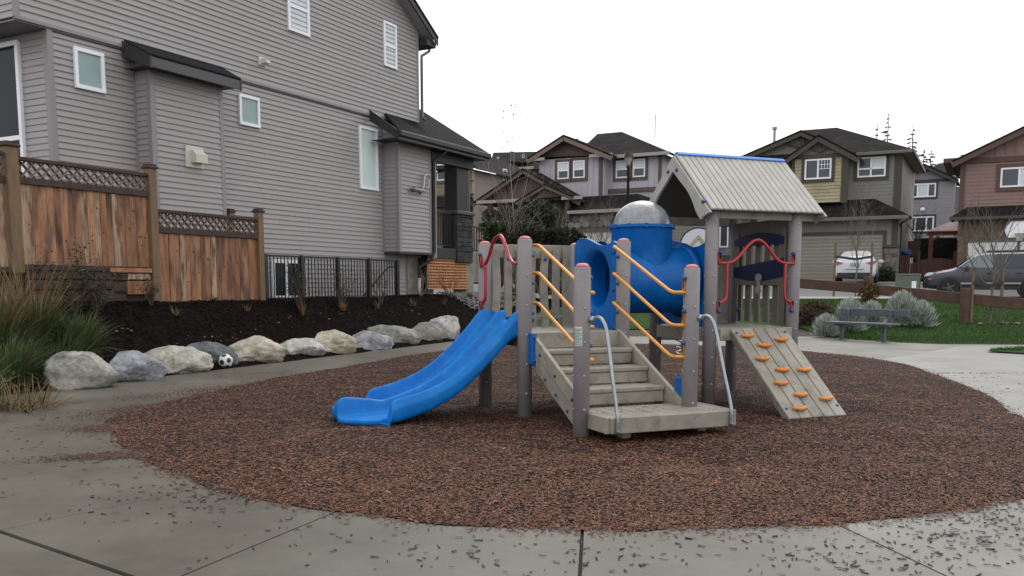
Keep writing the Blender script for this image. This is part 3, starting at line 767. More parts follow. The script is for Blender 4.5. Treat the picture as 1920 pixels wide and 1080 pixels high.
def tpanel(a, sgn):
    """upright panel between two posts with a wavy top and a round hole, flared into the tube"""
    mb = MB(); N_ = 48; c = (TB, TZ)
    def outer(th):
        dx, dz = math.cos(th), math.sin(th); best = 9
        # rectangle b 0.06..1.08, z .915..top(b)
        lo, hi = 0, 1.2
        for _ in range(24):
            mid = (lo + hi) / 2; b, z = c[0] + dx * mid, c[1] + dz * mid
            tp = 1.885 + .05 * math.cos((b - .86) / .5 * math.pi)
            ins = .065 < b < LG - .065 and .93 < z < tp
            lo, hi = (mid, hi) if ins else (lo, mid)
        return lo
    rings = []
    th = [TAU * i / N_ + .01 for i in range(N_)]
    # insert exact corner angles
    for b_, z_ in ((.065, .93), (LG - .065, .93)):
        a_ = math.atan2(z_ - c[1], b_ - c[0]) % TAU; k = min(range(N_), key=lambda i: abs(th[i] - a_)); th[k] = a_
    def P(b, z, aa): return Lc(aa, b, z)
    for fn in ((lambda t, o: (o, a + sgn * .035)), (lambda t, o: (o, a - sgn * .0)), (lambda t, o: (min(o, .36), a - sgn * .0)), (lambda t, o: (.335, a + sgn * .012)), (lambda t, o: (.305, a + sgn * .05)), (lambda t, o: (.295, a + sgn * .10)), (lambda t, o: (.29, a + sgn * .30))):
        ring = []
        for t in th:
            o = outer(t); q, aa = fn(t, o); ring.append(P(c[0] + math.cos(t) * q, c[1] + math.sin(t) * q, aa))
        rings.append(ring)
    back = []
    for t in th:
        q = min(outer(t), TR + .02); back.append(P(c[0] + math.cos(t) * q, c[1] + math.sin(t) * q, a + sgn * .035))
    n = N_; vs = [p for r_ in ([back] + rings) for p in r_]
    fs = [(i * n + k, i * n + (k + 1) % n, (i + 1) * n + (k + 1) % n, (i + 1) * n + k) for i in range(len(rings)) for k in range(n)]
    mb.add(vs, fs); o = fixn(mb.build('tunnel_panel', M_blue, tn, smooth=True))
    md = o.modifiers.new('es', 'EDGE_SPLIT'); md.split_angle = R(35)
    return o
tpanel(LG - .045, 1); tpanel(2 * LG - .03 + .045, -1)
for z in (1.75, 1.35): bolt(tn, Lc(LG - .05, .12, z), -V_, .018)

# roof
RA0, RA1 = 2 * LG - .16, 3 * LG + .24; RBm = LG / 2; half = .72; EZ, RZ = 2.215, 2.875
sl_ = math.hypot(half, RZ - EZ)
nb = 19
for side in (-1, 1):
    up = (V_ * (-side * half) + Z3 * (RZ - EZ)).normalized()
    nrm = (V_ * side * (RZ - EZ) + Z3 * half).normalized()
    for k in range(nb):
        a = RA0 + (RA1 - RA0) * (k + .5) / nb; wv = (RA1 - RA0) / nb
        c = Lc(a, RBm + side * half / 2, (EZ + RZ) / 2) + nrm * .012
        mb = MB(); box(mb, c, U_, up, nrm, wv / 2 - .0035, sl_ / 2 + .01, .014, .007); mb.build('roof_board', M_deckl, ps)
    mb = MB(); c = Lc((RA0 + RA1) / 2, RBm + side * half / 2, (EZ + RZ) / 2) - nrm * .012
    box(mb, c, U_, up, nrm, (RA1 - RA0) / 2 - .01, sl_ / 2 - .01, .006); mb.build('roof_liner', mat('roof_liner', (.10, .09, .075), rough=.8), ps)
mb = MB()
for q in (0, 1):
    s_ = -1 if q == 0 else 1
    nrm = (V_ * s_ * (RZ - EZ) + Z3 * half).normalized(); up = (V_ * (-s_ * half) + Z3 * (RZ - EZ)).normalized()
    box(mb, Lc((RA0 + RA1) / 2, RBm, RZ + .022) - up * .016 + nrm * .020, U_, up, nrm, (RA1 - RA0) / 2 - .01, .024, .007, .003)
mb.build('ridge_cap', mat('ridge_blue', (.02, .17, .55), rough=.45), ps)
# curved gable boards at both ends
for a in (RA0 - .03, RA1 + .005):
    for side in (-1, 1):
        mb = MB(); n = 14; vs = []
        for i in range(n + 1):
            t = i / n                                     # 0 ridge .. 1 eave
            bo = RBm + side * (half + .03) * t; zo = RZ - (RZ - EZ + .03) * t
            wd = .125 + .045 * math.exp(-((t - .86) / .16) ** 2) - .02 * math.exp(-((t - .5) / .18) ** 2)
            bi = bo - side * wd * .70; zi = zo - wd * .72
            if (bi - RBm) * side < 0: zi = RZ - wd * 1.42; bi = RBm
            if t > .93: zi = max(zi, EZ - .06); bi = bo - side * wd * .9
            for aa in (a, a + .03): vs += [Lc(aa, bo, zo), Lc(aa, bi, zi)]
        fs = []
        for i in range(n):
            k = 4 * i; fs += [(k, k + 4, k + 5, k + 1), (k + 2, k + 3, k + 7, k + 6), (k, k + 2, k + 6, k + 4), (k + 1, k + 5, k + 7, k + 3)]
        fs += [(0, 1, 3, 2), (4 * n, 4 * n + 2, 4 * n + 3, 4 * n + 1)]
        mb.add(vs, fs); gb = fixn(mb.build('gable_board', M_deckl, ps))
        if a < 3:
            bolt(gb, Lc(a - .002, RBm + side * .09, RZ - .17), -U_); bolt(gb, Lc(a - .002, RBm + side * (half - .10), EZ + .09), -U_)
for b in (-.005, LG + .005): lbox(RA0 + .05, RA1 - .03, b - .02, b + .02, 2.135, 2.235, .004).build('roof_beam', M_deck, ps)

# window panel on the right side (between the two right posts)
Ar = 3 * LG - .03; PA0 = Ar - .02
M_deckd = mat('shaded_taupe_lumber', (.15, .135, .11), rough=.7, var=.15, vs=4)  # same taupe lumber, with the roof's shade put into its colour
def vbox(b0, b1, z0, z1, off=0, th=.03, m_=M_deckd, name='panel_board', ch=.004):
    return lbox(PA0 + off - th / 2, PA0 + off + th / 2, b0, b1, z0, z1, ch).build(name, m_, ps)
for k in range(6):
    b = .135 + .175 * k
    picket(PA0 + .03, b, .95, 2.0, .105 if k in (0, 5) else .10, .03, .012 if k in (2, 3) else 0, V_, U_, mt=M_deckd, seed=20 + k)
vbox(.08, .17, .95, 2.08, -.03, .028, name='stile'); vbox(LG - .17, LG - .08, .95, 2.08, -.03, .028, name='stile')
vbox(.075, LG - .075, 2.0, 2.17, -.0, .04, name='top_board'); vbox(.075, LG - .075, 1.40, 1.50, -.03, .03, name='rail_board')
def lensboard(z0f, z1f, m_, name, off=-.035, b0=.12, b1=LG - .13):
    mb = MB(); n = 16; vs = []
    for i in range(n + 1):
        t = i / n; b = b0 + (b1 - b0) * t
        for o in (-.012, .012): vs += [Lc(PA0 + off + o, b, z0f(t)), Lc(PA0 + off + o, b, z1f(t))]
    fs = []
    for i in range(n):
        k = 4 * i; fs += [(k, k + 4, k + 5, k + 1), (k + 2, k + 3, k + 7, k + 6), (k, k + 2, k + 6, k + 4), (k + 1, k + 5, k + 7, k + 3)]
    fs += [(0, 1, 3, 2), (4 * n, 4 * n + 2, 4 * n + 3, 4 * n + 1)]
    mb.add(vs, fs); return fixn(mb.build(name, m_, ps))
lensboard(lambda t: 1.88, lambda t: 1.965 + .065 * math.sin(math.pi * t), M_navy, 'navy_board', b0=.10, b1=LG - .10)
lensboard(lambda t: 1.50 - .05 * math.sin(math.pi * t), lambda t: 1.72 - .10 * t, M_navy, 'navy_board', b0=.10, b1=LG - .10)
bolt(ps, Lc(PA0 - .05, LG - .2, 1.10), -U_)
mb = MB(); kc = Lc(PA0 - .07, .52, 0)
lathe(mb, kc + Z3 * 1.49, [(.05, -.012), (.05, .012)], 14, U_); lathe(mb, kc + Z3 * 1.35, [(.05, -.012), (.05, .012)], 14, U_)
box(mb, kc + Z3 * 1.42, U_, V_, Z3, .011, .018, .05); mb.build('grey_spinner', mat('pale_grey_plastic', (.30, .30, .29), rough=.5), ps)
# picket panel at the back of the roofed deck, beside the far post
for k, a in enumerate((2.97, 3.12, 3.25)): picket(a, LG + .0, DZ, 1.78, .13, .03, 0, seed=60 + k)
lbox(2.9, Ar - .07, LG + .02, LG + .05, 1.02, 1.08).build('bottom_board', M_deck, ps)

# climbing ramp with orange holds
r0, r1 = 2.44, 3.20
top_l, bot_l = Lc(r0, -.10, DZ - .01), Lc(r0, -1.13, .035)
rup = (top_l - bot_l).normalized(); rn = U_.cross(rup).normalized()
rL = (top_l - bot_l).length
for k in range(5):
    wv = (r1 - r0) / 5; mb = MB(); c = Lc(r0 + wv * (k + .5), 0, 0)
    c = Lc(r0 + wv * (k + .5), (-.10 - 1.13) / 2, (DZ - .01 + .035) / 2)
    box(mb, c, U_, rup, rn, wv / 2 - .005, rL / 2, .02, .006); rbd = mb.build('ramp_board', M_deck, ps)
    if k in (0, 4):
        for t in (.44, -.40): bolt(rbd, c + rup * (rL * t) + rn * .02 + U_ * (-.03 if k == 0 else .03), rn, .017)
for a in (r0 + .06, r1 - .06):
    mb = MB(); box(mb, Lc(a, (-.10 - 1.13) / 2, (DZ - .01 + .035) / 2) - rn * .055, U_, rup, rn, .025, rL / 2 - .05, .033, .004); mb.build('ramp_bearer', M_deck, ps)
hold = MB(); pts = []
for i in range(13):
    t = i / 12; x = (t - .5) * .15; y = .030 * (abs(t - .5) * 2) ** 1.7 - .01
    z = .012 + .016 * math.sin(min(1, t * 5, (1 - t) * 5) * math.pi / 2)
    pts.append(Vector((x, y, z)))
tube(hold, pts, [.016 + .007 * abs(math.cos(3 * math.pi * i / 12)) for i in range(13)], 10)
hm = bpy.data.meshes.new('hand_hold'); hm.from_pydata([tuple(v) for v in hold.v], [], hold.f); hm.materials.append(M_org); hm.polygons.foreach_set('use_smooth', [True] * len(hm.polygons))
for i, (px, py) in enumerate(((1402, 629), (1465, 636), (1434, 647), (1430, 672), (1467, 693), (1508, 693), (1465, 718), (1502, 740), (1550, 747), (1500, 766))):
    p = HIT(px, py + 2, Lc(r0, -.10, DZ - .01) + rn * .03, rn)
    o = bpy.data.objects.new('hand_hold', hm); col.objects.link(o); o.parent = ps
    Mx = Matrix((U_, rup, rn)).transposed().to_4x4(); Mx = Mx @ Matrix.Rotation(random.uniform(-.08, .08), 4, 'Z'); Mx.translation = p - rn * .01 - PB; o.matrix_local = Mx

pc_ = []
for _ in range(46):
    p = Lc(random.uniform(.12, 1.28), random.uniform(-1.66, -1.15), PZ + .003); pc_.append((p.x, p.y, p.z))
for _ in range(26):
    k = random.choice((1, 2, 3)); p = Lc(random.uniform(.15, 1.0), -.03 - run * (k - .5) - .02 + random.uniform(-.1, .1), DZ - rise * k + .003); pc_.append((p.x, p.y, p.z))
chips('tracked_chips', pc_, .008, .028, .004, .010, [(.04, .026, .02), (.06, .035, .025), (.025, .018, .014)], 'bits of bark tracked onto the platform and treads', 44, 0, .1)
# ------------------------------------------------------------------ planes for walls
class Plane:
    """vertical wall plane through the place seen at pixel column px at distance Y; s runs along D, out along N"""
    def __init__(s, px, Y, D, N, off=0.0):
        p = AT(px, 535, Y); s.O = Vector((p.x, p.y, 0)) + N * off; s.D = D; s.N = N
    def W(s, a, o, z): return s.O + s.D * a + s.N * o + Z3 * z
    def hit(s, px, py, o=0.0):
        p = HIT(px, py, s.O + s.N * o, s.N); q = p - s.O; return q.dot(s.D), p.z
    def P(s, px, py, o=0.0): a, z = s.hit(px, py, o); return s.W(a, o, z)
    def rect(s, x0, y0, x1, y1, o=0.0):
        ym, xm = (y0 + y1) / 2, (x0 + x1) / 2
        return s.hit(x0, ym, o)[0], s.hit(x1, ym, o)[0], s.hit(xm, y1, o)[1], s.hit(xm, y0, o)[1]
    def box(s, mb, s0, s1, z0, z1, o0, o1, ch=0.0):
        box(mb, s.W((s0 + s1) / 2, (o0 + o1) / 2, (z0 + z1) / 2), s.D, s.N, Z3, abs(s1 - s0) / 2, abs(o1 - o0) / 2, abs(z1 - z0) / 2, ch); return mb
    def poly(s, mb, pts, o, th):
        """pts in (s,z); extruded from o to o-th"""
        A = [s.W(a, o, z) for a, z in pts]; n = len(A)
        mb.add(A + [p - s.N * th for p in A], [tuple(range(n)), tuple(range(2 * n - 1, n - 1, -1))] + [(i, i + n, (i + 1) % n + n, (i + 1) % n) for i in range(n)])
        return mb

def siding_row(pl, mb, s0, s1, z, pitch, o, lip=.016):
    if s1 - s0 < .02: return
    v = [pl.W(a, oo, zz) for a in (s0, s1) for oo, zz in ((o, z), (o + lip, z), (o + lip, z + .012), (o + .003, z + pitch + .002))]
    mb.add(v, [(1, 5, 6, 2), (2, 6, 7, 3), (0, 4, 5, 1), (0, 1, 2, 3), (4, 7, 6, 5)])
def siding(pl, s0, s1, z0, z1, pitch, o, m_, parent, span=None, lip=.016, name='siding'):
    mb = MB(); n = max(1, round((z1 - z0) / pitch)); p = (z1 - z0) / n
    for k in range(n):
        z = z0 + k * p; a, b = s0, s1
        if span:
            q = span(z + p * .5)
            a, b = max(a, q[0]), min(b, q[1])
        siding_row(pl, mb, a, b, z, p, o, lip)
    return fixn(mb.build(name, m_, parent, kind='stuff'))

M_white = mat('white_vinyl', (.78, .79, .82), rough=.4)
M_glassd = mat('dark_window_glass', (.012, .015, .021), rough=.10, spec=.14)
M_blind = mat('blind_glass', (0.6300, 0.7050, 0.7500), rough=.25, wave=('Z', 12, 0, .25), spec=.6)
M_frost = mat('frosted_glass', (0.2470, 0.3420, 0.3420), rough=.28, spec=.5, var=.08, vs=1.5)
M_frostw = mat('pale_frosted_glass', (.55, .66, .64), rough=.25, spec=.6, var=.06, vs=1.2)
def window(pl, parent, px, o=0.02, fw=.06, mull=None, hm=None, panes=(M_glassd,), trim=None, tw=.1, depth=.05, label=None, grid=None):
    s0, s1, z0, z1 = pl.rect(*px, o=o)
    if trim:
        mb = MB(); pl.box(mb, s0 - tw, s1 + tw, z1 + .002, z1 + tw, o - .02, o + .03); pl.box(mb, s0 - tw, s1 + tw, z0 - tw, z0 - .002, o - .02, o + .03)
        pl.box(mb, s0 - tw, s0 - .002, z0, z1, o - .02, o + .028); pl.box(mb, s1 + .002, s1 + tw, z0, z1, o - .02, o + .028); mb.build('window_trim', trim, parent)
    mb = MB()
    pl.box(mb, s0, s1, z1 - fw, z1, o - .01, o + depth, .004); pl.box(mb, s0, s1, z0, z0 + fw, o - .01, o + depth + .01, .004)
    pl.box(mb, s0, s0 + fw, z0 + fw, z1 - fw, o - .01, o + depth, .004); pl.box(mb, s1 - fw, s1, z0 + fw, z1 - fw, o - .01, o + depth, .004)
    ms = [s0 + (s1 - s0) * t for t in (mull or [])]; hs_ = [z0 + (z1 - z0) * t for t in (hm or [])]
    for a in ms: pl.box(mb, a - fw * .5, a + fw * .5, z0 + fw, z1 - fw, o - .008, o + depth - .006)
    for a in hs_: pl.box(mb, s0 + fw, s1 - fw, a - fw * .5, a + fw * .5, o - .008, o + depth - .006)
    if grid:
        g0, g1, nx, nz = grid
        a0, a1 = s0 + (s1 - s0) * g0, s0 + (s1 - s0) * g1; zt = z1 - fw; zb = z0 + (z1 - z0) * .5
        for i in range(1, nx): a = a0 + (a1 - a0) * i / nx; pl.box(mb, a - .012, a + .012, zb, zt, o - .004, o + .018)
        for i in range(nz): z = zb + (zt - zb) * i / nz; pl.box(mb, a0, a1, z - .012, z + .012, o - .005, o + .017)
    f = mb.build('window', M_white, parent, label=label)
    cs = [s0] + ms + [s1]; rs = [z0] + hs_ + [z1]; k = 0
    for i in range(len(cs) - 1):
        for j in range(len(rs) - 1):
            mb = MB(); pl.box(mb, cs[i] + fw * .5, cs[i + 1] - fw * .5, rs[j] + fw * .5, rs[j + 1] - fw * .5, o - .012, o + .012)
            mb.build('pane', panes[k % len(panes)], f); k += 1
    return f

# ------------------------------------------------------------------ the big grey house at the left
M_vin = mat('grey_vinyl_siding', (.292, .272, .274), rough=.5, var=.05, vs=1.2, objvar=.025, bump=.05, bs=60, stretch=(1, 1, 8))
M_vtrim = mat('grey_vinyl_trim', (0.2303, 0.2150, 0.2267), rough=.5)
M_vdark = mat('dark_fascia', (0.0256, 0.0248, 0.0272), rough=.55, var=.1, vs=4)
M_shing = mat('black_shingles', (0.0136, 0.0136, 0.0160), rough=.95, var=.4, vs=9, bump=.8, bs=45, c2=(.028, .027, .031), c2s=30, spec=.12)
M_found = mat('foundation_concrete', (0.2470, 0.2422, 0.2280), rough=.85, var=.18, vs=2, c2=(.19, .18, .16), c2s=3, bump=.25, bs=60)
BH = Plane(473, 17.5 / (.826 + 0.0) if False else 17.5 / (-(473 - 960) / 1660 + .5325), E_, F_)
# note: F_ points towards the camera side of this wall
hl = BH.rect(90, 300, 810, 400)
hs = thing('grey_house', 'large two storey house with grey horizontal siding and white windows behind the cedar fence', 'house', BH.W(BH.hit(300, 535)[0], 0, 1.0))
sL = BH.hit(100, 290)[0]; sR = BH.hit(812, 330, .0)[0]; sUL = BH.hit(26, 20, .05)[0]; sUR = BH.hit(784, 140, .05)[0]
zb = .5 * (BH.hit(100, 52, .05)[1] + BH.hit(720, 222, .05)[1]); zS = BH.hit(745, 553)[1]
print('BH', sL, sR, sUL, sUR, 'zbelt', BH.hit(100, 52, .05)[1], BH.hit(720, 222, .05)[1], 'zS', BH.hit(620, 562)[1], zS)
PIT = .118
# solid walls
mb = MB(); BH.box(mb, sL + .01, sR - .02, .9, zb, -6, -.01); mb.build('wall', M_vtrim, hs)
eA, eB = BH.hit(822, 72, .45), BH.hit(752, 0, .45); slope = (eB[1] - eA[1]) / (eB[0] - eA[0])
print('rake', eA, eB, slope)
def rake(s): return eA[1] + slope * (s - eA[0])
slope = -.62 if slope > -.4 or slope < -1.2 else slope
mid = (sUL + sUR) / 2
mb = MB(); BH.poly(mb, [(sUL + .02, zb - .05), (sUR - .02, zb - .05), (sUR - .02, rake(sUR) - .1), (mid, rake(mid) - .1), (sUL + .02, rake(sUR) - .1)], .035, 6); mb.build('wall', M_vtrim, hs)
# siding boards, one object per course
def course(pl, s0, s1, z, o, segs=True):
    """a course is a run of boards butted with small joints"""
    a = s0; first = True
    L = s1 - s0
    cuts = [s0]
    if segs and L > 5:
        x = s0 + random.uniform(1.5, 3.8)
        while x < s1 - 1.2: cuts.append(x); x += 3.66
    cuts.append(s1)
    for i in range(len(cuts) - 1):
        mb = MB(); siding_row(pl, mb, cuts[i] + (.003 if i else 0), cuts[i + 1], z, PIT, o + (.002 if i % 2 else 0), .026); fixn(mb.build('siding_board', M_vin, hs))
b2 = [BH.hit(283, 200, .45)[0], BH.hit(420, 300, .45)[0]]     # chimney-like bump-out
b1_ = [BH.hit(748, 400, .55)[0], BH.hit(808, 400, .55)[0]]     # meter bump-out
z = zS; bw = BH.hit(761, 520)[0]
segL = lambda z: [(sL + .1, b2[0] - .02), (b2[1] + .02, b1_[0] - .0 if z > 1.9 else bw)]
zb1 = BH.hit(780, 474, .55)[1]
k = 0
while z < zb - .08:
    if z > 1.2: course(BH, sL + .1, b2[0] + .05, z, 0, False)
    course(BH, b2[1] - .05, (b1_[0] + .1) if z > zb1 - .02 else bw, z, 0)
    z += PIT; k += 1
z = zb + .03
while z < rake(mid) - .3 and z < zb + 6.5:
    s1 = min(sUR - .09, (z + .12 - eA[1]) / slope + eA[0] - .15) if z + .12 > rake(sUR) - .15 else sUR - .09
    course(BH, sUL + .09, s1, z, .045); z += PIT
# belt, corner trims
mb = MB(); BH.box(mb, sUL, sUR, zb - .03, zb + .03, -.01, .075, .006); mb.build('belt_trim', M_vtrim, hs)
mb = MB(); BH.box(mb, sL + .1, sUR, zb - .075, zb - .035, .0, .03); mb.build('belt_shadow_strip', M_vdark, hs)  # dark strip paints in the shadow line under the belt
for s_, z0, z1, o in ((sL, 1.1, zb - .04, .03), ):
    mb = MB(); BH.box(mb, s_ - .02, s_ + .10, z0, z1, -.1, o, .004); mb.build('corner_trim', M_vtrim, hs)
mb = MB(); BH.box(mb, sUR - .09, sUR + .01, zb, rake(sUR) - .2, .0, .075, .004); mb.build('corner_trim', M_vtrim, hs)
mb = MB(); BH.box(mb, sUL - .01, sUL + .09, zb, zb + 5, .0, .075, .004); mb.build('corner_trim', M_vtrim, hs)
# back wall (turns away at the left corner) with a tall window, and the overhanging upper floor
BK = Plane(0, 10, F_ * 1.0, -E_); BK.O = BH.W(sL, 0, 0)
mb = MB()
z = 1.2
while z < zb - .1:
    mb2 = MB(); siding_row(BK, mb2, -6, -.1 + .07, z, PIT, .0, .019); fixn(mb2.build('siding_board', M_vin, hs)); z += PIT
mb = MB(); q = BH.W(sUL, 0, zb); uo = (sL - sUL)
mb.add([BH.W(sUL, .05, zb - .02), BH.W(sL + .02, .05, zb - .02), BH.W(sL + .02, -7, zb - .02), BH.W(sUL, -7, zb - .02)], [(0, 1, 2, 3)]); mb.build('soffit', mat('soffit_grey', (.20, .19, .185), rough=.7), hs)
UK = Plane(0, 10, F_, -E_); UK.O = BH.W(sUL, 0, 0)
z = zb
while z < zb + 3.2:
    mb2 = MB(); siding_row(UK, mb2, -7, .03, z, PIT, .0, .019); fixn(mb2.build('siding_board', M_vin, hs)); z += PIT
w0 = BK.rect(-60, 84, 46, 420, .03)
mb = MB(); fw = .09
BK.box(mb, w0[0], w0[1], w0[3] - fw, w0[3], 0, .08, .005); BK.box(mb, w0[1] - fw, w0[1], w0[2], w0[3] - fw, 0, .08, .005); BK.box(mb, w0[0], w0[1] - fw, BK.hit(20, 262)[1] - .04, BK.hit(20, 262)[1] + .05, 0, .07, .005); 
wf = mb.build('patio_window', M_white, hs); mb = MB(); BK.box(mb, w0[0], w0[1] - .05, w0[2], w0[3] - .05, 0, .035); mb.build('pane', M_glassd, wf)
# windows
window(BH, hs, (138, 94, 194, 170), .02, .075, panes=(M_frost,), label='small square frosted window')
window(BH, hs, (447, 180, 485, 237), .02, .07, panes=(M_frost,))
window(BH, hs, (673, 239, 707, 356), .02, .075, panes=(M_frostw,), label='tall narrow frosted window')
window(BH, hs, (538, -22, 578, 63), .055, .075, hm=(.56,), panes=(M_blind, M_blind))
window(BH, hs, (718, 43, 742, 127), .055, .075, hm=(.48,), panes=(M_blind, M_blind))
window(BH, hs, (509, 487, 572, 561), .02, .09, mull=(.42,), panes=(M_glassd, M_glassd), label='basement sliding window')
# vents
def vent(pl, px, o, hood=True, cream=True):
    s0, s1, z0, z1 = pl.rect(*px, o=o); m_ = mat('cream_vent', (.52, .50, .43), rough=.5) if cream else mat('pale_vent', (.55, .55, .54), rough=.45)
    mb = MB(); pl.box(mb, s0, s1, z0, z1, o - .02, o + .04, .006); v = mb.build('vent', m_, hs)
    mb = MB(); w_, h_ = s1 - s0, z1 - z0
    A = [pl.W(s0 + w_ * .25, o + .04, z0 + h_ * .85), pl.W(s1 - w_ * .1, o + .04, z0 + h_ * .85), pl.W(s0 + w_ * .25, o + .20, z0 + h_ * .62), pl.W(s1 - w_ * .1, o + .20, z0 + h_ * .62), pl.W(s0 + w_ * .25, o + .20, z0 + h_ * .22), pl.W(s1 - w_ * .1, o + .20, z0 + h_ * .22), pl.W(s0 + w_ * .25, o + .04, z0 + h_ * .22), pl.W(s1 - w_ * .1, o + .04, z0 + h_ * .22)]
    mb.add(A, [(0, 1, 3, 2), (2, 3, 5, 4), (0, 2, 4, 6), (1, 7, 5, 3), (4, 5, 7, 6)]); mb.build('hood', m_, v)
vent(BH, (347, 275, 380, 315), .47); vent(BH, (484, 108, 496, 123), .06, cream=False); vent(BH, (782, 262, 797, 271), .57, cream=False)
# bump-outs with their own boards
def bump(s0, s1, z0, z1, o, trimw=.1):
    mb = MB(); BH.box(mb, s0 + .01, s1 - .01, z0, z1, -.01, o - .01); mb.build('bump_out', M_vtrim, hs)
    z = z0 + .02
    LP = Plane(0, 10, F_, -E_); LP.O = BH.W(s0, 0, 0)
    while z < z1 - .05:
        mb = MB(); siding_row(BH, mb, s0 + trimw, s1 - trimw, z, PIT, o, .025); fixn(mb.build('siding_board', M_vin, hs))
        mb = MB(); siding_row(LP, mb, .04, o - .0, z, PIT, .0, .019); fixn(mb.build('siding_board', M_vin, hs)); z += PIT
    for a in (s0, s1 - trimw): mb = MB(); BH.box(mb, a - (.025 if a == s0 else 0), a + trimw, z0, z1, o - .09, o + .028, .004); mb.build('corner_trim', M_vtrim, hs)
    mb = MB(); BH.box(mb, s0 - .05, s0 - .003, z0, z1, .0, .05); mb.build('corner_trim', M_vtrim, hs)
zt2 = BH.hit(350, 130, .45)[1]; bump(b2[0], b2[1], 1.5, zt2 + .1, .45)
zt1 = BH.hit(778, 255, .55)[1]; bump(b1_[0], b1_[1], zb1, zt1 + .1, .55)
mb = MB(); BH.box(mb, b1_[0] - .03, b1_[1] + .02, zb1 - .05, zb1 - .003, .0, .6); mb.build('bump_base', M_vdark, hs)
# small shed roof over the chimney bump
def shed(p0, p1, q0, q1, nm, o_w, o_e, drop=.28):
    """p0,p1 eave line pixels on plane o_e; q0,q1 top line pixels on plane o_w"""
    A = BH.P(*p0, o=o_e); B = BH.P(*p1, o=o_e); C = BH.P(*q1, o=o_w); D = BH.P(*q0, o=o_w)
    zt = (C.z + D.z) / 2; ze = (A.z + B.z) / 2; C.z = D.z = zt; A.z = B.z = ze
    mb = MB(); slab(mb, [A, B, C, D], .05); r = mb.build(nm, M_shing, hs)
    mb = MB(); s0 = (A - BH.O).dot(E_); s1 = (B - BH.O).dot(E_)
    BH.box(mb, s0, s1, ze - .24, ze - .045, o_e - .05, o_e - .01, .004); mb.build('fascia', mat('fascia_grey', (.058, .056, .060), rough=.5), r)
    for sx, oo in ((s0, -.0), (s1, .0)):
        mb = MB(); n_ = [BH.W(sx, o_e, ze - .26), BH.W(sx, o_e, ze - .03), BH.W(sx, o_w, zt - .04), BH.W(sx, o_w, zt - .34)]
        d = E_ * .04; mb.add(n_ + [p + d * (1 if sx == s0 else -1) for p in n_], [(0, 1, 2, 3), (7, 6, 5, 4), (0, 4, 5, 1), (1, 5, 6, 2), (2, 6, 7, 3), (3, 7, 4, 0)]); fixn(mb.build('barge_board', M_vdark, r))
    mb = MB(); mb.add([BH.W(s0 + .04, .05, ze - .2), BH.W(s1 - .04, .05, ze - .2), BH.W(s1 - .04, o_e - .05, ze - .2), BH.W(s0 + .04, o_e - .05, ze - .2)], [(0, 1, 2, 3)]); mb.build('soffit', M_vdark, r)
    return r, A, B, C, D
shed((281, 103), (453, 145), (233, 72), (418, 128), 'shed_roof', .06, .85)
# porch roof: skirt along the wall then the big porch roof to the right
r_, A, B, C, D = shed((748, 243), (917, 288), (722, 210), (790, 232), 'porch_roof', .06, 1.05)
ze, zt = A.z, D.z
s0 = (A - BH.O).dot(E_); s1 = BH.hit(918, 293, 1.05)[0]; sU = sUR
rg = BH.P(791, 186, -3.2); rgz = AT(791, 186, rg.y).z
# main porch slope beyond the upper wall
pT = BH.W(sU - .2, -2.6, ze + (1.05 + 2.6) * (zt - ze) / 1.0)
mbp = MB()
dz = (zt - ze) / (1.05 - .06)
oR = -3.1; pk = BH.W(sU + .3, oR, ze + dz * (1.05 - oR)); 
sH = s1 - 3.3
slab(mbp, [BH.W(s0 + 1.2, .0, ze + dz * 1.05), BH.W(s0 + 1.6, 1.05, ze), BH.W(s1, 1.05, ze), BH.W(s1 - .5, -1.2, ze + dz * 2.2), BH.W(sU + .8, oR, ze + dz * (1.05 - oR)), BH.W(sU - .2, oR, ze + dz * (1.05 - oR)), BH.W(sU - .2, 0, ze + dz * 1.05)], .05)
mbp.build('porch_roof_slope', M_shing, hs)
mb = MB(); BH.box(mb, s0, s1, ze - .16, ze - .01, 1.03, 1.13, .02); mb.build('gutter', M_vdark, hs)
mb = MB(); mb.add([BH.W(b1_[1] - .1, .0, ze - .22), BH.W(s1 - .02, .0, ze - .22), BH.W(s1 - .02, 1.02, ze - .22), BH.W(b1_[1] - .1, 1.02, ze - .22)], [(0, 1, 2, 3)]); mb.build('porch_soffit', M_vdark, hs)
mb = MB(); BH.box(mb, b1_[1], s1 - .3, ze - .52, ze - .23, .42, .62, .005); mb.build('porch_beam', M_vdark, hs)
# eave end, rake boards, downspouts
mb = MB()
for o_, m_, nm in ((.42, M_vdark, 'rake_board'),):
    a0 = eA; L = 9
    pA = BH.W(eA[0], .45, eA[1]); pB = BH.W(eA[0] - L, .45, eA[1] - slope * L)
    dn = Z3 * -.24; t = F_ * -.04
    v = [pA, pB, pB + dn, pA + dn * .9]; mb.add(v + [p + t for p in v], [(0, 1, 2, 3), (7, 6, 5, 4), (0, 4, 5, 1), (1, 5, 6, 2), (2, 6, 7, 3), (3, 7, 4, 0)])
fixn(mb.build('rake_board', M_vdark, hs))
mb = MB(); v = [BH.W(eA[0], .47, eA[1] + .03), BH.W(eA[0] - 9, .47, eA[1] + .03 - slope * 9), BH.W(eA[0] - 9, -7, eA[1] + .03 - slope * 9), BH.W(eA[0], -7, eA[1] + .03)]
slab(mb, v, .06); mb.build('roof', M_shing, hs)
mb = MB(); v = [BH.W(eA[0] - .02, .40, eA[1] - .20), BH.W(eA[0] - 9, .40, eA[1] - .20 - slope * 9), BH.W(eA[0] - 9, .0, eA[1] - .20 - slope * 9), BH.W(eA[0] - .02, .0, eA[1] - .20)]
slab(mb, v, .02); mb.build('soffit', M_vtrim, hs)
mb = MB(); gz = eA[1] - .12
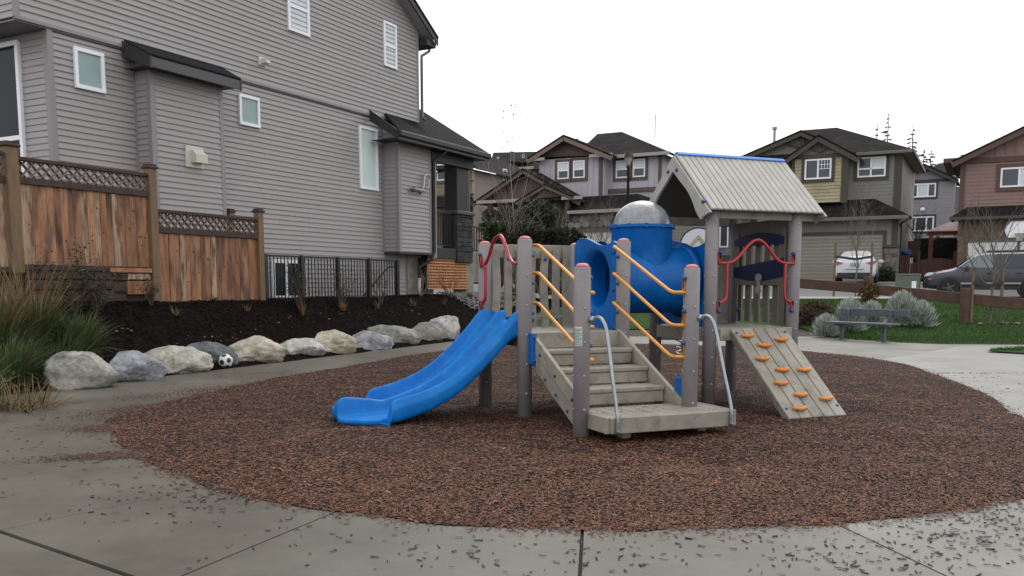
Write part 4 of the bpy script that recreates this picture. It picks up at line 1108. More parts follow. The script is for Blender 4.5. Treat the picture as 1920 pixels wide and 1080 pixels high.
BH.box(mb, sUR + .05, eA[0] + .02, gz - .16, gz + .02, -5, .35, .01); mb.build('eave', M_vdark, hs)
M_spout = mat('grey_downspout', (.105, .10, .10), rough=.4)
mb = MB(); so = sUR + .09
tube(mb, [BH.W(eA[0] - .12, .2, gz - .12), BH.W(eA[0] - .12, .2, gz - .25), BH.W(so, .12, gz - .45), BH.W(so, .12, gz - .6), BH.W(so, .12, BH.hit(789, 225, .12)[1] + .1), BH.W(so + .05, .2, BH.hit(789, 225, .12)[1] - .0)], .045, 8); mb.build('downspout', M_spout, hs, smooth=True)
mb = MB(); s2 = b1_[1] + .06
zg = BH.hit(808, 478, .5)[1]
tube(mb, [BH.W(s2 + .15, 1.0, ze - .15), BH.W(s2 + .12, .95, ze - .3), BH.W(s2, .62, ze - .5), BH.W(s2, .62, zg + .1), BH.W(s2 - .05, .55, zg - .15), BH.W(s2 - .30, .3, zg - .35), BH.W(s2 - .32, .28, zg - .7)], .045, 8)
ds = mb.build('downspout', M_vdark, hs, smooth=True)
mb = MB(); tube(mb, [BH.W(s2 - .32, .28, zg - .70), BH.W(s2 - .32, .28, 1.0)], .055, 10); mb.build('white_drain', mat('pale_drain', (.5, .5, .48), rough=.6), ds, smooth=True)
mb = MB(); BH.box(mb, s2 + .05, s2 + .25, zg - .1, ze - .3, .35, .56, .006); mb.build('corner_trim', M_vtrim, hs)
# gas meter pipes
M_pipe = mat('meter_grey', (.42, .42, .42), rough=.45, metal=.2)
gp = lambda x, y, o=.68: BH.P(x, y, o)
mb = MB(); tube(mb, smoothpath([gp(772, 352), gp(780, 354), gp(788, 356), gp(798, 358)], 3), .03, 8); tube(mb, smoothpath([gp(793, 356), gp(795, 345), gp(796, 332), gp(800, 327), gp(806, 329)], 4), .034, 8)
tube(mb, [gp(798, 352), gp(804, 352), gp(804, 335)], .025, 8); gm = mb.build('gas_meter_pipes', M_pipe, hs, smooth=True)
mb = MB(); c = gp(775, 355); lathe(mb, c - F_ * .05, [(.01, 0), (.08, .01), (.09, .06), (.05, .1)], 12, F_); c = gp(788, 360); lathe(mb, c - F_ * .05, [(.01, 0), (.06, .01), (.07, .06), (.04, .09)], 12, F_)
mb.build('regulator', mat('meter_dark', (.07, .07, .07), rough=.5), gm, smooth=True)
# foundation
mb = MB(); BH.box(mb, sL, bw + .02, .3, zS - .004, -.3, .008); mb.build('foundation', M_found, hs)
mb = MB(); BH.box(mb, bw, BH.hit(802, 500, .2)[0], .3, zb1 - .05, -.3, .06); mb.build('foundation', M_found, hs)
mb = MB(); BH.box(mb, bw - .03, bw + .02, zS, zb1, .0, .035); mb.build('corner_trim', M_vtrim, hs)
# porch floor, lattice, column, railing
sp0 = BH.hit(812, 475, .5)[0]; sp1 = BH.hit(884, 475, .5)[0]
zf1 = BH.hit(845, 466, .5)[1]; zf0 = BH.hit(845, 486, .5)[1]; zl = BH.hit(845, 541, .5)[1]
mb = MB(); BH.box(mb, sp0, sp1, zf0, zf1, -4, .5, .01); mb.build('porch_floor', M_vdark, hs)
M_latt = mat('orange_cedar_lattice', (.50, .23, .105), rough=.7, var=.2, vs=12)
ls0, ls1 = BH.hit(803, 510, .45)[0], BH.hit(876, 510, .45)[0]
mb = MB()
n = 26
for i in range(n + 1): a = ls0 + (ls1 - ls0) * i / n; BH.box(mb, a - .014, a + .014, zl, zf0 - .02, .42, .432)
nz = 10
for i in range(nz + 1): z = zl + (zf0 - .02 - zl) * i / nz; BH.box(mb, ls0, ls1, z - .022, z + .022, .434, .446)
mb.build('porch_lattice', M_latt, hs, kind='stuff')
mb = MB(); BH.box(mb, ls0, ls1, zl, zf0, .1, .2); mb.build('crawl_shade_slab', mat('black_void', (.01, .01, .01), rough=.9), hs)  # black slab stands in for the unlit space behind the lattice
cs0, cs1 = BH.hit(857, 350, .5)[0], BH.hit(879, 350, .5)[0]
zc = BH.hit(868, 398, .5)[1]
mb = MB(); BH.box(mb, cs0, cs1, zc, ze - .25, .02, .5, .01); cm = mb.build('porch_column', M_vdark, hs)
mb = MB(); BH.box(mb, cs1 + .003, cs1 + .16, zc, ze - .25, .05, .45, .01); mb.build('column_casing', mat('grey_casing', (.10, .096, .10), rough=.5), cm)
mb = MB(); BH.box(mb, cs0 - .12, cs1 + .25, zc - .08, zc + .03, -.1, .6, .015); mb.build('column_cap', mat('cap_grey', (.07, .07, .075), rough=.6), cm)
def stones(pl, parent, s0, s1, z0, z1, o, m_, sz=.2, jig=.3, th=.05, name='stone', seed=3, joined=False):
    r_ = random.Random(seed); z = z0; J_ = MB(); out = 0
    while z < z1 - .03:
        h = min(z1 - z, sz * r_.uniform(.55, 1.0)); a = s0
        while a < s1 - .02:
            w_ = min(s1 - a, sz * r_.uniform(.8, 1.9));
            if s1 - a - w_ < .06: w_ = s1 - a
            mb = J_ if joined else MB(); g = .008
            t = th * r_.uniform(.5, 1.2)
            pl.box(mb, a + g, a + w_ - g, z + g, z + h - g, o, o + t, min(.02, h * .2))
            if not joined: mb.build(name, m_, parent)
            out += 1; a += w_
        z += h
    if joined: J_.build(name, m_, parent, kind='stuff')
    return out
M_stoned = mat('charcoal_stone', (.034, .034, .037), rough=.85, objvar=.45, var=.25, vs=8, bump=.6, bs=25)
mb = MB(); BH.box(mb, cs0 - .06, cs1 + .18, zf0 - .1, zc - .08, -.02, .5); mb.build('stone_pier', M_stoned, hs)
stones(BH, hs, cs0 - .08, cs1 + .2, zf0 - .1, zc - .085, .5, M_stoned, .22, seed=5)
mb = MB(); BH.box(mb, BH.hit(876, 510, .45)[0] + .0, BH.hit(889, 510, .45)[0], .9, zf0 - .12, -.1, .42); mb.build('foundation', M_found, hs)
M_black = mat('black_metal', (.010, .010, .011), rough=.4)
def railing(pl, parent, s0, s1, z0, z1, o, n, posts=(), name='railing'):
    mb = MB(); pl.box(mb, s0, s1, z1 - .045, z1, o - .02, o + .02, .004); pl.box(mb, s0, s1, z0, z0 + .03, o - .015, o + .015, .004); r = mb.build(name, M_black, parent)
    for i in range(n): a = s0 + (s1 - s0) * (i + .5) / n; mb = MB(); pl.box(mb, a - .012, a + .012, z0 + .03, z1 - .045, o - .012, o + .012); mb.build('bar', M_black, r if parent is None or parent.type == 'EMPTY' else parent)
    return r
pr0, pr1 = BH.hit(818, 430, .4)[0], BH.hit(858, 430, .4)[0]
railing(BH, hs, pr0, pr1, zf1 + .08, BH.hit(838, 398, .4)[1], .4, 13)
railing(BH, hs, cs1 + .25, cs1 + 1.6, zf1 + .0, BH.hit(896, 425, .2)[1], .2, 8)
railing(BH, hs, pr0, pr1 + 1.2, zf1 + .08, BH.hit(838, 400, .4)[1] - .05, -3.4, 15)

# ------------------------------------------------------------------ black well guard in front of the basement window
gs0, gs1 = BH.hit(497, 520, .75)[0], BH.hit(747, 520, .75)[0]
gzt = BH.hit(620, 482, .75)[1]; gzb = BH.hit(620, 559, .75)[1]
gd = thing('well_guard', 'black metal bar guard in front of the basement window', 'railing', BH.W(gs0, .75, 1.0))
mb = MB(); BH.box(mb, gs0, gs1, gzt - .05, gzt, .73, .77, .004); mb.build('top_rail', M_black, gd)
mb = MB(); BH.box(mb, gs0, gs1, gzb, gzb + .035, .735, .765, .004); mb.build('bottom_rail', M_black, gd)
for px in (498, 566, 634, 692, 745):
    a = BH.hit(px, 520, .75)[0]; mb = MB(); BH.box(mb, a - .05, a + .05, .85, gzt + .01, .70, .80, .006); mb.build('post', M_black, gd)
n = 44
for i in range(n): a = gs0 + (gs1 - gs0) * (i + .5) / n; mb = MB(); BH.box(mb, a - .011, a + .011, gzb + .035, gzt - .05, .74, .76); mb.build('bar', M_black, gd)
mb = MB(); tube(mb, [BH.P(672, 566, .35), BH.P(728, 501, .35), BH.P(746, 500, .35)], .025, 6); mb.build('stair_rail', M_black, gd, smooth=True)

# ------------------------------------------------------------------ cedar fence
M_ced = mat('cedar_board', (0.2852, 0.1380, 0.0699), rough=.75, objvar=.30, var=.38, vs=2.6, c2=(.085, .042, .028), c2s=2.1, c2lo=.45, c2hi=.64, stretch=(3, 3, .6), bump=.35, bs=40)
M_ced2 = mat('orange_cedar_board', (.33, .14, .06), rough=.75, objvar=.22, var=.3, vs=2, c2=(.2, .08, .04), c2s=2.5, stretch=(3, 3, .6), bump=.3, bs=40)
M_ced3 = mat('silvered_cedar_board', (0.3465, 0.2408, 0.1610), rough=.8, objvar=.3, var=.4, vs=2.2, c2=(.13, .065, .038), c2s=2.5, stretch=(3, 3, .6), bump=.35, bs=40)
M_cpost = mat('fence_post_wood', (0.1980, 0.1215, 0.0630), rough=.8, var=.3, vs=3, stretch=(3, 3, .7), c2=(.12, .08, .05), c2s=3, bump=.3, bs=40)
M_cdark = mat('dark_stained_rail', (0.0480, 0.0288, 0.0216), rough=.8, var=.3, vs=5)
M_clat = mat('grey_brown_lattice', (.17, .12, .095), rough=.8, var=.35, vs=8)
M_knot = mat('dark_knot', (.05, .022, .012), rough=.8)
FP = Plane(395, 17.0 / (.34 + .5325) * .925, E_, F_)
fn = thing('cedar_fence', 'stepped cedar privacy fence with lattice tops below the grey house', 'fence', FP.W(FP.hit(300, 560)[0], 0, 1.0))
def fpost(px, ytop, ybot, w_=.16, o=.0, m_=M_cpost):
    a = FP.hit(px, (ytop + ybot) / 2, o)[0]; zt = FP.hit(px, ytop, o)[1]; zb_ = FP.hit(px, ybot, o)[1]
    mb = MB(); FP.box(mb, a - w_ / 2, a + w_ / 2, zb_ - .1, zt - .05, o - w_ / 2, o + w_ / 2, .008); p = mb.build('post', m_, fn)
    mb = MB(); FP.box(mb, a - w_ / 2 - .03, a + w_ / 2 + .03, zt - .05, zt - .01, o - w_ / 2 - .03, o + w_ / 2 + .03, .008); FP.box(mb, a - w_ / 2, a + w_ / 2, zt - .01, zt + .03, o - w_ / 2, o + w_ / 2, .02); mb.build('post_cap', M_cdark, p); return a
pa0 = fpost(22, 270, 500, .20, 0); pa1 = fpost(286, 312, 567, .17); pa2 = fpost(487, 394, 568, .15); fpost(431, 394, 440, .16, -1.5)
def fpanel(s0, s1, zt, zl_, zb_, n, seed):
    r_ = random.Random(seed)
    mb = MB(); FP.box(mb, s0, s1, zt - .06, zt, -.06, .06, .006); mb.build('top_rail', M_cdark, fn)
    mb = MB(); FP.box(mb, s0, s1, zl_ - .06, zl_ + .05, -.05, .05, .006); mb.build('middle_rail', M_cdark, fn)
    mb = MB(); FP.box(mb, s0, s1, zb_ - .09, zb_, -.04, .05, .006); mb.build('bottom_rail', M_cdark, fn)
    w_ = (s1 - s0) / n
    for i in range(n):
        a = s0 + w_ * i; o = .0 if i % 2 else .014
        k = r_.random(); m_ = M_ced2 if k < .12 else M_ced3 if k < .4 else M_ced
        mb = MB(); FP.box(mb, a + .003, a + w_ * r_.uniform(.97, 1.0), zb_, zl_ - .06, o - .02, o, .003); bd = mb.build('board', m_, fn)
        for _ in range(r_.choice((0, 0, 1, 1, 2))):
            mb = MB(); zz = r_.uniform(zb_ + .2, zl_ - .2); c = FP.W(a + w_ * r_.uniform(.3, .7), o + .0005, zz); lathe(mb, c, [(r_.uniform(.008, .028), 0), (.006, .002)], 7, F_); mb.build('knot', M_knot, bd)
    # lattice: two layers of crossed laths, clipped to the frame
    mb = MB(); z0, z1 = zl_ + .05, zt - .06; st = .165; hh = z1 - z0
    for sg, oo in ((1, .008), (-1, -.008)):
        a = s0 - hh
        while a < s1 + hh:
            lo, hi = 0.0, 1.0
            for (t0) in (0,):
                pass
            x0, x1 = (a, a + hh) if sg > 0 else (a + hh, a)
            # clip by s0..s1
            def clip(x0, x1):
                t0, t1 = 0., 1.; dx = x1 - x0
                for lim, s_ in ((s0, 1), (s1, -1)):
                    f0 = (x0 - lim) * s_; f1 = (x1 - lim) * s_
                    if f0 < 0 and f1 < 0: return None
                    if f0 < 0: t0 = max(t0, f0 / (f0 - f1))
                    if f1 < 0: t1 = min(t1, f0 / (f0 - f1))
                return t0, t1
            q = clip(x0, x1)
            if q and q[1] - q[0] > .05:
                bar(mb, FP.W(x0 + (x1 - x0) * q[0], oo, z0 + hh * q[0]), FP.W(x0 + (x1 - x0) * q[1], oo, z0 + hh * q[1]), .012, .062, F_)
            a += st
    mb.build('lattice', M_clat, fn, kind='stuff')
z = lambda x, y: FP.hit(x, y)[1]
fpanel(pa0 + .1, pa1 - .1, (z(60, 297) + z(270, 325)) / 2, (z(60, 341) + z(270, 362)) / 2, z(250, 500), 20, 1)
fpanel(pa1 + .09, pa2 - .08, (z(310, 392) + z(475, 410)) / 2, (z(310, 433) + z(475, 441)) / 2, (z(310, 564) + z(475, 562)) / 2, 20, 2)
fpanel(pa0 - 5.0, pa0 - 2.7, z(5, 290) + .05, z(5, 335), z(5, 500), 15, 4)
fpanel(pa0 - 2.6, pa0 - .12, z(5, 290) + .05, z(5, 335), z(5, 500), 16, 3)
mb = MB(); FP.box(mb, pa1 + .09, pa2 - .08, (z(310, 564) + z(475, 562)) / 2 - .22, (z(310, 564) + z(475, 562)) / 2 - .095, -.02, .03, .004); mb.build('kick_board', M_ced, fn)
# retaining timbers below the upper panel
for k, (x0, x1, y0, y1, m_) in enumerate(((50, 240, 507, 523, M_cdark), (50, 212, 526, 542, M_cdark), (60, 236, 545, 566, M_cdark), (205, 283, 503, 511, M_ced2), (208, 283, 513, 524, M_ced3), (238, 283, 527, 552, M_ced2), (212, 236, 529, 552, M_cdark))):
    a0, a1, z0, z1 = FP.rect(x0, y0, x1, y1, .02); mb = MB(); FP.box(mb, a0, a1, z0, z1, -.06 + .01 * (k % 3), .02 + .012 * (k % 4), .005); mb.build('retaining_timber', m_, fn)
a0, a1, z0, z1 = FP.rect(-900, 498, 283, 575, -.1); mb = MB(); FP.box(mb, a0, a1, z0 - .3, z1, -.16, -.08); mb.build('retaining_backing', M_cdark, fn)
# ------------------------------------------------------------------ houses across the street
def FPl(px, Y): return Plane(px, Y, F_, -E_)
def SPl(px, Y): return Plane(px, Y, E_, F_)
M_glassf = mat('far_window_glass', (.055, .062, .075), rough=.12, spec=.4)  # paler base colour, with sky reflection painted in
M_roof2 = mat('brown_black_shingles', (0.0128, 0.0112, 0.0128), rough=.95, var=.35, vs=4, bump=.6, bs=20, c2=(.022, .020, .016), c2s=1.2, spec=.1)
M_gut = mat('weathered_gutter', (0.3000, 0.2820, 0.2700), rough=.6)
def gable(pl, parent, apex, left, right, o, m_face, m_trim, zbot=None, depth=5, bw=.26, over=.35, m_roof=None, sid=None, name='gable', bottom=True):
    """gable face in plane pl at out o; apex/left/right are pixels"""
    A, L, Rr = pl.hit(*apex, o), pl.hit(*left, o), pl.hit(*right, o)
    zl = (L[1] + Rr[1]) / 2 if abs(L[1] - Rr[1]) < .8 else None
    mb = MB(); pl.poly(mb, [L, Rr, A], o, .2); g = fixn(mb.build(name + '_wall', m_face, parent))
    if sid:
        def span(z):
            t = max(0, min(1, (z - L[1]) / (A[1] - L[1]))); t2 = max(0, min(1, (z - Rr[1]) / (A[1] - Rr[1])))
            return L[0] + (A[0] - L[0]) * t, Rr[0] + (A[0] - Rr[0]) * t2
        siding(pl, L[0], Rr[0], max(L[1], Rr[1]), A[1] - .15, sid, o + .002, m_face, g, span, .02)
    for q, sg in ((L, -1), (Rr, 1)):
        mb = MB(); d = Vector((q[0] - A[0], q[1] - A[1])); n = d.length; e = d / n
        p0 = pl.W(A[0], o + over, A[1]); p1 = pl.W(q[0] + e[0] * .25, o + over, q[1] + e[1] * .25)
        bar(mb, p0 - Z3 * bw * .5, p1 - Z3 * bw * .5, .05, bw, Z3); mb.build('barge_board', m_trim, parent)
        mb = MB(); slab(mb, [pl.W(A[0], o + over + .04, A[1] + .03), p1 + pl.N * .04 + Z3 * .03, pl.W(q[0] + e[0] * .25, o - depth, q[1] + e[1] * .25 + .03), pl.W(A[0], o - depth, A[1] + .03)], .09); mb.build('roof', m_roof or M_roof2, parent)
    return A, L, Rr
def roofpoly(parent, pts, m_=None, th=.12, name='roof', label=None):
    mb = MB(); slab(mb, pts, th); return fixn(mb.build(name, m_ or M_roof2, parent, label=label))
def gutter(pl, parent, x0, y0, x1, y1, o, h=.16, m_=None, w_=.12, level=True):
    a, b = pl.hit(x0, y0, o), pl.hit(x1, y1, o); z = (a[1] + b[1]) / 2
    mb = MB(); pl.box(mb, a[0], b[0], z - h / 2, z + h / 2, o - w_, o, .01); mb.build('gutter', m_ or M_gut, parent); return a[0], b[0], z
def wall(pl, parent, px, o, depth, m_, sid=None, pitch=.18, lip=.018, name='wall', label=None, vert=None):
    s0, s1, z0, z1 = pl.rect(*px, o=o); mb = MB(); pl.box(mb, s0, s1, z0, z1, o - depth, o - .002); w_ = mb.build(name, m_, parent, label=label)
    if sid: siding(pl, s0, s1, z0, z1, pitch, o, sid, w_, None, lip)
    if vert:
        mb = MB(); n = int((s1 - s0) / .3)
        for i in range(n + 1): a = s0 + (s1 - s0) * i / n; pl.box(mb, a - .02, a + .02, z0, z1, o, o + .025)
        mb.build('battens', m_, w_, kind='stuff')
    return s0, s1, z0, z1
def pbox(pl, parent, px, o0, o1, m_, name, ch=.005):
    s0, s1, z0, z1 = pl.rect(*px, o=o1); mb = MB(); pl.box(mb, s0, s1, z0, z1, o0, o1, ch); return mb.build(name, m_, parent)
def beam(pl, parent, p0, p1, o, w_, m_, name='timber'):
    mb = MB(); bar(mb, pl.P(*p0, o=o), pl.P(*p1, o=o), .06, w_, Z3); return mb.build(name, m_, parent)

# --- house with tan shingle bay (right of centre)
M_ggreen = mat('olive_grey_siding', (0.1779, 0.1755, 0.1647), rough=.7, var=.06, vs=2)
M_tanshin = mat('tan_shingle_siding', (0.3509, 0.3047, 0.1947), rough=.75, var=.2, vs=1.6, c2=(.20, .15, .085), c2s=1.2, c2lo=.55, c2hi=.7)
M_otrim = mat('dark_olive_trim', (.045, .038, .026), rough=.6)
M_gdoor = mat('khaki_garage_door', (0.301, 0.262, 0.183), rough=.55, var=.05, vs=1)
M_gside = mat('side_siding_dark', (0.2552, 0.2471, 0.2228), rough=.7)
H2 = FPl(1580, 44.6)
h2 = thing('olive_house', 'olive grey house with tan shingled bay and wide khaki garage door', 'house', H2.W(0, 0, 1.5))
wall(H2, h2, (1400, 288, 1688, 402), -.9, 6, M_ggreen, M_ggreen, .17)
wall(H2, h2, (1335, 400, 1684, 529), .0, 6, M_ggreen, M_ggreen, .17)
window(H2, h2, (1349, 420, 1366, 464), .02, .07, panes=(M_glassf,))
wall(H2, h2, (1488, 292, 1585, 380), -.2, 1.5, M_tanshin, M_tanshin, .17, .03, name='bay_wall')
# side wall turning away at the right
e_ = H2.W(H2.rect(1400, 288, 1688, 402, o=-.9)[1], -.9, 0); S2 = Plane(0, 10, E_, F_); S2.O = e_ + F_ * .01
zb0 = H2.hit(1680, 525, 0)[1]; zt0 = H2.hit(1680, 286, -.9)[1]
siding(S2, -.0, 9, zb0, zt0, .17, .0, M_gside, h2, None, .02)
mb = MB(); S2.box(mb, -.0, .12, zb0, zt0, .0, .05); mb.build('corner_trim', M_otrim, h2)
pbox(H2, h2, (1676, 290, 1690, 404), -.9, -.84, M_otrim, 'corner_trim'); pbox(H2, h2, (1577, 290, 1590, 380), -.25, -.14, M_otrim, 'corner_trim'); pbox(H2, h2, (1484, 292, 1490, 340), -.25, -.14, M_otrim, 'corner_trim')
pbox(H2, h2, (1490, 289, 1582, 296), -.25, -.12, M_otrim, 'frieze_board')
pbox(H2, h2, (1672, 412, 1684, 460), .0, .05, M_otrim, 'corner_trim')
window(H2, h2, (1509, 298, 1559, 336), -.16, .08, mull=(.5,), panes=(M_glassf, M_glassf), trim=M_otrim, tw=.16, grid=(.52, .96, 4, 2))
window(H2, h2, (1608, 294, 1661, 332), -.86, .08, mull=(.48,), hm=(.42,), panes=(M_glassf, M_glassf, M_glassf, M_blind), trim=M_otrim, tw=.16)
window(H2, h2, (1468, 306, 1480, 330), -.86, .07, panes=(M_glassf,))
# roofs
R0 = H2.P(1604, 286, -.4); R1 = H2.P(1712, 281, -.4); R1.z = R0.z = (R0.z + R1.z) / 2 + .02
RL = H2.P(1400, 290, -.4); RL.z = R0.z
pkR = H2.P(1569, 239, -4.6); pkL = H2.P(1500, 246, -4.6); pkL.z = pkR.z
backR = R1 + E_ * 9.0
roofpoly(h2, [RL, R1, pkR, pkL]); roofpoly(h2, [R1, backR, pkR + E_ * 2.2, pkR])
mb = MB(); mb.add([R1 - Z3 * .15, backR - Z3 * .15, backR - Z3 * .15 - F_ * .75, R1 - Z3 * .15 - F_ * .75], [(0, 1, 2, 3)]); mb.build('soffit', mat('tan_soffit', (.22, .20, .17), rough=.7), h2)
mb = MB(); bar(mb, R1 - Z3 * .07, backR - Z3 * .07, .1, .17); mb.build('gutter', M_otrim, h2)
gutter(H2, h2, 1605, 288, 1711, 283, -.38, .15, mat('brown_gutter', (.12, .11, .095), rough=.6))
gable(H2, h2, (1505, 247), (1392, 296), (1600, 288), -.85, M_ggreen, M_otrim, over=.4, depth=4)
gable(H2, h2, (1537, 255), (1472, 300), (1604, 291), -.2, M_ggreen, M_otrim, over=.35, depth=4, bw=.3)
beam(H2, h2, (1537, 262), (1537, 282), -.1, .16, M_otrim); beam(H2, h2, (1515, 272), (1537, 284), -.09, .15, M_otrim); beam(H2, h2, (1560, 270), (1537, 284), -.09, .15, M_otrim)
beam(H2, h2, (1505, 258), (1505, 272), -.7, .16, M_otrim); beam(H2, h2, (1480, 268), (1503, 275), -.69, .15, M_otrim)
# lower roof over the garage
g0 = H2.P(1440, 411, .7); g1 = H2.P(1704, 403, .7); zz = (g0.z + g1.z) / 2; g0.z = g1.z = zz
t0 = H2.P(1440, 380, -.9); t1 = H2.P(1640, 374, -.9); zz2 = (t0.z + t1.z) / 2; t0.z = t1.z = zz2
roofpoly(h2, [g0, g1, t1, t0]); roofpoly(h2, [g1, g1 + E_ * 2.2, t1 + E_ * .2, t1])
gutter(H2, h2, 1440, 415, 1704, 406, .72, .17, mat('brown_gutter', (.12, .11, .095)))
pbox(H2, h2, (1588, 376, 1640, 383), -.9, -.83, M_otrim, 'belt_trim')
# garage door: panels with recessed joints
gs = H2.rect(1478, 441, 1654, 526, o=.02)
mb = MB(); H2.box(mb, gs[0], gs[1] + .16, gs[3], gs[3] + .17, .0, .06); H2.box(mb, gs[1], gs[1] + .16, gs[2], gs[3] - .002, .0, .055); mb.build('garage_trim', M_otrim, h2)
def gdoor(pl, parent, s0, s1, z0, z1, m_, nx, nz, o=.0):
    mb = MB(); pl.box(mb, s0, s1, z0, z1, o - .05, o + .006); d = mb.build('garage_door', m_, parent)
    for i in range(nx):
        for j in range(nz):
            w_, h_ = (s1 - s0) / nx, (z1 - z0) / nz; mb = MB(); pl.box(mb, s0 + w_ * i + w_ * .035, s0 + w_ * (i + 1) - w_ * .035, z0 + h_ * j + h_ * .045, z0 + h_ * (j + 1) - h_ * .045, o + .0, o + .009, .003); mb.build('panel', m_, d)
gdoor(H2, h2, gs[0], gs[1], gs[2], gs[3], M_gdoor, 8, 8)
M_stoneb = mat('brown_grey_ledgestone', (.15, .125, .10), rough=.9, objvar=.4, var=.3, vs=6, bump=.6, bs=15)
q = H2.rect(1657, 464, 1682, 526, .02); stones(H2, h2, q[0], q[1], q[2], q[3], .02, M_stoneb, .2, seed=9)
mb = MB(); H2.box(mb, q[0] - .05, q[1] + .05, q[3], q[3] + .12, .0, .16, .01); mb.build('stone_cap', M_otrim, h2)
mb = MB(); pp = H2.P(1452, 258, -2); lathe(mb, Vector((pp.x, pp.y, pp.z - .6)), [(.07, 0), (.07, 1.0), (.13, 1.02), (.13, 1.15)], 8); mb.build('vent_pipe', M_gut, h2)
mb = MB(); dp = R1 - F_ * .3
tube(mb, [H2.P(1704, 407, .7) - Z3 * .1, H2.P(1690, 418, .1), S2.W(.05, .12, H2.hit(1688, 425)[1]), S2.W(.05, .12, zb0 + .1)], .05, 6); mb.build('downspout', M_otrim, h2, smooth=True)

# --- brown house at the right edge
M_brsid = mat('mauve_brown_siding', (0.2242, 0.1426, 0.1253), rough=.7, var=.06, vs=2)
M_brtrim = mat('red_brown_trim', (.085, .042, .034), rough=.6)
H3 = FPl(1860, 42.0)
h3 = thing('brown_house', 'mauve brown house with brick garage front at the right edge', 'house', H3.W(0, 0, 1.3))
wall(H3, h3, (1806, 300, 2060, 400), -.7, 6, M_brsid, M_brsid, .17)
pbox(H3, h3, (1799, 290, 1809, 402), -.75, -.62, M_brtrim, 'corner_trim')
wall(H3, h3, (1795, 404, 2060, 540), .0, 5, mat('brown_mortar', (.14, .115, .095), rough=.9))
q = H3.rect(1795, 412, 1814, 535, .0); M_brick = mat('brown_ledge_brick', (.17, .115, .078), rough=.9, objvar=.35, var=.25, vs=6, bump=.4, bs=20)
def bricks(pl, parent, s0, s1, z0, z1, o, bw, bh, m_, seed=1):
    r_ = random.Random(seed); J_ = MB(); z = z0; k = 0
    while z < z1 - .04:
        a = s0 - (bw * .5 if k % 2 else 0)
        while a < s1:
            x0, x1 = max(a, s0), min(a + bw * r_.uniform(.95, 1.0), s1)
            if x1 - x0 > .05: pl.box(J_, x0 + .012, x1 - .012, z + .008, z + bh - .012, o, o + r_.uniform(.012, .05))
            a += bw
        z += bh; k += 1
    J_.build('bricks', m_, parent, kind='stuff')
M_brickj = mat('brown_brick_course', (.17, .115, .08), rough=.9, var=.5, vs=3.5, c2=(.10, .075, .06), c2s=4, bump=.4, bs=20)
qq = H3.rect(1795, 410, 2060, 450, .0)
bricks(H3, h3, qq[0], qq[1], H3.hit(1860, 449)[1], H3.hit(1860, 408)[1], .0, .38, .12, M_brickj)
bricks(H3, h3, q[0], q[1], q[2], H3.hit(1804, 452)[1], .0, .38, .12, M_brickj, 2)
gs = H3.rect(1813, 454, 1990, 536, .02)
M_wdoor = mat('white_garage_door', (.56, .56, .57), rough=.5)
gdoor(H3, h3, gs[0], gs[1], gs[2], gs[3], M_wdoor, 1, 9, .01)
window(H3, h3, (1876, 313, 1960, 350), -.66, .08, mull=(.42,), panes=(M_glassf, M_blind), trim=M_brtrim, tw=.18)
pbox(H3, h3, (1810, 290, 2060, 300), -.75, -.62, M_brtrim, 'belt_trim')
A3 = (2010, 197)
gable(H3, h3, A3, (1795, 300), (2230, 300), -.68, M_brsid, M_brtrim, over=.5, depth=6, bw=.3)
mb = MB(); s0_ = H3.hit(1830, 280, -.66)[0]
for i in range(18):
    a = s0_ + i * .42; zt_g = H3.hit(1795, 300, -.66)[1] + (a - H3.hit(1795, 300, -.66)[0]) * .44; zb_g = H3.hit(1860, 291, -.66)[1]
    if zt_g > zb_g + .1: H3.box(mb, a - .02, a + .02, zb_g, min(zt_g, zb_g + 2), -.68, -.64)
mb.build('battens', M_brsid, h3, kind='stuff')
g0 = H3.P(1780, 408, .6); g1 = H3.P(2060, 400, .6); g0.z = g1.z = g0.z
t0 = H3.P(1815, 388, -.7); t1 = H3.P(2060, 384, -.7); t0.z = t1.z = t0.z
roofpoly(h3, [g0, g1, t1, t0]); roofpoly(h3, [g0 + E_ * 2.2, g0, t0, t0 + E_ * .1])
gutter(H3, h3, 1780, 410, 2060, 402, .62, .13, mat('black_gutter', (.05, .045, .045)))
mb = MB(); s_ = H3.hit(1790, 320, -.7)[0]
H3.box(mb, s_ - .5, s_ + .3, H3.hit(1790, 306, -.7)[1], H3.hit(1790, 300, -.7)[1] + .05, -6, -.3); mb.build('side_eave', M_brtrim, h3)
S3 = Plane(0, 10, E_, -F_); S3.O = H3.W(H3.hit(1801, 350, -.7)[0], -.7, 0)

# --- grey house far behind, between the two
M_fgrey = mat('plain_grey_siding', (0.2379, 0.2223, 0.2389), rough=.7)
H4 = FPl(1740, 60)
h4 = thing('far_grey_house', 'small grey house far back between the olive and brown houses', 'house', H4.W(0, 0, 1.6))
wall(H4, h4, (1690, 328, 1786, 536), 0, 5, M_fgrey, M_fgrey, .2)
window(H4, h4, (1709, 344, 1755, 370), .02, .09, mull=(.25, .68), panes=(M_glassf, M_blind, M_glassf), trim=M_vdark, tw=.12)
window(H4, h4, (1707, 406, 1751, 434), .02, .09, mull=(.22, .68), panes=(M_glassf,), trim=M_vdark, tw=.12)
gable(H4, h4, (1735, 309), (1690, 330), (1790, 334), .0, M_fgrey, M_vdark, over=.4, depth=4, sid=.2)
pbox(H4, h4, (1700, 336, 1786, 341), -.1, .06, M_vdark, 'belt_trim')
wall(H4, h4, (1786, 350, 1815, 536), -2, 3, M_fgrey, M_fgrey, .2)
roofpoly(h4, [H4.P(1745, 315, -3), H4.P(1800, 332, -1), H4.P(1800, 303, -6), H4.P(1760, 306, -6)])
mb = MB(); pp = H4.P(1730, 393, .0); ball(mb, pp, .16, 8, 5); mb.build('wall_vent', M_white, h4)

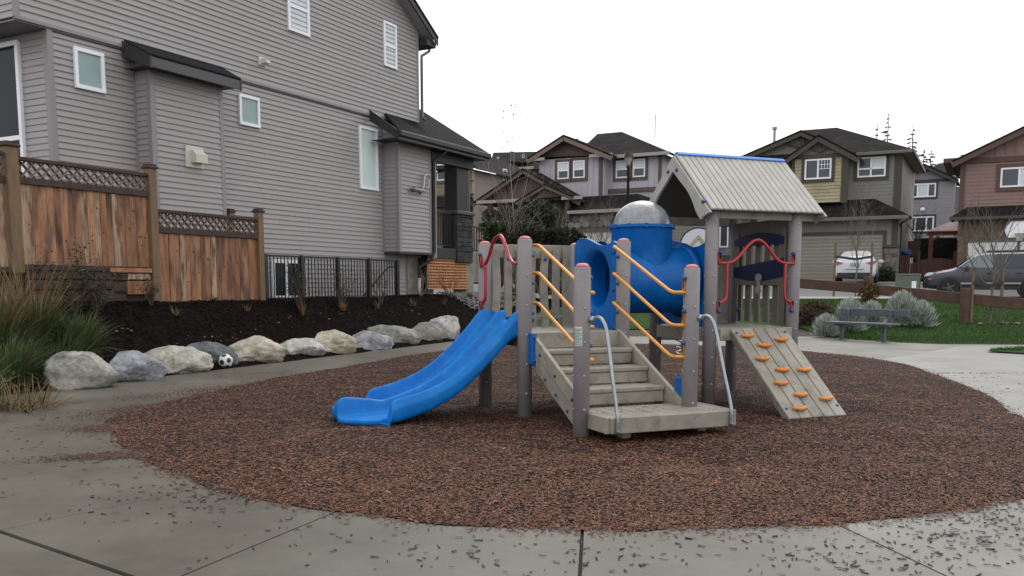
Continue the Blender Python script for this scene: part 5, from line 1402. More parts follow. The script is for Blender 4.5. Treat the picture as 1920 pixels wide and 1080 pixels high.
# --- lavender grey house with brown gables (centre)
M_lav = mat('lavender_grey_board', (0.4155, 0.3857, 0.4294), rough=.7, var=.05, vs=2)
M_maroon = mat('maroon_shingle', (0.100, 0.065, 0.059), rough=.8, var=.2, vs=3)
M_mtrim = mat('maroon_trim', (0.088, 0.059, 0.053), rough=.6)
H5 = FPl(1110, 47.0)
h5 = thing('lavender_house', 'lavender grey house with maroon gables and stone garage front', 'house', H5.W(0, 0, 1.5))
wall(H5, h5, (1012, 296, 1132, 400), -1.0, 6, M_lav, vert=True)
wall(H5, h5, (1128, 290, 1238, 400), -1.7, 6, M_lav, vert=True)
pbox(H5, h5, (1123, 296, 1129, 369), -1.05, -.93, M_mtrim, 'corner_trim'); pbox(H5, h5, (1234, 288, 1240, 352), -1.75, -1.63, M_mtrim, 'corner_trim')
pbox(H5, h5, (1138, 352, 1240, 360), -1.75, -1.6, M_mtrim, 'belt_trim'); pbox(H5, h5, (1090, 369, 1134, 375), -1.05, -.9, M_mtrim, 'belt_trim')
for x0, y0, x1, y1, oo in ((1046, 304, 1067, 336, -.97), (1075, 301, 1097, 334, -.97), (1155, 301, 1180, 334, -1.67), (1187, 298, 1210, 332, -1.67)):
    window(H5, h5, (x0, y0, x1, y1), oo, .07, hm=(.5,), panes=(M_glassf, M_blind), trim=M_mtrim, tw=.16)
gable(H5, h5, (1064, 256), (1003, 295), (1147, 290), -.98, M_maroon, mat('worn_brown_trim', (.16, .11, .09), rough=.6), over=.5, depth=5, sid=.3, bw=.28)
gutter(H5, h5, 988, 300, 1020, 298, -.5, .16); gutter(H5, h5, 1104, 292, 1147, 290, -.5, .16)
g0 = H5.P(1140, 292, -1.2); g1 = H5.P(1256, 286, -1.2); g0.z = g1.z = (g0.z + g1.z) / 2; gl = H5.P(1070, 292, -1.2); gl.z = g0.z
pk = H5.P(1166, 247, -5.5); pk2 = H5.P(1120, 252, -5.5); pk2.z = pk.z
roofpoly(h5, [gl, g1, pk, pk2]); roofpoly(h5, [g1, g1 + E_ * 8, pk + E_ * 3, pk])
gutter(H5, h5, 1148, 293, 1255, 287, -1.18, .17)
# entrance gables
A5 = gable(H5, h5, (987, 318), (900, 377), (1086, 374), .6, M_maroon, M_mtrim, over=.4, depth=6, sid=.3, bw=.24, name='porch_gable')
gable(H5, h5, (1026, 346), (978, 375), (1072, 366), 1.0, M_maroon, M_mtrim, over=.3, depth=3, bw=.2, name='entry_gable')
gutter(H5, h5, 893, 381, 992, 373, 1.1, .17); gutter(H5, h5, 1052, 372, 1091, 370, 1.3, .16)
wall(H5, h5, (935, 378, 1060, 534), -.8, 4, mat('porch_wall_brown', (.075, .058, .05), rough=.8), name='porch_wall')
for px in (917, 1063): pbox(H5, h5, (px - 3, 376, px + 4, 534 if px < 1000 else 412), .35, .6, M_mtrim, 'porch_post')
pbox(H5, h5, (940, 395, 951, 534), -.78, -.7, M_mtrim, 'door_trim'); pbox(H5, h5, (1010, 398, 1033, 520), -.8, -.7, M_gut, 'front_door')
# garage wing
M_fstone = mat('grey_fieldstone', (0.206, 0.195, 0.183), rough=.9, objvar=.45, var=.3, vs=4, bump=.6, bs=14)
wall(H5, h5, (1052, 396, 1290, 534), .3, 4, mat('stone_mortar', (.06, .056, .052), rough=.9))
def voronoi_stones(pl, parent, s0, s1, z0, z1, o, m_, pitch, hole=None, seed=4):
    r_ = random.Random(seed); k = 0; nz = max(1, int((z1 - z0) / pitch)); nx = int((s1 - s0) / (pitch * 1.15))
    for j in range(nz):
        for i in range(nx):
            w_, h_ = (s1 - s0) / nx, (z1 - z0) / nz
            a = s0 + w_ * (i + .5 + (.5 if j % 2 else 0)); z = z0 + h_ * (j + .5)
            a += r_.uniform(-.14, .14) * w_; z += r_.uniform(-.2, .2) * h_
            if a > s1 - w_ * .3 or a < s0 + .02: continue
            if hole and hole[0] - w_ * .35 < a < hole[1] + w_ * .35 and hole[2] - .1 < z < hole[3] + h_ * .35: continue
            n = r_.choice((5, 6, 6, 7)); ph = r_.random() * 6; mb = MB(); pts = []
            for t in range(n):
                an = ph + TAU * t / n; q_ = r_.uniform(.47, .60); pts.append((a + math.cos(an) * w_ * q_, z + math.sin(an) * h_ * q_))
            th = r_.uniform(.05, .11); pl.poly(mb, pts, o + th * .6, th); ct = pl.W(a, o + th, z)
            nn = len(mb.v); mb.v.append(tuple(ct)); f0 = mb.f[0]; mb.f = mb.f[1:] + [(f0[t], f0[(t + 1) % n], nn) for t in range(n)]
            fixn(mb.build('stone', m_, parent)); k += 1
    return k
gh = H5.rect(1078, 433, 1262, 526, .32); gw = H5.rect(1052, 400, 1270, 528, .3)
print('stones', voronoi_stones(H5, h5, gw[0], gw[1], gw[2], gw[3], .3, M_fstone, .34, gh))
gdoor(H5, h5, gh[0], gh[1], gh[2], gh[3], mat('offwhite_door', (.48, .48, .46), rough=.5), 6, 4, .33)
mb = MB(); H5.box(mb, gh[0] - .1, gh[1], gh[3], gh[3] + .12, .3, .44); mb.build('garage_trim', M_mtrim, h5)
g0 = H5.P(1063, 396, .9); g1 = H5.P(1262, 386, .9); g0.z = g1.z = (g0.z + g1.z) / 2
t0 = H5.P(1072, 375, -1.0); t1 = H5.P(1196, 358, -1.0); t0.z = (t0.z + t1.z) / 2; t1.z = t0.z
roofpoly(h5, [g0, g1, t1, t0]); roofpoly(h5, [g1, g1 + E_ * 3, t1 + E_ * .5, t1]); gutter(H5, h5, 1063, 399, 1262, 389, .92, .17)
mb = MB(); pp = H5.P(1228, 262, -3); tube(mb, [pp, pp + Z3 * 1.3], .025, 5); mb.build('roof_pipe', mat('red_pipe', (.35, .12, .1)), h5)
# garage side siding visible under the play roof
wall(H5, h5, (1238, 418, 1300, 534), 1.2, 3, M_fgrey, mat('brown_grey_lap', (.16, .145, .135), rough=.7), .16, name='side_wall')

# --- tan house behind the porch column
M_tanl = mat('tan_lap_siding', (0.236, 0.201, 0.159), rough=.7, var=.06, vs=2)
H6 = SPl(940, 62); 
h6 = thing('tan_house', 'tan lap sided house partly hidden behind the porch column', 'house', H6.W(0, 0, 1.4))
s0_, s1_, z0_, z1_ = H6.rect(888, 312, 1000, 480)
zt6 = H6.hit(890, 318)[1]
zb6 = 1.2
mb = MB(); H6.box(mb, s0_, s0_ + 14, zb6, zt6, -5, -.002); mb.build('wall', M_tanl, h6)
siding(H6, s0_ + .15, s0_ + 14, zb6, zt6, .2, 0, M_tanl, h6)
mb = MB(); H6.box(mb, s0_ - .02, s0_ + .15, zb6, zt6, -.1, .04); mb.build('corner_trim', mat('pale_tan_trim', (.30, .25, .17), rough=.6), h6)
window(H6, h6, (943, 317, 950, 341), .03, .07, panes=(M_glassf,))
B6 = Plane(0, 10, F_, -E_); B6.O = H6.W(s0_, 0, 0)
mb = MB(); B6.box(mb, -7, 0, zb6, zt6 - .1, -3, 0); mb.build('wall', mat('tan_panel', (.24, .185, .115), rough=.7), h6)
window(B6, h6, (820, 307, 858, 338), .03, .08, mull=(.5,), panes=(M_glassf, M_blind))
pbox(B6, h6, (800, 340, 888, 343), -.0, .06, M_mtrim, 'belt_trim'); pbox(B6, h6, (800, 365, 888, 369), -.0, .06, M_vdark, 'belt_trim')
roofpoly(h6, [B6.P(800, 388, 1.5), B6.P(886, 388, 1.5), B6.P(886, 369, .05), B6.P(800, 369, .05)], name='lower_roof')
ez6 = zt6 + .1
e0, e1 = H6.W(s0_ - .5, .5, ez6), H6.W(s0_ + 14, .5, ez6)
roofpoly(h6, [e0, e1, H6.W(s0_ + 14, -4, ez6 + 2.1), H6.W(s0_ + 2.5, -4, ez6 + 2.1)]); roofpoly(h6, [e0, H6.W(s0_ - .5, -9, ez6), H6.W(s0_ + 2.5, -4, ez6 + 2.1)])
mb = MB(); bar(mb, e0 - Z3 * .08, e1 - Z3 * .08, .1, .17); mb.build('gutter', M_vdark, h6)
# --- dark roofs further behind
h7 = thing('dark_roof_house', 'dark roofed house showing only its shingles above the porch gables', 'house', AT(965, 300, 74))
P_ = lambda x, y, Y: AT(x, y, Y)
roofpoly(h7, [P_(915, 318, 70), P_(1030, 316, 70), P_(1018, 284, 76), P_(925, 286, 76)]); roofpoly(h7, [P_(930, 302, 71), P_(1000, 304, 71), P_(975, 287, 74.5), P_(958, 283.5, 74.5)])
mb = MB(); bar(mb, P_(950, 319, 69.8), P_(1000, 314, 69.8), .15, .22); mb.build('gutter', M_gut, h7)
mb = MB(); a = P_(930, 318, 70.5); b = P_(1030, 316, 70.5); slab(mb, [a, b, Vector((b.x, b.y, 1)), Vector((a.x, a.y, 1))], 3, (0.2, .97, 0)); mb.build('wall', M_fgrey, h7)
for px, py in ((934, 298), (981, 293)): mb = MB(); lathe(mb, P_(px, py, 72) - Z3 * .15, [(.12, 0), (.12, .2), (.16, .25), (.02, .32)], 8); mb.build('roof_vent', M_gut, h7)

# ------------------------------------------------------------------ street lamp
lp = AT(1175, 535, 30); lpz = T(lp.x, lp.y); lamp = thing('street_lamp', 'black lantern street lamp standing in front of the lavender house', 'street lamp', Vector((lp.x, lp.y, lpz)))
zt_l = AT(1176, 284, 30).z; lb_ = Vector((lp.x, lp.y, 0))
mb = MB(); lathe(mb, lb_, [(.10, lpz), (.10, lpz + .5), (.05, lpz + .6), (.045, zt_l - .55), (.09, zt_l - .50), (.05, zt_l - .45)], 10); mb.build('pole', M_black, lamp, smooth=True)
mb = MB(); lathe(mb, lb_, [(.06, zt_l - .45), (.15, zt_l - .20)], 6); mb.build('glass', mat('lantern_glass', (.35, .33, .27), rough=.3), lamp)
mb = MB(); lathe(mb, lb_, [(.19, zt_l - .2), (.17, zt_l - .15), (.14, zt_l - .04), (.04, zt_l - .03), (.03, zt_l + .04)], 6); mb.build('lamp_cap', M_black, lamp)

# ------------------------------------------------------------------ boulders, ball
def boulder(px0, py0, px1, py1, c, c2, label, seed, Yoff=0, zb=None, dk=None, flat=1.0):
    pm = (px0 + px1) / 2
    base = G(pm, py1, 0) if zb is None else HIT(pm, py1, Vector((0, 0, zb)), Z3)
    Y = base.y; wd = (px1 - px0) / 1660 * Y * .5 * 1.04; ht = (py1 - py0) / 1660 * Y * 1.0
    dp = wd * .75
    bm = bmesh.new(); bmesh.ops.create_icosphere(bm, subdivisions=5, radius=1)
    r_ = random.Random(seed); sh = Vector((seed * 7.3, seed * 3.1, seed))
    planes = []
    for _ in range(12):
        n = Vector((r_.uniform(-1, 1), r_.uniform(-1, 1), r_.uniform(-.2, 1))).normalized(); planes.append((n, r_.uniform(.66, .98)))
    for v in bm.verts:
        p = v.co.copy()
        e = 3.4; k = (abs(p.x) ** e + abs(p.y) ** e + abs(p.z) ** e) ** (-1 / e); p = p * k
        for n, d in planes:
            q = p.dot(n)
            if q > d: p -= n * (q - d) * .95
        f = 1 + .10 * noise.noise(p * 1.3 + sh) + .05 * noise.noise(p * 3.5 + sh) + .028 * noise.noise(p * 9 + sh) + .014 * noise.noise(p * 22 + sh) - .05 * max(0, .22 - abs(noise.noise(p * 2.1 + sh * 2))) / .22 * (1 if noise.noise(p + sh * 3) > -.1 else .2)
        v.co = p * f
    zs = [v.co.z for v in bm.verts]; xs_ = [v.co.x for v in bm.verts]
    zmx = max(zs); xm = max(abs(min(xs_)), max(xs_))
    sd_ = Vector((.43, .9, 0)).normalized(); nn = Vector((sd_.y, -sd_.x, 0))
    me = bpy.data.meshes.new('boulder')
    # the long axis follows the edge of the path; foreshortening corrected
    ax1 = Vector((.80, .60, 0)); ax2 = Vector((-.60, .80, 0))
    for v in bm.verts:
        x, y, z = v.co.x / xm, v.co.y, v.co.z / zmx
        v.co = ax1 * (x * wd * 1.16) + ax2 * (y * dp) + Z3 * ((z * .5 + .5 if z > -1 else 0) * ht * 1.06 - .04 - ht * .03)
    bm.to_mesh(me); bm.free(); me.polygons.foreach_set('use_smooth', [True] * len(me.polygons))
    m_ = mat('rock_%d' % seed, tuple(q * 1.32 for q in c), rough=.85, var=.40, vs=9, c2=c2, c2s=4.2, c2lo=.46, c2hi=.66, bump=1.0, bs=24, spec=.3)
    me.materials.append(m_)
    o = bpy.data.objects.new('boulder', me); col.objects.link(o); o.location = base + Vector((base.x / base.y, 1, 0)).normalized() * (dp * .6)
    return tag(o, label, 'boulder', 'boulders edging the path')
BO = [((100, 655, 208, 729), (.26, .25, .22), (.14, .14, .125), 'large grey beige boulder leftmost, half under the ornamental grass'),
      ((205, 655, 308, 714), (.20, .205, .22), (.11, .115, .125), 'smooth blue grey boulder, second from the left'),
      ((274, 646, 388, 699), (.30, .285, .245), (.17, .165, .14), 'speckled beige boulder left of the soccer ball'),
      ((356, 638, 446, 689), (.085, .095, .10), (.05, .055, .06), 'dark slate boulder right behind the soccer ball'),
      ((429, 627, 524, 681), (.35, .325, .27), (.24, .20, .14), 'tall cream tan boulder right of the soccer ball'),
      ((515, 632, 606, 671), (.33, .32, .30), (.16, .16, .155), 'low whitish grey boulder left of the ochre one'),
      ((587, 616, 663, 664), (.36, .34, .28), (.25, .21, .14), 'angular cream and ochre boulder in mid row'),
      ((654, 618, 735, 656), (.25, .25, .26), (.10, .105, .115), 'blue grey boulder with a white streaked top'),
      ((696, 607, 784, 648), (.19, .19, .165), (.10, .105, .09), 'wide greenish grey boulder'),
      ((768, 602, 826, 641), (.22, .20, .175), (.13, .115, .10), 'rounded brownish grey boulder'),
      ((794, 590, 858, 638), (.36, .355, .34), (.18, .18, .18), 'pale white boulder beside the top of the slide')]
for i, (b, c, c2, l) in enumerate(BO): boulder(*b, c, c2, l, i + 2)
boulder(838, 583, 900, 610, (.20, .20, .18), (.12, .12, .105), 'dull green grey boulder behind the slide top', 20, zb=.18)
boulder(925, 586, 985, 604, (.40, .39, .37), (.2, .2, .19), 'pale boulder seen low between the left pickets', 21, zb=.2)
boulder(1000, 588, 1062, 606, (.42, .42, .40), (.2, .2, .19), 'pale boulder seen low between the right pickets', 22, zb=.2)
bc = G(420, 691, 0); br = 13.4 / 1660 * bc.y
bm = bmesh.new(); bmesh.ops.create_icosphere(bm, subdivisions=1, radius=1)
icov = []
b0_ = bmesh.new(); bmesh.ops.create_icosphere(b0_, subdivisions=1, radius=1)
icov = [v.co.copy().normalized() for v in b0_.verts]; b0_.free(); bm.free()
rot = Matrix.Rotation(.5, 3, 'X') @ Matrix.Rotation(.4, 3, 'Y')
bm = bmesh.new(); bmesh.ops.create_icosphere(bm, subdivisions=5, radius=br)
for f in bm.faces:
    d = rot @ f.calc_center_median().normalized(); f.material_index = 1 if max(d.dot(i) for i in icov) > math.cos(R(20.5)) else 0; f.smooth = True
me = bpy.data.meshes.new('soccer_ball'); bm.to_mesh(me); bm.free(); me.materials.append(mat('ball_white', (.62, .62, .64), rough=.45)); me.materials.append(mat('ball_black', (.02, .02, .022), rough=.4))
o = bpy.data.objects.new('soccer_ball', me); col.objects.link(o); o.location = bc + Z3 * br + Vector((0, .1, 0)); tag(o, 'black and white soccer ball resting against the dark slate boulder', 'ball')

# ------------------------------------------------------------------ bench
M_bench = mat('slate_grey_bench', (.085, .095, .115), rough=.55, var=.12, vs=6)
bl, brr = G(1580, 636), G(1663, 641)
bd = (brr - bl); bd.z = 0; bd.normalize(); bn = Vector((bd.y, -bd.x, 0)); 
if bn.y > 0: bn = -bn
bch = thing('park_bench', 'slate grey park bench by the path in front of silvery shrubs', 'bench', (bl + brr) / 2)
Ls = AT(1556, 604, bl.y - .15); Rs = AT(1690, 614, brr.y - .1); hz = .43
mid_ = (bl + brr) / 2; L2 = .98
def bb(x0, x1, y0, y1, z0, z1, nm, m_=M_bench, par=bch):
    mb = MB(); box(mb, mid_ + bd * ((x0 + x1) / 2) + bn * ((y0 + y1) / 2) + Z3 * ((z0 + z1) / 2), bd, -bn, Z3, (x1 - x0) / 2, (y1 - y0) / 2, (z1 - z0) / 2, .008); return mb.build(nm, m_, par)
bb(-L2, L2, -.06, .10, .42, .47, 'seat_plank'); bb(-L2, L2, .11, .27, .42, .47, 'seat_plank')
bb(-L2, L2, .28, .42, .42, .47, 'seat_plank')
bb(-L2 + .1, L2 + .1, -.22, -.17, .62, .80, 'backrest')
for x in (-.62, .62):
    bb(x - .04, x + .04, .05, .14, 0, .418, 'leg'); bb(x - .04, x + .04, -.16, .4, .36, .418, 'bracket'); bb(x - .04, x + .04, -.165, -.10, .40, .78, 'back_support')
    bb(x - .16, x + .16, .0, .2, 0, .015, 'foot_plate')

# ------------------------------------------------------------------ rail fence of brown timbers
M_rail = mat('brown_rail_timber', (.092, .048, .032), rough=.8, var=.3, vs=4, c2=(.07, .04, .028), c2s=3, bump=.4, bs=40)
rf = thing('rail_fence', 'low brown timber rail fence between the lawn and the street', 'fence', AT(1630, 590, 27))
rp = [(1380, 522, 31.5), (1617, 540.5, 28.6), (1812, 560, 26.2), (2000, 578, 24.6)]
rw = [AT(*p) for p in rp]
for p, q in zip(rw, rw[1:]):
    mb = MB(); bar(mb, p, q, .10, .32, Z3, .01); mb.build('rail', M_rail, rf)
for px, yt, i in ((1629, 518, 1), (1812, 540, 2), (1990, 555, 3)):
    p = AT(px, yt, rp[i][2] - .13); mb = MB(); z0 = T(p.x, p.y) - .1
    box(mb, Vector((p.x, p.y, (p.z + z0) / 2)), U_, V_, Z3, .115, .115, (p.z - z0) / 2, .012); mb.build('post', M_rail, rf)

# ------------------------------------------------------------------ utility box, bins, gate, pergola, hoop
ub = HIT(1702, 541, Vector((0, 34.5, 0)), Y3); ubz = T(ub.x, ub.y)
ubx = thing('utility_box', 'green utility box with a white notice beside the driveway', 'utility box', Vector((ub.x, ub.y, ubz)))
def fb(c, hx, hy, z0, z1, nm, m_, par, ch=.02):
    mb = MB(); box(mb, Vector((c.x, c.y, (z0 + z1) / 2)), F_, E_, Z3, hx, hy, (z1 - z0) / 2, ch); return mb.build(nm, m_, par)
M_ubg = mat('utility_green', (.10, .125, .105), rough=.6, var=.1, vs=4)
zt_ = AT(1702, 514, ub.y).z
fb(ub, .42, .4, ubz, zt_, 'cabinet', M_ubg, ubx); fb(ub, .44, .42, zt_ - .06, zt_ + .01, 'lid', M_ubg, ubx); fb(ub, .5, .5, ubz - .1, ubz + .06, 'pad', M_found, ubx)
mb = MB(); box(mb, Vector((ub.x, ub.y, (ubz + zt_) / 2 + .02)) - E_ * .412 + F_ * .24, F_, E_, Z3, .08, .004, .15); mb.build('notice', M_white, ubx)
mb = MB(); box(mb, Vector((ub.x, ub.y, zt_ - .13)) - E_ * .412 - F_ * .22, F_, E_, Z3, .06, .004, .03); mb.build('red_mark', M_red, ubx)

GT = FPl(1740, 44.5)
M_gate = mat('red_brown_gate', (.075, .028, .022), rough=.8, objvar=.2, var=.2, vs=3)
gt = thing('garden_gate', 'red brown arched board gate and fence between the two houses', 'gate', GT.W(GT.hit(1740, 520)[0], 0, 1.45))
for i in range(18):
    x0 = 1688 + i * 6.0; pk_ = 478 if i < 3 else (484 + 10 * abs((i - 11) / 8.0) ** 2)
    s0, s1, z0, z1 = GT.rect(x0, pk_, x0 + 5.7, 524, 0); mb = MB(); GT.box(mb, s0, s1, z0, z1, 0, .03); mb.build('board', M_gate, gt)
for px in (1722, 1789): s0, s1, z0, z1 = GT.rect(px - 2.5, 470, px + 2.5, 525, .1); mb = MB(); GT.box(mb, s0, s1, z0, z1, 0, .12); mb.build('post', M_gate, gt)
M_perg = mat('pergola_cedar', (.20, .075, .045), rough=.7, var=.2, vs=4)
pg = thing('pergola', 'cedar pergola with a pale pink canopy beside the brown house', 'pergola', GT.W(GT.hit(1765, 470)[0], -1.5, 1.5))
GQ = FPl(1765, 46.5)
a0, a1, z0, z1 = GQ.rect(1738, 433, 1800, 441, 0); mb = MB(); GQ.box(mb, a0, a1, z0, z1, -.1, .1, .01); mb.build('beam', M_perg, pg)
for x in (1744, 1797): s0, s1, z0_, z1_ = GQ.rect(x - 4, 441, x + 4, 520, 0); mb = MB(); GQ.box(mb, s0, s1, z0_, z1_, -.1, .09, .01); mb.build('post', M_perg, pg)
mb = MB(); tube(mb, smoothpath([GQ.P(1747, 462, .05), GQ.P(1750, 450, .05), GQ.P(1762, 443, .05)], 4), .06, 6); mb.build('brace', M_perg, pg, smooth=True)
mb = MB(); slab(mb, [GQ.P(1738, 433, .3), GQ.P(1800, 432, .3), GQ.W(GQ.hit(1800, 418, 0)[0], -1.4, GQ.hit(1800, 417, 0)[1] + .1), GQ.W(GQ.hit(1775, 425, 0)[0], -1.4, GQ.hit(1800, 417, 0)[1] + .1)], .04); mb.build('canopy', mat('pink_canopy', (.50, .36, .36), rough=.8), pg)
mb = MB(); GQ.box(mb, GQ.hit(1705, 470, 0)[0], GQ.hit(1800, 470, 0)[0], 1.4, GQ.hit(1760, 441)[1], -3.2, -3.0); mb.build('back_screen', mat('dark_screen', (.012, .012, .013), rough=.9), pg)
s0, s1, z0, z1 = GT.rect(1711, 450, 1722, 482, .0); mb = MB(); GT.box(mb, s0 - .3, s1, z0, z1, -1.2, -1.0); tag(mb.build('shed', mat('dark_shed', (.045, .024, .016), rough=.8), smooth=False), 'dark brown shed behind the gate under the far windows', 'shed')
mb = MB(); pc = GT.P(1700, 476, -.3)
bm = bmesh.new(); bmesh.ops.create_icosphere(bm, subdivisions=3, radius=.32)
for v in bm.verts: v.co *= 1 + .3 * noise.noise(v.co * 4); v.co.z *= .7
me = bpy.data.meshes.new('blue_tarp'); bm.to_mesh(me); bm.free(); me.materials.append(mat('tarp_blue', (.01, .03, .14), rough=.6)); o = bpy.data.objects.new('blue_tarp', me); col.objects.link(o); o.location = pc; tag(o, 'crumpled blue tarp heaped behind the red brown fence', 'tarp')

def backboard(pm, Y, label, fan=True, w_=.5):
    pass
hp = AT(1912, 430, 38.2); hz0 = T(hp.x, hp.y)
hoop = thing('basketball_hoop', 'white basketball backboard on a black pole in front of the brown house', 'basketball hoop', Vector((hp.x, hp.y, hz0)))
mb = MB(); w_ = .56; h_ = .36; oc = [(-w_, -h_ * .25), (-w_ * .8, -h_), (w_ * .8, -h_), (w_, -h_ * .25), (w_, h_ * .35), (w_ * .62, h_), (-w_ * .62, h_), (-w_, h_ * .35)]
A = [hp + F_ * x + Z3 * z for x, z in oc]; mb.add(A + [p + E_ * .05 for p in A], [tuple(range(8)), tuple(range(15, 7, -1))] + [(i, i + 8, (i + 1) % 8 + 8, (i + 1) % 8) for i in range(8)]); mb.build('backboard', M_white, hoop)
mb = MB(); tube(mb, [A[i] - E_ * .01 for i in range(8)] + [A[0] - E_ * .01], .02, 5); mb.build('rim_edge', mat('board_edge', (.05, .05, .08)), hoop)
mb = MB(); tube(mb, [Vector((hp.x, hp.y, hz0)) + E_ * .12, hp + E_ * .12 + Z3 * .1], .055, 8); mb.build('pole', M_black, hoop, smooth=True)
mb = MB(); tube(mb, [hp - E_ * .3 - Z3 * .2 + Vector((math.cos(t) * .2, math.sin(t) * .2, 0)) for t in frange(0, TAU, .5)], .012, 5); mb.build('ring', mat('hoop_ring', (.35, .12, .03)), hoop)
mb = MB(); lathe(mb, hp - E_ * .3 - Z3 * .5, [(.1, 0), (.19, .3)], 10); mb.f = mb.f[:-2]; mb.build('net', mat('net_white', (.45, .43, .4), rough=.9), hoop)

hp = AT(1309, 462, 21.0)
hoop = thing('fan_backboard', 'round topped white basketball backboard peeking over the blue tunnel', 'basketball hoop', Vector((hp.x, hp.y, 0)))
def fan(r, z0, off, th, m_, nm):
    mb = MB(); n = 20; A = [hp + X3 * (r * math.cos(math.pi * i / n)) + Z3 * (r * math.sin(math.pi * i / n)) + Y3 * off for i in range(n + 1)] + [hp - X3 * r - Z3 * z0 + Y3 * off, hp + X3 * r - Z3 * z0 + Y3 * off]
    m_n = len(A); mb.add(A + [p + Y3 * th for p in A], [tuple(range(m_n))[::-1], tuple(range(m_n, 2 * m_n))] + [(i, (i + 1) % m_n, (i + 1) % m_n + m_n, i + m_n) for i in range(m_n)]); return fixn(mb.build(nm, m_, hoop))
fan(.45, .25, 0, .04, M_black, 'frame'); fan(.41, .21, -.01, .03, mat('board_white', (.52, .54, .60), rough=.5), 'board')
mb = MB(); c0 = hp + Y3 * -.03
for r_ in (.22, .16):
    bar(mb, c0 + Vector((-r_, 0, .0)), c0 + Vector((0, 0, r_ * 1.15)), .01, .02); bar(mb, c0 + Vector((r_, 0, .0)), c0 + Vector((0, 0, r_ * 1.15)), .01, .02)
mb.build('target_mark', mat('gold_mark', (.35, .27, .08)), hoop)
mb = MB(); tube(mb, [Vector((hp.x, hp.y + .15, 0)), hp + Y3 * .15], .05, 8); mb.build('pole', M_black, hoop, smooth=True)

# spring rider seen under the deck
sc0 = G(1272, 668, 0)
sr_ = thing('spring_rider', 'small blue spring rider seen under the roofed deck', 'spring rider', sc0)
mb = MB(); pts = [sc0 + Vector((.07 * math.cos(t), .07 * math.sin(t), .02 + .02 * t)) for t in frange(0, 15, .5)]; tube(mb, pts, .014, 6); mb.build('spring', mat('chrome', (.6, .62, .65), rough=.25, metal=1), sr_, smooth=True)
mb = MB(); box(mb, sc0 + Z3 * .36 - X3 * .12, X3, Y3, Z3, .24, .12, .03, .01); mb.build('plate', mat('dark_plate', (.05, .055, .07), rough=.4), sr_)
mb = MB(); box(mb, sc0 + Z3 * .43, X3, Y3, Z3, .11, .12, .05, .03); mb.build('seat', M_blue, sr_)
# ------------------------------------------------------------------ plants
def arcs(name, base, n, L0, L1, spread, w_, pal, seed, droop=1.0, rbase=.12, up=1.0, label=None, cat=None, group=None, zb=None, segs=5, squash=None, parent=None):
    """a tussock: n arching blades from a base"""
    r = np.random.default_rng(seed); V = []; Fq = []; C = []
    pal = np.array(pal)
    for i in range(n):
        a = r.uniform(0, TAU); rr_ = rbase * math.sqrt(r.uniform()); p = Vector((base[0] + rr_ * math.cos(a), base[1] + rr_ * math.sin(a), base[2]))
        L = r.uniform(L0, L1); lean = abs(r.normal(0, spread)) + .05; az = a + r.normal(0, .5)
        d = Vector((math.cos(az) * math.sin(min(lean, 1.4)), math.sin(az) * math.sin(min(lean, 1.4)), math.cos(min(lean, 1.4)) * up)).normalized()
        s = Vector((-math.sin(az + r.normal(0, .6)), math.cos(az), 0)); c = pal[r.integers(len(pal))] * r.uniform(.7, 1.3)
        k0 = len(V); ww = w_ * r.uniform(.7, 1.2)
        for j in range(segs + 1):
            t = j / segs; wv = ww * (1 - t ** 1.5) * .5 + .0004
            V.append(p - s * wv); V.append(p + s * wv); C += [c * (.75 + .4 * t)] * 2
            p = p + d * (L / segs); d = (d + Vector((0, 0, -.18 * droop * r.uniform(.6, 1.4) * (t + .3))) + Vector((math.cos(az), math.sin(az), 0)) * .06).normalized()
        for j in range(segs): q = k0 + 2 * j; Fq.append((q, q + 1, q + 3, q + 2))
    me = bpy.data.meshes.new(name); b = base
    me.from_pydata([(v.x - b[0], v.y - b[1], v.z - b[2]) for v in V], [], Fq)
    ca = me.color_attributes.new('chip', 'FLOAT_COLOR', 'POINT'); cv = np.ones((len(V), 4), np.float32); cv[:, :3] = np.array(C); ca.data.foreach_set('color', cv.reshape(-1))
    me.materials.append(M_leaf); o = bpy.data.objects.new(name, me); col.objects.link(o)
    if parent is None: o.location = base
    else: o.parent = parent; o.location = Vector(base) - Vector(parent['_b'])
    o['_b'] = tuple(base); return tag(o, label, cat, group)
GRN = [(.06, .105, .038), (.08, .13, .045), (.05, .085, .035), (.13, .16, .06), (.09, .13, .065), (.06, .11, .055), (.17, .15, .07)]
TAN = [(.26, .17, .085), (.20, .13, .07), (.32, .22, .12), (.16, .10, .055), (.12, .10, .04)]
def bedpt(px, py, guess=14):
    d = ray(px, py); y = 8.0
    while y < 33:
        p = CAMP + d * (y / d.y)
        if p.z <= T(p.x, p.y) + .02: break
        y += .04
    return Vector((p.x, p.y, T(p.x, p.y)))
for i, (px, py, n, L0, L1, l) in enumerate(((112, 716, 1200, .5, .95, 'dense green ornamental grass spilling over the leftmost boulder'),
        (12, 735, 1300, .5, .95, 'green ornamental grass tussock at the left edge beside the path'),
        (-70, 775, 700, .4, .8, 'near ornamental grass tussock cut off by the left edge'))):
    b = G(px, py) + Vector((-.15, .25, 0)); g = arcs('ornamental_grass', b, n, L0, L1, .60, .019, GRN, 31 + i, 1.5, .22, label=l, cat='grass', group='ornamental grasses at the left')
    arcs('dry_blades', b, 110, L0, L1 * 1.1, .5, .014, TAN, 61 + i, 1.5, .22, parent=g)
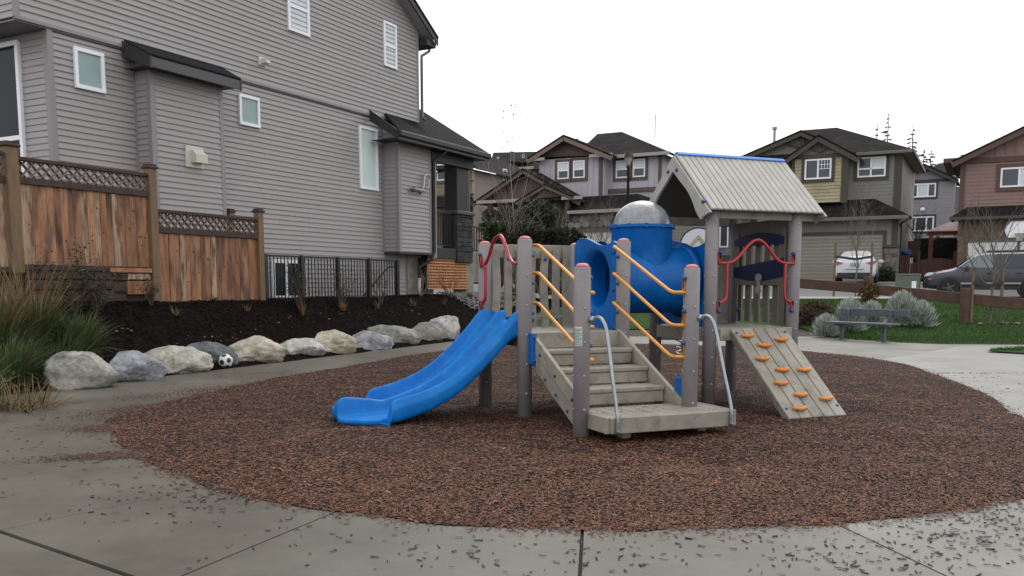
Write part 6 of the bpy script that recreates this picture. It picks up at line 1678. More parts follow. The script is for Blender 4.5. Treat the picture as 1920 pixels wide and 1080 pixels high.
for i, (px, py, n, h, l) in enumerate(((135, 655, 1000, .72, 'green ornamental grass behind the leftmost boulder'), (60, 640, 1100, .85, 'tall green ornamental grass with tan stalks below the fence'), (-10, 660, 1000, .9, 'tall ornamental grass with many dry tan stalks at the left edge'))):
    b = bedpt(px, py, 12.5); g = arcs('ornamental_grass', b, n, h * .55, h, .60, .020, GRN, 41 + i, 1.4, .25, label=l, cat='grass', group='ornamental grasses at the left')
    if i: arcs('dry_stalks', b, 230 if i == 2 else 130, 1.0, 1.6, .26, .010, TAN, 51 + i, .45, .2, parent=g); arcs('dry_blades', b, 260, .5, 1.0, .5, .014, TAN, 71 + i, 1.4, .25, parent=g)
g = arcs('dry_litter', G(30, 765), 260, .2, .5, 1.3, .012, TAN + [(.09, .045, .03)], 90, .8, .45, label='heap of dry tan grass litter at the path edge lower left', cat='litter')

def branch(mb, p, d, L, r, depth, rnd, leaves=None, up=.25, wob=.18, nside=5, kids=(2, 3), ratio=.68, ang=.55, tips=None):
    n = 4; pts = [p]; rs = [r]
    for i in range(n):
        d = (d + Vector((rnd.gauss(0, wob), rnd.gauss(0, wob), rnd.gauss(0, wob) + up * .2))).normalized(); p = p + d * (L / n); pts.append(p); rs.append(r * (1 - .5 * (i + 1) / n))
    tube(mb, pts, rs, nside if depth > 1 else 3, cap=False)
    if tips is not None and depth <= 1: tips.extend(pts[1:])
    if depth <= 0: return
    for k in range(rnd.randint(*kids) + 1):
        i = rnd.randint(1, n); az = rnd.uniform(0, TAU); q = d.cross(Z3); q = q.normalized() if q.length > .01 else X3
        a = rnd.uniform(ang * .6, ang * 1.3); dd = (Matrix.Rotation(az, 3, d) @ (Matrix.Rotation(a, 3, q) @ d)); dd = (dd + Z3 * up).normalized()
        branch(mb, pts[i], dd, L * ratio * rnd.uniform(.7, 1.1), rs[i] * .62, depth - 1, rnd, leaves, up, wob, nside, kids, ratio, ang, tips)
M_bark = mat('grey_bark', (.13, .115, .10), rough=.85, var=.3, vs=20)
M_barkd = mat('brown_bark', (.075, .058, .045), rough=.85, var=.3, vs=20)
def baretree(name, base, H, r, seed, label, m_=M_bark, trunkf=.55, depth=3, kids=(2, 3), group=None, up=.35, nlimb=7, spread=.55, tips=None, cat='tree'):
    rnd = random.Random(seed); t = thing(name, label, cat, base, group)
    mb = MB(); pts = [Vector(base) + Vector((rnd.gauss(0, .01) * i, rnd.gauss(0, .01) * i, H * trunkf * 1.5 * i / 6)) for i in range(7)]
    tube(mb, pts, [r * (1 - .1 * i) for i in range(7)], 8, cap=False); mb.build('trunk', m_, t, smooth=True)
    mb = MB()
    for k in range(nlimb):
        f = trunkf * (.55 + .9 * k / nlimb); p = Vector(base) + Z3 * (H * f); az = k * 2.4 + rnd.uniform(-.4, .4)
        d = Vector((math.cos(az) * spread, math.sin(az) * spread, 1)).normalized(); branch(mb, p, d, H * (1 - f) * .62, r * .42, depth - 1, rnd, up=up, kids=kids, tips=tips)
    mb.build('crown', m_, t, smooth=True); return t
def stake(px, y0, y1, Y, parent=None):
    a, b = AT(px, y0, Y), AT(px, y1, Y); return a, b
M_stake = mat('stake_wood', (.15, .105, .065), rough=.85, var=.25, vs=8)
def staked(px, ytop, ybase, Y, stakes, strap_y, seed, label, r=.035, H_=None, nl=9):
    b = AT(px, ybase, Y); b.z = T(b.x, b.y); H = AT(px, ytop, Y).z - b.z
    t = baretree('sapling', b, H, r, seed, label, trunkf=.38, nlimb=nl, depth=3, spread=.42)
    for sx, yt, yb in stakes:
        s0 = AT(sx, yt, Y); base_ = Vector((s0.x, s0.y, T(s0.x, s0.y) - .05)); st = thing('tree_stake', label.split(' sapling')[0] + ' sapling stake on its ' + ('left' if sx < px else 'right'), 'stake', base_)
        mb = MB(); box(mb, (s0 + base_) / 2, X3, Y3, Z3, .035, .035, (s0.z - base_.z) / 2, .006); mb.build('pole', M_stake, st)
        mb = MB(); sp_ = AT(sx, strap_y, Y - .05); tp = AT(px, strap_y + 5, Y - .06); bar(mb, sp_, tp, .02, .09); mb.build('strap', M_black, st)
    return t
staked(1604, 330, 548, 34.4, ((1567, 455, 552), (1636, 455, 552)), 481, 3, 'slim bare sapling in front of the white car')
staked(1855, 345, 612, 26, ((1826, 500, 612), (1881, 505, 612)), 530, 5, 'bare sapling on the lawn in front of the dark suv', r=.045)
# tree ring of soil and pale stones round the sapling at the right
tb = AT(1855, 612, 26); cpts = []
for _ in range(60): a = random.uniform(0, TAU); q = .9 * random.random() ** .5; cpts.append((tb.x + q * math.cos(a), tb.y + q * math.sin(a) * .7, T(tb.x, tb.y) + .05))
chips('tree_ring_stones', cpts, .05, .12, .04, .08, [(.02, .014, .01), (.25, .22, .18), (.03, .02, .015), (.03, .02, .015)], 'soil and pebbles round the sapling foot on the lawn', 12, 0, .2)

def leafcloud(name, c, rx, ry, rz, n, sz, pal, seed, parent=None, label=None, cat=None, group=None, upright=.3, base=None, shell=.5, clump=0):
    r = np.random.default_rng(seed); V = []; Fq = []; C = []; pal = np.array(pal)
    cl = [Vector((r.normal(0, .5), r.normal(0, .5), r.normal(0, .5))) for _ in range(clump)] if clump else None
    for i in range(n):
        if cl:
            q = cl[r.integers(clump)] * 1.0; v = q + Vector((r.normal(0, .22), r.normal(0, .22), r.normal(0, .22)))
            if v.length > 1.05: v = v.normalized() * r.uniform(.8, 1.05)
        else:
            v = Vector((r.normal(), r.normal(), r.normal())).normalized() * r.uniform(shell, 1.0) ** .6
        p = Vector((c[0] + v.x * rx, c[1] + v.y * ry, c[2] + v.z * rz))
        d = (Vector((v.x, v.y, abs(v.z) * .5 + upright)) + Vector((r.normal(0, .5), r.normal(0, .5), r.normal(0, .5)))).normalized()
        s = d.cross(Vector((r.normal(), r.normal(), r.normal()))).normalized(); L = sz * r.uniform(.6, 1.4); w_ = L * .28
        k = len(V); V += [p - s * w_ * .3, p + d * L * .45 - s * w_, p + d * L, p + d * L * .45 + s * w_]; Fq.append((k, k + 1, k + 2, k + 3))
        C += [pal[r.integers(len(pal))] * r.uniform(.65, 1.35)] * 4
    me = bpy.data.meshes.new(name); b = Vector(base if base is not None else (parent['_b'] if parent is not None else c))
    me.from_pydata([(v.x - b.x, v.y - b.y, v.z - b.z) for v in V], [], Fq)
    ca = me.color_attributes.new('chip', 'FLOAT_COLOR', 'POINT'); cv = np.ones((len(V), 4), np.float32); cv[:, :3] = np.array(C); ca.data.foreach_set('color', cv.reshape(-1))
    me.materials.append(M_leaf); o = bpy.data.objects.new(name, me); col.objects.link(o)
    if parent is None: o.location = b
    else: o.parent = parent
    o['_b'] = tuple(b); return tag(o, label, cat, group)

# silvery shrubs behind the bench: clumps of upright spikes
SIL = [(.44, .48, .44), (.50, .54, .50), (.36, .40, .36), (.56, .59, .56), (.26, .30, .26)]
def silver(px, py, Y, w_, h_, n, seed, label):
    b = AT(px, py, Y); b.z = T(b.x, b.y); t = thing('silver_shrub', label, 'shrub', b, 'silvery shrubs behind the bench'); r = np.random.default_rng(seed)
    mb = MB(); V = []; C = []
    for i in range(n):
        th = r.uniform(0, TAU); ph = abs(r.normal(0, .62)); ph = min(ph, 1.45); d = Vector((math.cos(th) * math.sin(ph), math.sin(th) * math.sin(ph), math.cos(ph)))
        e = (math.hypot(d.x, d.y) * w_ + d.z * h_) ; rad = e * r.uniform(.45, 1.0) * (1 + .38 * noise.noise(d * 2.2 + Vector((seed, 0, 0))))
        p = Vector(b) + Vector((d.x * w_ * .8, d.y * w_ * .8, d.z * h_)) * r.uniform(.35, .9); dd = (d + Vector((0, 0, .7))).normalized(); L = r.uniform(.10, .22)
        s = dd.cross(Vector((r.normal(), r.normal(), r.normal()))).normalized() * .016
        s2 = dd.cross(s).normalized() * .016
        k = len(mb.v); mb.v += [tuple(p - s), tuple(p + s), tuple(p + dd * L), tuple(p - s2), tuple(p + s2)]; mb.f += [(k, k + 1, k + 2), (k + 3, k + 4, k + 2)]
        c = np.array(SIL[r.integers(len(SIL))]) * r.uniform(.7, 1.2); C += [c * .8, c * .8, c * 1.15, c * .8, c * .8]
    o = mb.build('foliage', M_leaf, t); ca = o.data.color_attributes.new('chip', 'FLOAT_COLOR', 'POINT'); cv = np.ones((len(C), 4), np.float32); cv[:, :3] = np.array(C); ca.data.foreach_set('color', cv.reshape(-1))
    mb = MB(); rnd = random.Random(seed)
    for _ in range(14): a = rnd.uniform(0, TAU); tube(mb, [Vector(b), Vector(b) + Vector((math.cos(a) * w_ * .6, math.sin(a) * w_ * .6, h_ * .6))], [.012, .004], 4, cap=False)
    mb.build('stems', M_barkd, t)
silver(1548, 628, 24.0, .48, .55, 2600, 1, 'low silvery shrub left of the bench')
silver(1592, 622, 24.6, .60, .95, 4200, 2, 'taller silvery shrub behind the left half of the bench')
silver(1632, 612, 25.4, .55, .72, 2600, 3, 'silvery shrub behind the middle of the bench')
silver(1690, 604, 25.6, .72, 1.0, 4600, 4, 'broad silvery shrub behind the right end of the bench')
silver(1725, 604, 25.4, .62, .74, 3000, 5, 'rightmost silvery shrub leaning over the lawn')
BRN = [(.055, .03, .022), (.08, .042, .03), (.04, .028, .018), (.05, .045, .025)]
for px, py, Y, rx, rz, s, l in ((1508, 612, 26.0, .5, .32, 6, 'low reddish brown heather left of the silvery shrubs'), (1530, 600, 27.0, .5, .35, 7, 'brown heather behind the leftmost silvery shrub')):
    b = AT(px, py, Y); b.z = T(b.x, b.y); leafcloud('heather', Vector((b.x, b.y, b.z + rz * .5)), rx, rx, rz, 2200, .07, BRN, s, label=l, cat='shrub', base=b, shell=.2)
for px, py, Y, rx, rz, s, l in ((1628, 575, 28.2, .32, .55, 8, 'reddish brown climber round the left rail post'),):
    b = AT(px, py, Y); b.z = T(b.x, b.y); tt = thing('climber', l, 'shrub', b); leafcloud('foliage', Vector((b.x, b.y, b.z + rz * .8)), rx, rx, rz, 900, .08, [(.10, .04, .015), (.14, .07, .03), (.06, .05, .02)], s, parent=tt, shell=.1)
DKG = [(.018, .035, .014), (.028, .045, .018), (.012, .024, .011), (.04, .052, .02)]
b = AT(1652, 522, 43.2); b.z = T(b.x, b.y); leafcloud('shrub', b + Z3 * .3, .75, .5, .45, 900, .16, DKG, 9, label='small dark shrub between the white car and the stone pier', cat='shrub', base=b, shell=.1)

# planting in front of the lavender house
PINE = [(.030, .046, .028), (.045, .065, .035), (.022, .030, .02), (.06, .075, .04), (.055, .055, .032)]
def mass(px, py, Y, rx, rz, n, sz, pal, seed, name, label, ry=None, clump=14, cat='shrub'):
    b = AT(px, py, Y); c = Vector(b); b.z = T(b.x, b.y); t = thing(name, label, cat, b)
    leafcloud('foliage', c, rx, ry or rx * .8, rz, n, sz, pal, seed, parent=t, shell=.1, clump=clump, upright=.5)
    mb = MB(); rnd = random.Random(seed)
    for k in range(5): branch(mb, Vector(b), (Vector((rnd.gauss(0, .3), rnd.gauss(0, .3), 1))).normalized(), (c.z - b.z + rz) * .45, .05, 2, rnd, up=.5)
    mb.build('stems', M_barkd, t, smooth=True); return t
mass(1015, 430, 36, .95, 1.05, 6000, .15, PINE, 11, 'pine_tree', 'dark bushy pine in front of the lavender house', clump=26, cat='tree')
mass(1003, 400, 36.5, .42, .5, 1300, .14, PINE, 17, 'pine_tree', 'narrow pine top left of the bushy dark pine', clump=10, cat='tree')
mass(965, 440, 34, 1.0, .65, 4200, .14, [(.03, .045, .016), (.05, .06, .02), (.035, .03, .018), (.06, .045, .025)], 12, 'shrub', 'olive shrub mass low in front of the tan porch')
mass(915, 440, 33, .38, .5, 1500, .12, [(.04, .075, .02), (.06, .10, .025), (.03, .05, .018)], 13, 'shrub', 'bright green shrub beside the porch pier of the grey house')
mass(1060, 450, 33, .5, .4, 1800, .13, [(.03, .034, .022), (.05, .04, .03), (.03, .045, .02)], 14, 'shrub', 'low dull shrub left of the white garage door')
mass(938, 412, 38, .7, .55, 1500, .14, [(.05, .035, .028), (.07, .045, .035), (.04, .04, .025)], 15, 'shrub', 'brown twiggy shrub under the porch gable', clump=9)
mass(1015, 452, 31.5, 1.5, .45, 5200, .12, [(.022, .024, .016), (.035, .03, .02), (.03, .022, .018), (.02, .03, .014)], 18, 'shrub', 'long dark hedge of shrubs behind the picket panel', ry=.6, clump=30)
mass(1033, 425, 35.8, .12, .3, 160, .12, [(.22, .08, .02), (.16, .06, .02)], 16, 'fern', 'rusty orange dead fronds in the dark pine', clump=4)
for px, yt, Y, r, s, l, sp in ((955, 300, 33, .045, 21, 'thin bare tree left of the porch gables', .5), (1040, 360, 34, .03, 22, 'pale bare shrub tree right of the dark pine', .7), (1108, 362, 36, .03, 23, 'bare small tree in front of the stone garage', .5), (1128, 355, 37, .03, 24, 'second bare small tree before the white garage door', .5), (922, 360, 35, .025, 25, 'spindly bare tree beside the tan siding', .6)):
    b = AT(px, 500, Y); b.z = T(b.x, b.y); H = AT(px, yt, Y).z - b.z; baretree('bare_tree', b, H, r, s, l, trunkf=.42, nlimb=9, depth=3, spread=sp, m_=M_bark)
# tall thin tree whose last leaves show against the sky
b = AT(962, 500, 37); b.z = T(b.x, b.y); H = AT(962, 178, 37).z - b.z
tt = baretree('leafy_tree', b, H, .020, 33, 'tall thin tree with a few last leaves against the sky', trunkf=.5, nlimb=4, depth=2, spread=.3, m_=mat('pale_twig', (.35, .33, .31), rough=.8), kids=(1, 2))
V = MB(); rnd = random.Random(3)
for _ in range(70):
    p = AT(rnd.gauss(955, 15), rnd.uniform(185, 285), 37 + rnd.gauss(0, .4)); s = Vector((rnd.gauss(0, 1), rnd.gauss(0, 1), rnd.gauss(0, 1))).normalized() * .045; q = s.cross(Z3).normalized() * .035
    V.add([p - s, p + q, p + s, p - q], [(0, 1, 2, 3)])
V.build('leaves', mat('last_leaf', (.20, .22, .12), rough=.7), tt, kind='stuff')
# bare branches between the far houses
b = AT(1718, 520, 47); b.z = 1.5; baretree('bare_tree', b, AT(1718, 372, 47).z - 1.5, .05, 27, 'bare branching tree between the olive house and far grey house', trunkf=.4, nlimb=10, spread=.6, m_=M_barkd)

# firs on the skyline
def fir(px, yt, yb, Y, w_, seed, label, dens=1.0):
    top = AT(px, yt, Y); bot = AT(px, yb, Y); t = thing('fir_tree', label, 'tree', Vector((bot.x, bot.y, 3))); rnd = random.Random(seed)
    mb = MB(); tube(mb, [Vector((bot.x, bot.y, 3)), top], [.22, .03], 6); mb.build('trunk', M_barkd, t)
    mb = MB(); H = top.z - bot.z; n = int(H * 2.6 * dens)
    for i in range(n):
        f = i / n; z = top.z - H * f; rad = w_ * (.08 + f * .95) * rnd.uniform(.35, 1.1)
        for k in range(3):
            a = rnd.uniform(0, TAU); e = Vector((math.cos(a), math.sin(a), -.25)); p = Vector((top.x, top.y, z)); q = p + e * rad; s = Vector((-math.sin(a), math.cos(a), 0)) * (rad * .16)
            mb.add([p, p + e * rad * .6 + s - Z3 * .05, q, p + e * rad * .6 - s - Z3 * .12, p + e * rad * .5 + Z3 * .1], [(0, 1, 4), (1, 2, 4), (2, 3, 4), (3, 0, 4), (0, 1, 2, 3)])
    mb.build('crown', mat('fir_needles', (.045, .06, .05), rough=.9, var=.3, vs=2), t)
fir(1645, 232, 285, 92, 1.0, 1, 'small fir tip above the olive roof, left of the tall one', .8)
fir(1666, 214, 300, 92, 1.5, 2, 'tall narrow fir rising above the olive roof')
fir(1712, 236, 320, 92, 1.9, 3, 'sparse fir just right of the olive roof')
fir(1733, 280, 330, 92, 2.0, 4, 'leftmost dark fir top above the far grey house', 1.6); fir(1746, 284, 330, 96, 2.0, 5, 'rightmost dark fir top above the far grey house', 1.6)

# bed plants
def sprig(px, py, h, n, pal, seed, label, spread=.35, lw=.018, cat='plant', name='bed_plant', guess=15):
    b = bedpt(px, py, guess) + Z3 * .03; arcs(name, b, int(n * .6), h * .35, h * .8, spread, lw, pal, seed, .4, .05, label=label, cat=cat)
YG = [(.12, .14, .04), (.16, .15, .05), (.08, .10, .03)]; RST = [(.14, .07, .03), (.22, .15, .05), (.08, .06, .03)]; OLV = [(.05, .065, .028), (.07, .08, .035), (.04, .05, .025)]
sprig(331, 594, .30, 34, YG, 1, 'small yellow green sprig on the soil below the lower fence panel', .6)
sprig(403, 566, .22, 60, OLV, 2, 'tiny grey green plant against the lower fence', .8)
sprig(465, 585, .22, 40, RST, 3, 'small rusty plant left of the basement window')
sprig(567, 592, .42, 70, RST, 4, 'upright rusty plant below the basement window', .3)
sprig(643, 585, .38, 90, [(.30, .20, .05), (.22, .14, .05)], 5, 'straw yellow tuft in front of the well guard', .5)
sprig(708, 580, .35, 60, RST, 6, 'rusty brown plant before the last guard bay', .4)
sprig(776, 576, .34, 50, RST, 7, 'small brown plant near the foundation corner', .35)
sprig(832, 573, .34, 50, [(.12, .09, .035)], 8, 'small tan plant below the porch lattice', .3)
sprig(880, 562, .4, 80, OLV, 9, 'olive plant beside the slide post', .5)
def twiggy(px, py, yt, seed, label, leaf=0, pal=OLV, guess=18, w_=.5, n=5, m_=M_barkd):
    b = bedpt(px, py, guess); t = thing('twiggy_shrub', label, 'shrub', b); rnd = random.Random(seed); H = AT(px, yt, b.y).z - b.z; mb = MB(); tips = []
    for k in range(n): a = rnd.uniform(0, TAU); branch(mb, Vector(b), Vector((math.cos(a) * w_, math.sin(a) * w_, 1)).normalized(), H * .55, .014, 2, rnd, up=.35, tips=tips)
    mb.build('stems', m_, t, smooth=True)
    if leaf:
        V = MB()
        for _ in range(leaf):
            p = rnd.choice(tips) + Vector((rnd.gauss(0, .04), rnd.gauss(0, .04), rnd.gauss(0, .04))); s = Vector((rnd.gauss(0, 1), rnd.gauss(0, 1), rnd.gauss(0, .6))).normalized() * .028; q = s.cross(Vector((rnd.random(), rnd.random(), 1))).normalized() * .011
            V.add([p - s, p + q, p + s, p - q], [(0, 1, 2, 3)])
        V.build('leaves', mat('small_leaf_%d' % seed, pal[0], rough=.7), t, kind='stuff')
twiggy(790, 556, 480, 1, 'bare twiggy shrub against the pale foundation', m_=M_bark)
twiggy(640, 575, 495, 2, 'thin twiggy shrub in front of the middle guard bays', 160)
twiggy(566, 585, 490, 3, 'narrow leafy shrub hiding the right edge of the basement window', 500, w_=.22, n=7)
twiggy(715, 570, 500, 4, 'thin twiggy shrub before the guard stair rail', 160)
twiggy(846, 560, 492, 5, 'sparse twiggy shrub in front of the orange lattice', 120)
twiggy(140, 585, 462, 6, 'feathery olive shrub against the upper fence and retaining timbers', 1500, pal=[(.055, .062, .025)], guess=14, w_=.8, n=9)
twiggy(175, 600, 500, 8, 'thin weedy shrub at the right end of the grasses', 420, pal=[(.04, .05, .025)], guess=13.5, w_=.5, n=6)
twiggy(283, 575, 505, 7, 'wispy shrub in front of the second fence post', 260, guess=15, w_=.3)
LFP = []
for cx, cy, n in ((240, 625, 8), (390, 640, 8), (470, 622, 8), (640, 592, 10), (715, 588, 9), (300, 650, 5), (780, 585, 7), (560, 600, 5)):
    for _ in range(n):
        p = bedpt(random.gauss(cx, 20), random.gauss(cy, 6))
        if cc(p.x, p.y) < crock(p.y): LFP.append((p.x, p.y, p.z + .05))
chips('fallen_leaves', LFP, .03, .06, .02, .04, [(.09, .04, .025), (.14, .09, .06), (.07, .03, .02), (.2, .16, .12)], 'scattered fallen leaves on the black soil', 9, .0, .3)
# gravel by the porch
gp_ = []
for _ in range(2600):
    s = random.uniform(BH.hit(800, 548)[0], BH.hit(905, 548)[0] + 1); o_ = random.uniform(.3, 1.6); p = BH.W(s, o_, 0); gp_.append((p.x, p.y, T(p.x, p.y) + .04 + .1 * random.random()))
chips('gravel', gp_, .03, .08, .03, .06, [(.16, .16, .16), (.22, .22, .215), (.10, .10, .10), (.19, .18, .17)], 'grey gravel below the porch lattice', 14, 0, .2)

# ------------------------------------------------------------------ vehicles
def car(name, label, cat, loc, D, body_m, secs, yaw=0):
    t = thing(name, label, cat, loc); W_ = Vector((D.y, -D.x, 0))
    def Q(x, w_, z): return Vector(loc) + D * x + W_ * w_ + Z3 * z
    mb = MB(); rows = []
    for x, pts in secs:
        ring = [Q(x, w_, z) for w_, z in pts] + [Q(x, -w_, z) for w_, z in pts[::-1]]; rows.append(ring)
    n = len(rows[0]); mb.v = [tuple(p) for r_ in rows for p in r_]
    for i in range(len(rows) - 1):
        for k in range(n): mb.f.append((i * n + k, i * n + (k + 1) % n, (i + 1) * n + (k + 1) % n, (i + 1) * n + k))
    mb.f.append(tuple(range(n))[::-1]); mb.f.append(tuple((len(rows) - 1) * n + k for k in range(n)))
    b = fixn(mb.build('body', body_m, t, smooth=True)); md = b.modifiers.new('s', 'SUBSURF'); md.levels = 2; md.render_levels = 2
    return t, Q, W_
M_tyre = mat('tyre', (.014, .014, .015), rough=.8); M_hub = mat('wheel_grey', (.09, .09, .095), rough=.4, metal=.6)
def wheel(t, Q, W_, x, side, w_, r=.33, hub=True):
    mb = MB(); c = Q(x, side * w_, r); ax = W_ * side
    lathe(mb, c, [(r * .66, 0), (r * .97, .0), (r, -.04), (r, -.17), (r * .95, -.21)], 24, ax); wv = mb.build('wheel', M_tyre, t)
    mb = MB(); lathe(mb, c + ax * .002, [(r * .64, -.03), (r * .62, .01), (r * .56, -.02), (r * .16, .0), (r * .14, .02)], 20, ax); mb.build('rim', M_hub, wv)
    mb = MB()
    for k in range(5): a = TAU * k / 5 + .3; d = (Z3 * math.cos(a) + ax.cross(Z3) * math.sin(a)); bar(mb, c + ax * .012 + d * r * .1, c + ax * .004 + d * r * .6, .05, .02, ax)
    mb.build('spokes', M_hub, wv)
def quad(t, pts, m_, nm, th=.012, n=None):
    mb = MB(); slab(mb, pts, th, n if n is not None else None); return mb.build(nm, m_, t)
M_cwhite = mat('white_car_paint', (.56, .57, .60), rough=.3, coat=.3)
M_csuv = mat('charcoal_car_paint', (.060, .057, .072), rough=.35, metal=.0, coat=.25, spec=.3)
M_cglass = mat('car_glass', (.035, .045, .055), rough=.08, spec=.35)
M_clight = mat('headlight', (.40, .43, .46), rough=.15, spec=.5)
M_tail = mat('tail_light', (.25, .008, .012), rough=.2, coat=.5)
M_plast = mat('black_bumper', (.018, .018, .02), rough=.6)
# white sedan, rear towards the park
rb_ = AT(1601, 530, 38.6); cz = T(rb_.x + 1, rb_.y + 2) - .0; loc = Vector((rb_.x, rb_.y, AT(1601, 531, 38.6).z))
def sec(ws, zs, wm, zm, wb, zb_, wt, zt): return [(ws * .6, zs), (ws, zs + .04), (wm, zm), (wb, zb_), (wt + (wb - wt) * .12, zt - .03), (wt * .7, zt), (0.01, zt + .01)]
sed = [(0.0, sec(.70, .34, .74, .5, .72, .70, .66, .84)), (.05, sec(.82, .26, .85, .5, .83, .76, .70, .98)), (.18, sec(.85, .22, .88, .55, .86, .84, .72, 1.06)), (.55, sec(.86, .20, .89, .6, .87, .88, .70, 1.08)),
       (.80, sec(.86, .2, .89, .6, .88, .91, .64, 1.17)), (1.25, sec(.86, .2, .89, .6, .88, .92, .57, 1.40)), (1.8, sec(.86, .2, .89, .6, .88, .92, .55, 1.46)), (2.6, sec(.86, .2, .89, .6, .88, .92, .55, 1.44)),
       (3.4, sec(.86, .2, .89, .6, .88, .90, .66, 1.05)), (4.2, sec(.84, .2, .87, .55, .84, .80, .66, .86)), (4.55, sec(.7, .25, .74, .5, .7, .65, .6, .70))]
CD = Vector((.400, .9165, 0)).normalized()
t, Q, W_ = car('white_sedan', 'white sedan parked rear first towards the park before the khaki garage', 'car', loc, CD, M_cwhite, sed)
quad(t, [Q(.72, -.54, 1.125), Q(.72, .54, 1.125), Q(1.20, .47, 1.375), Q(1.20, -.47, 1.375)], M_cglass, 'rear_window', .02, (-.1, -.3, .8))
for sd in (-1, 1):
    mb = MB(); pts = [Q(.03, sd * .42, .86), Q(-.005, sd * .72, .80), Q(.12, sd * .845, .86), Q(.14, sd * .83, .96), Q(.02, sd * .70, .945)]
    n_ = -CD * .03 + W_ * sd * .02; mb.add([p + n_ for p in pts] + [p - n_ * 2 for p in pts], [tuple(range(5)), tuple(range(9, 4, -1))] + [(i, i + 5, (i + 1) % 5 + 5, (i + 1) % 5) for i in range(5)]); fixn(mb.build('tail_light', M_tail, t))
    quad(t, [Q(1.3, sd * .78, .98), Q(3.1, sd * .80, .98), Q(2.55, sd * .64, 1.36), Q(1.5, sd * .64, 1.37)], M_cglass, 'side_window', .03, W_ * sd)
    mb = MB(); box(mb, Q(2.9, sd * .98, 1.0), CD, W_, Z3, .06, .11, .07, .03); mb.build('mirror', M_cwhite, t)
    for x in (.95, 3.6): wheel(t, Q, W_, x, sd, .90, .32)
mb = MB(); box(mb, Q(-.02, 0, .335), CD, W_, Z3, .05, .70, .12, .03); mb.build('rear_bumper', M_plast, t)
mb = MB(); box(mb, Q(-.015, 0, .80), CD, W_, Z3, .02, .17, .07, .005); mb.build('number_plate', mat('plate_grey', (.30, .30, .32), rough=.5), t)
mb = MB(); box(mb, Q(-.01, 0, .60), CD, W_, Z3, .02, .36, .008); mb.build('bumper_line', M_plast, t)
mb = MB(); box(mb, Q(.10, 0, 1.05), CD, W_, Z3, .03, .62, .012, .005); mb.build('boot_lip', M_cwhite, t)
# charcoal suv, front to the left
D = -F_; f0 = AT(1735, 545, 35.15)
fz = AT(1776, 557, 34.5).z
loc = Vector((f0.x, f0.y, fz)) - D * 4.45
def secs(ws, zs, wb, zb_, wt, zt): return [(ws * .6, zs), (ws, zs + .05), (wb * 1.0, (zs + zb_) / 2 + .05), (wb, zb_), (wt + .02, zt - .06), (wt * .75, zt), (0.01, zt + .01)]
sv = [(0, secs(.75, .45, .78, .95, .66, 1.15)), (.1, secs(.86, .38, .88, 1.02, .68, 1.55)), (.5, secs(.88, .32, .90, 1.05, .68, 1.66)), (1.5, secs(.88, .3, .91, 1.05, .66, 1.69)), (2.5, secs(.88, .3, .91, 1.03, .64, 1.67)), (2.85, secs(.88, .3, .91, 1.02, .64, 1.58)),
      (3.40, secs(.88, .3, .91, 1.0, .72, 1.13)), (3.6, secs(.88, .3, .91, .98, .76, 1.07)), (4.1, secs(.87, .3, .90, .92, .74, .98)), (4.35, secs(.84, .32, .86, .82, .68, .90)), (4.46, secs(.74, .38, .76, .62, .6, .72))]
t, Q, W_ = car('dark_suv', 'charcoal suv with a black lower edge parked nose left at the kerb', 'car', loc, D, M_csuv, sv)
sgn = 1 if W_.dot(-E_) > 0 else -1
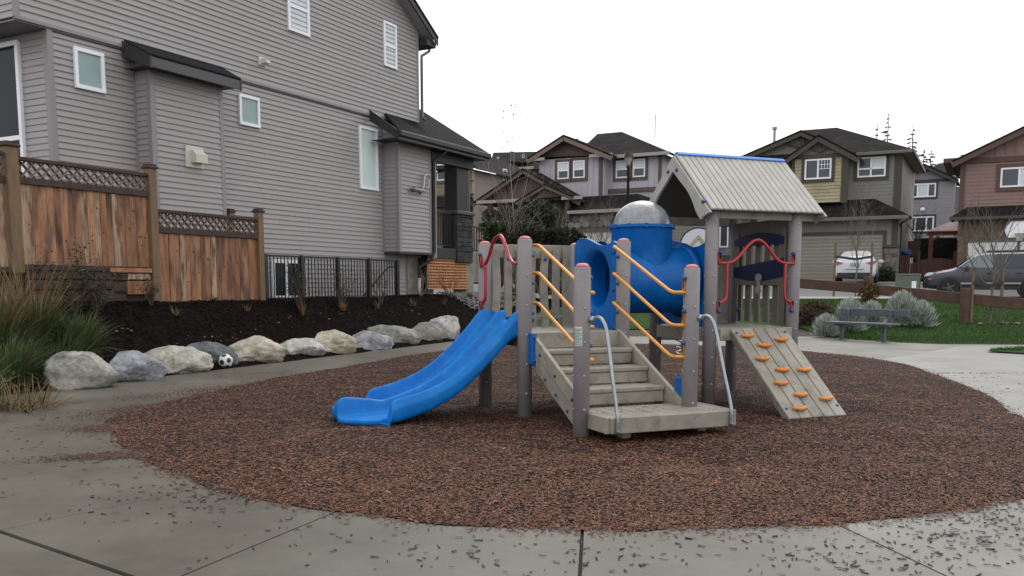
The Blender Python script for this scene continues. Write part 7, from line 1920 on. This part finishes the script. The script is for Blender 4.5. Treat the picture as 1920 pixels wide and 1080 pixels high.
for sd in (-1, 1):
    def wq(pts, nm='side_window', m_=M_cglass): return quad(t, [Q(x, sd * w_, z) for x, w_, z in pts], m_, nm, .03, W_ * -sd)
    wq([(2.15, .885, 1.10), (3.22, .86, 1.12), (2.70, .71, 1.56), (2.15, .705, 1.585)], m_=mat('painted_reflect_glass', (.13, .165, .18), rough=.08, spec=.5)); wq([(1.12, .888, 1.10), (2.07, .886, 1.10), (2.07, .71, 1.59), (1.12, .715, 1.60)]); wq([(.35, .87, 1.12), (1.04, .888, 1.10), (1.04, .715, 1.60), (.55, .73, 1.58)])  # front side window is paler: a reflection painted into its colour
    for x in (.85, 3.58):
        c = Q(x, sd * .885, .36); mb = MB(); lathe(mb, c, [(.44, -.1), (.44, .025), (.37, .035), (.36, -.1)], 28, W_ * sd); mb.build('arch_trim', M_plast, t, smooth=False); wheel(t, Q, W_, x, sd, .915, .355)
    mb = MB(); box(mb, Q(2.2, sd * .905, .52), D, W_, Z3, 1.0, .02, .035, .01); mb.build('side_moulding', M_gut, t)
    mb = MB(); box(mb, Q(2.2, sd * .88, .36), D, W_, Z3, 1.0, .03, .07, .02); mb.build('sill', M_plast, t)
    mb = MB(); box(mb, Q(3.02, sd * 1.03, 1.13), D, W_, Z3, .07, .12, .085, .04); mb.build('mirror', M_csuv, t)
    for x in (1.3, 2.25): mb = MB(); box(mb, Q(x, sd * .925, .90), D, W_, Z3, .09, .015, .018, .005); mb.build('door_handle', M_plast, t)
    for x in (1.08, 2.11, 3.12): mb = MB(); box(mb, Q(x, sd * .906, .72), D, W_, Z3, .006, .006, .32); mb.build('door_seam', M_plast, t)
    mb = MB(); bar(mb, Q(3.30, sd * .80, 1.14), Q(2.72, sd * .665, 1.60), .05, .03); mb.build('pillar_highlight', mat('highlight_bright', (.5, .5, .52), rough=.25, metal=.6), t)  # bright bar stands in for the highlight along the windscreen pillar
    mb = MB(); bar(mb, Q(.6, sd * .60, 1.74), Q(2.4, sd * .60, 1.73), .04, .04); mb.build('roof_rail', M_plast, t)
    pts = [Q(4.46, sd * .52, .78), Q(4.38, sd * .78, .80), Q(4.18, sd * .86, .84), Q(4.10, sd * .86, .95), Q(4.32, sd * .70, .94), Q(4.42, sd * .52, .90)]
    mb = MB(); n_ = D * .03 + W_ * sd * .02; mb.add([p + n_ for p in pts] + [p - n_ * 2 for p in pts], [tuple(range(6)), tuple(range(11, 5, -1))] + [(i, i + 6, (i + 1) % 6 + 6, (i + 1) % 6) for i in range(6)]); fixn(mb.build('headlight', M_clight, t))
    mb = MB(); box(mb, Q(4.26, sd * .885, .68), D, W_, Z3, .06, .02, .03, .01); mb.build('indicator', mat('amber', (.5, .12, .02), rough=.3), t)
quad(t, [Q(3.38, -.72, 1.16), Q(3.38, .72, 1.16), Q(2.86, .60, 1.58), Q(2.86, -.60, 1.58)], M_cglass, 'windscreen', .02, D * .5 + Z3 * .5)
mb = MB(); box(mb, Q(4.44, 0, .50), D, W_, Z3, .08, .76, .16, .05); mb.build('front_bumper', M_plast, t)
mb = MB(); box(mb, Q(4.46, 0, .78), D, W_, Z3, .03, .40, .06, .02); mb.build('grille', M_plast, t)
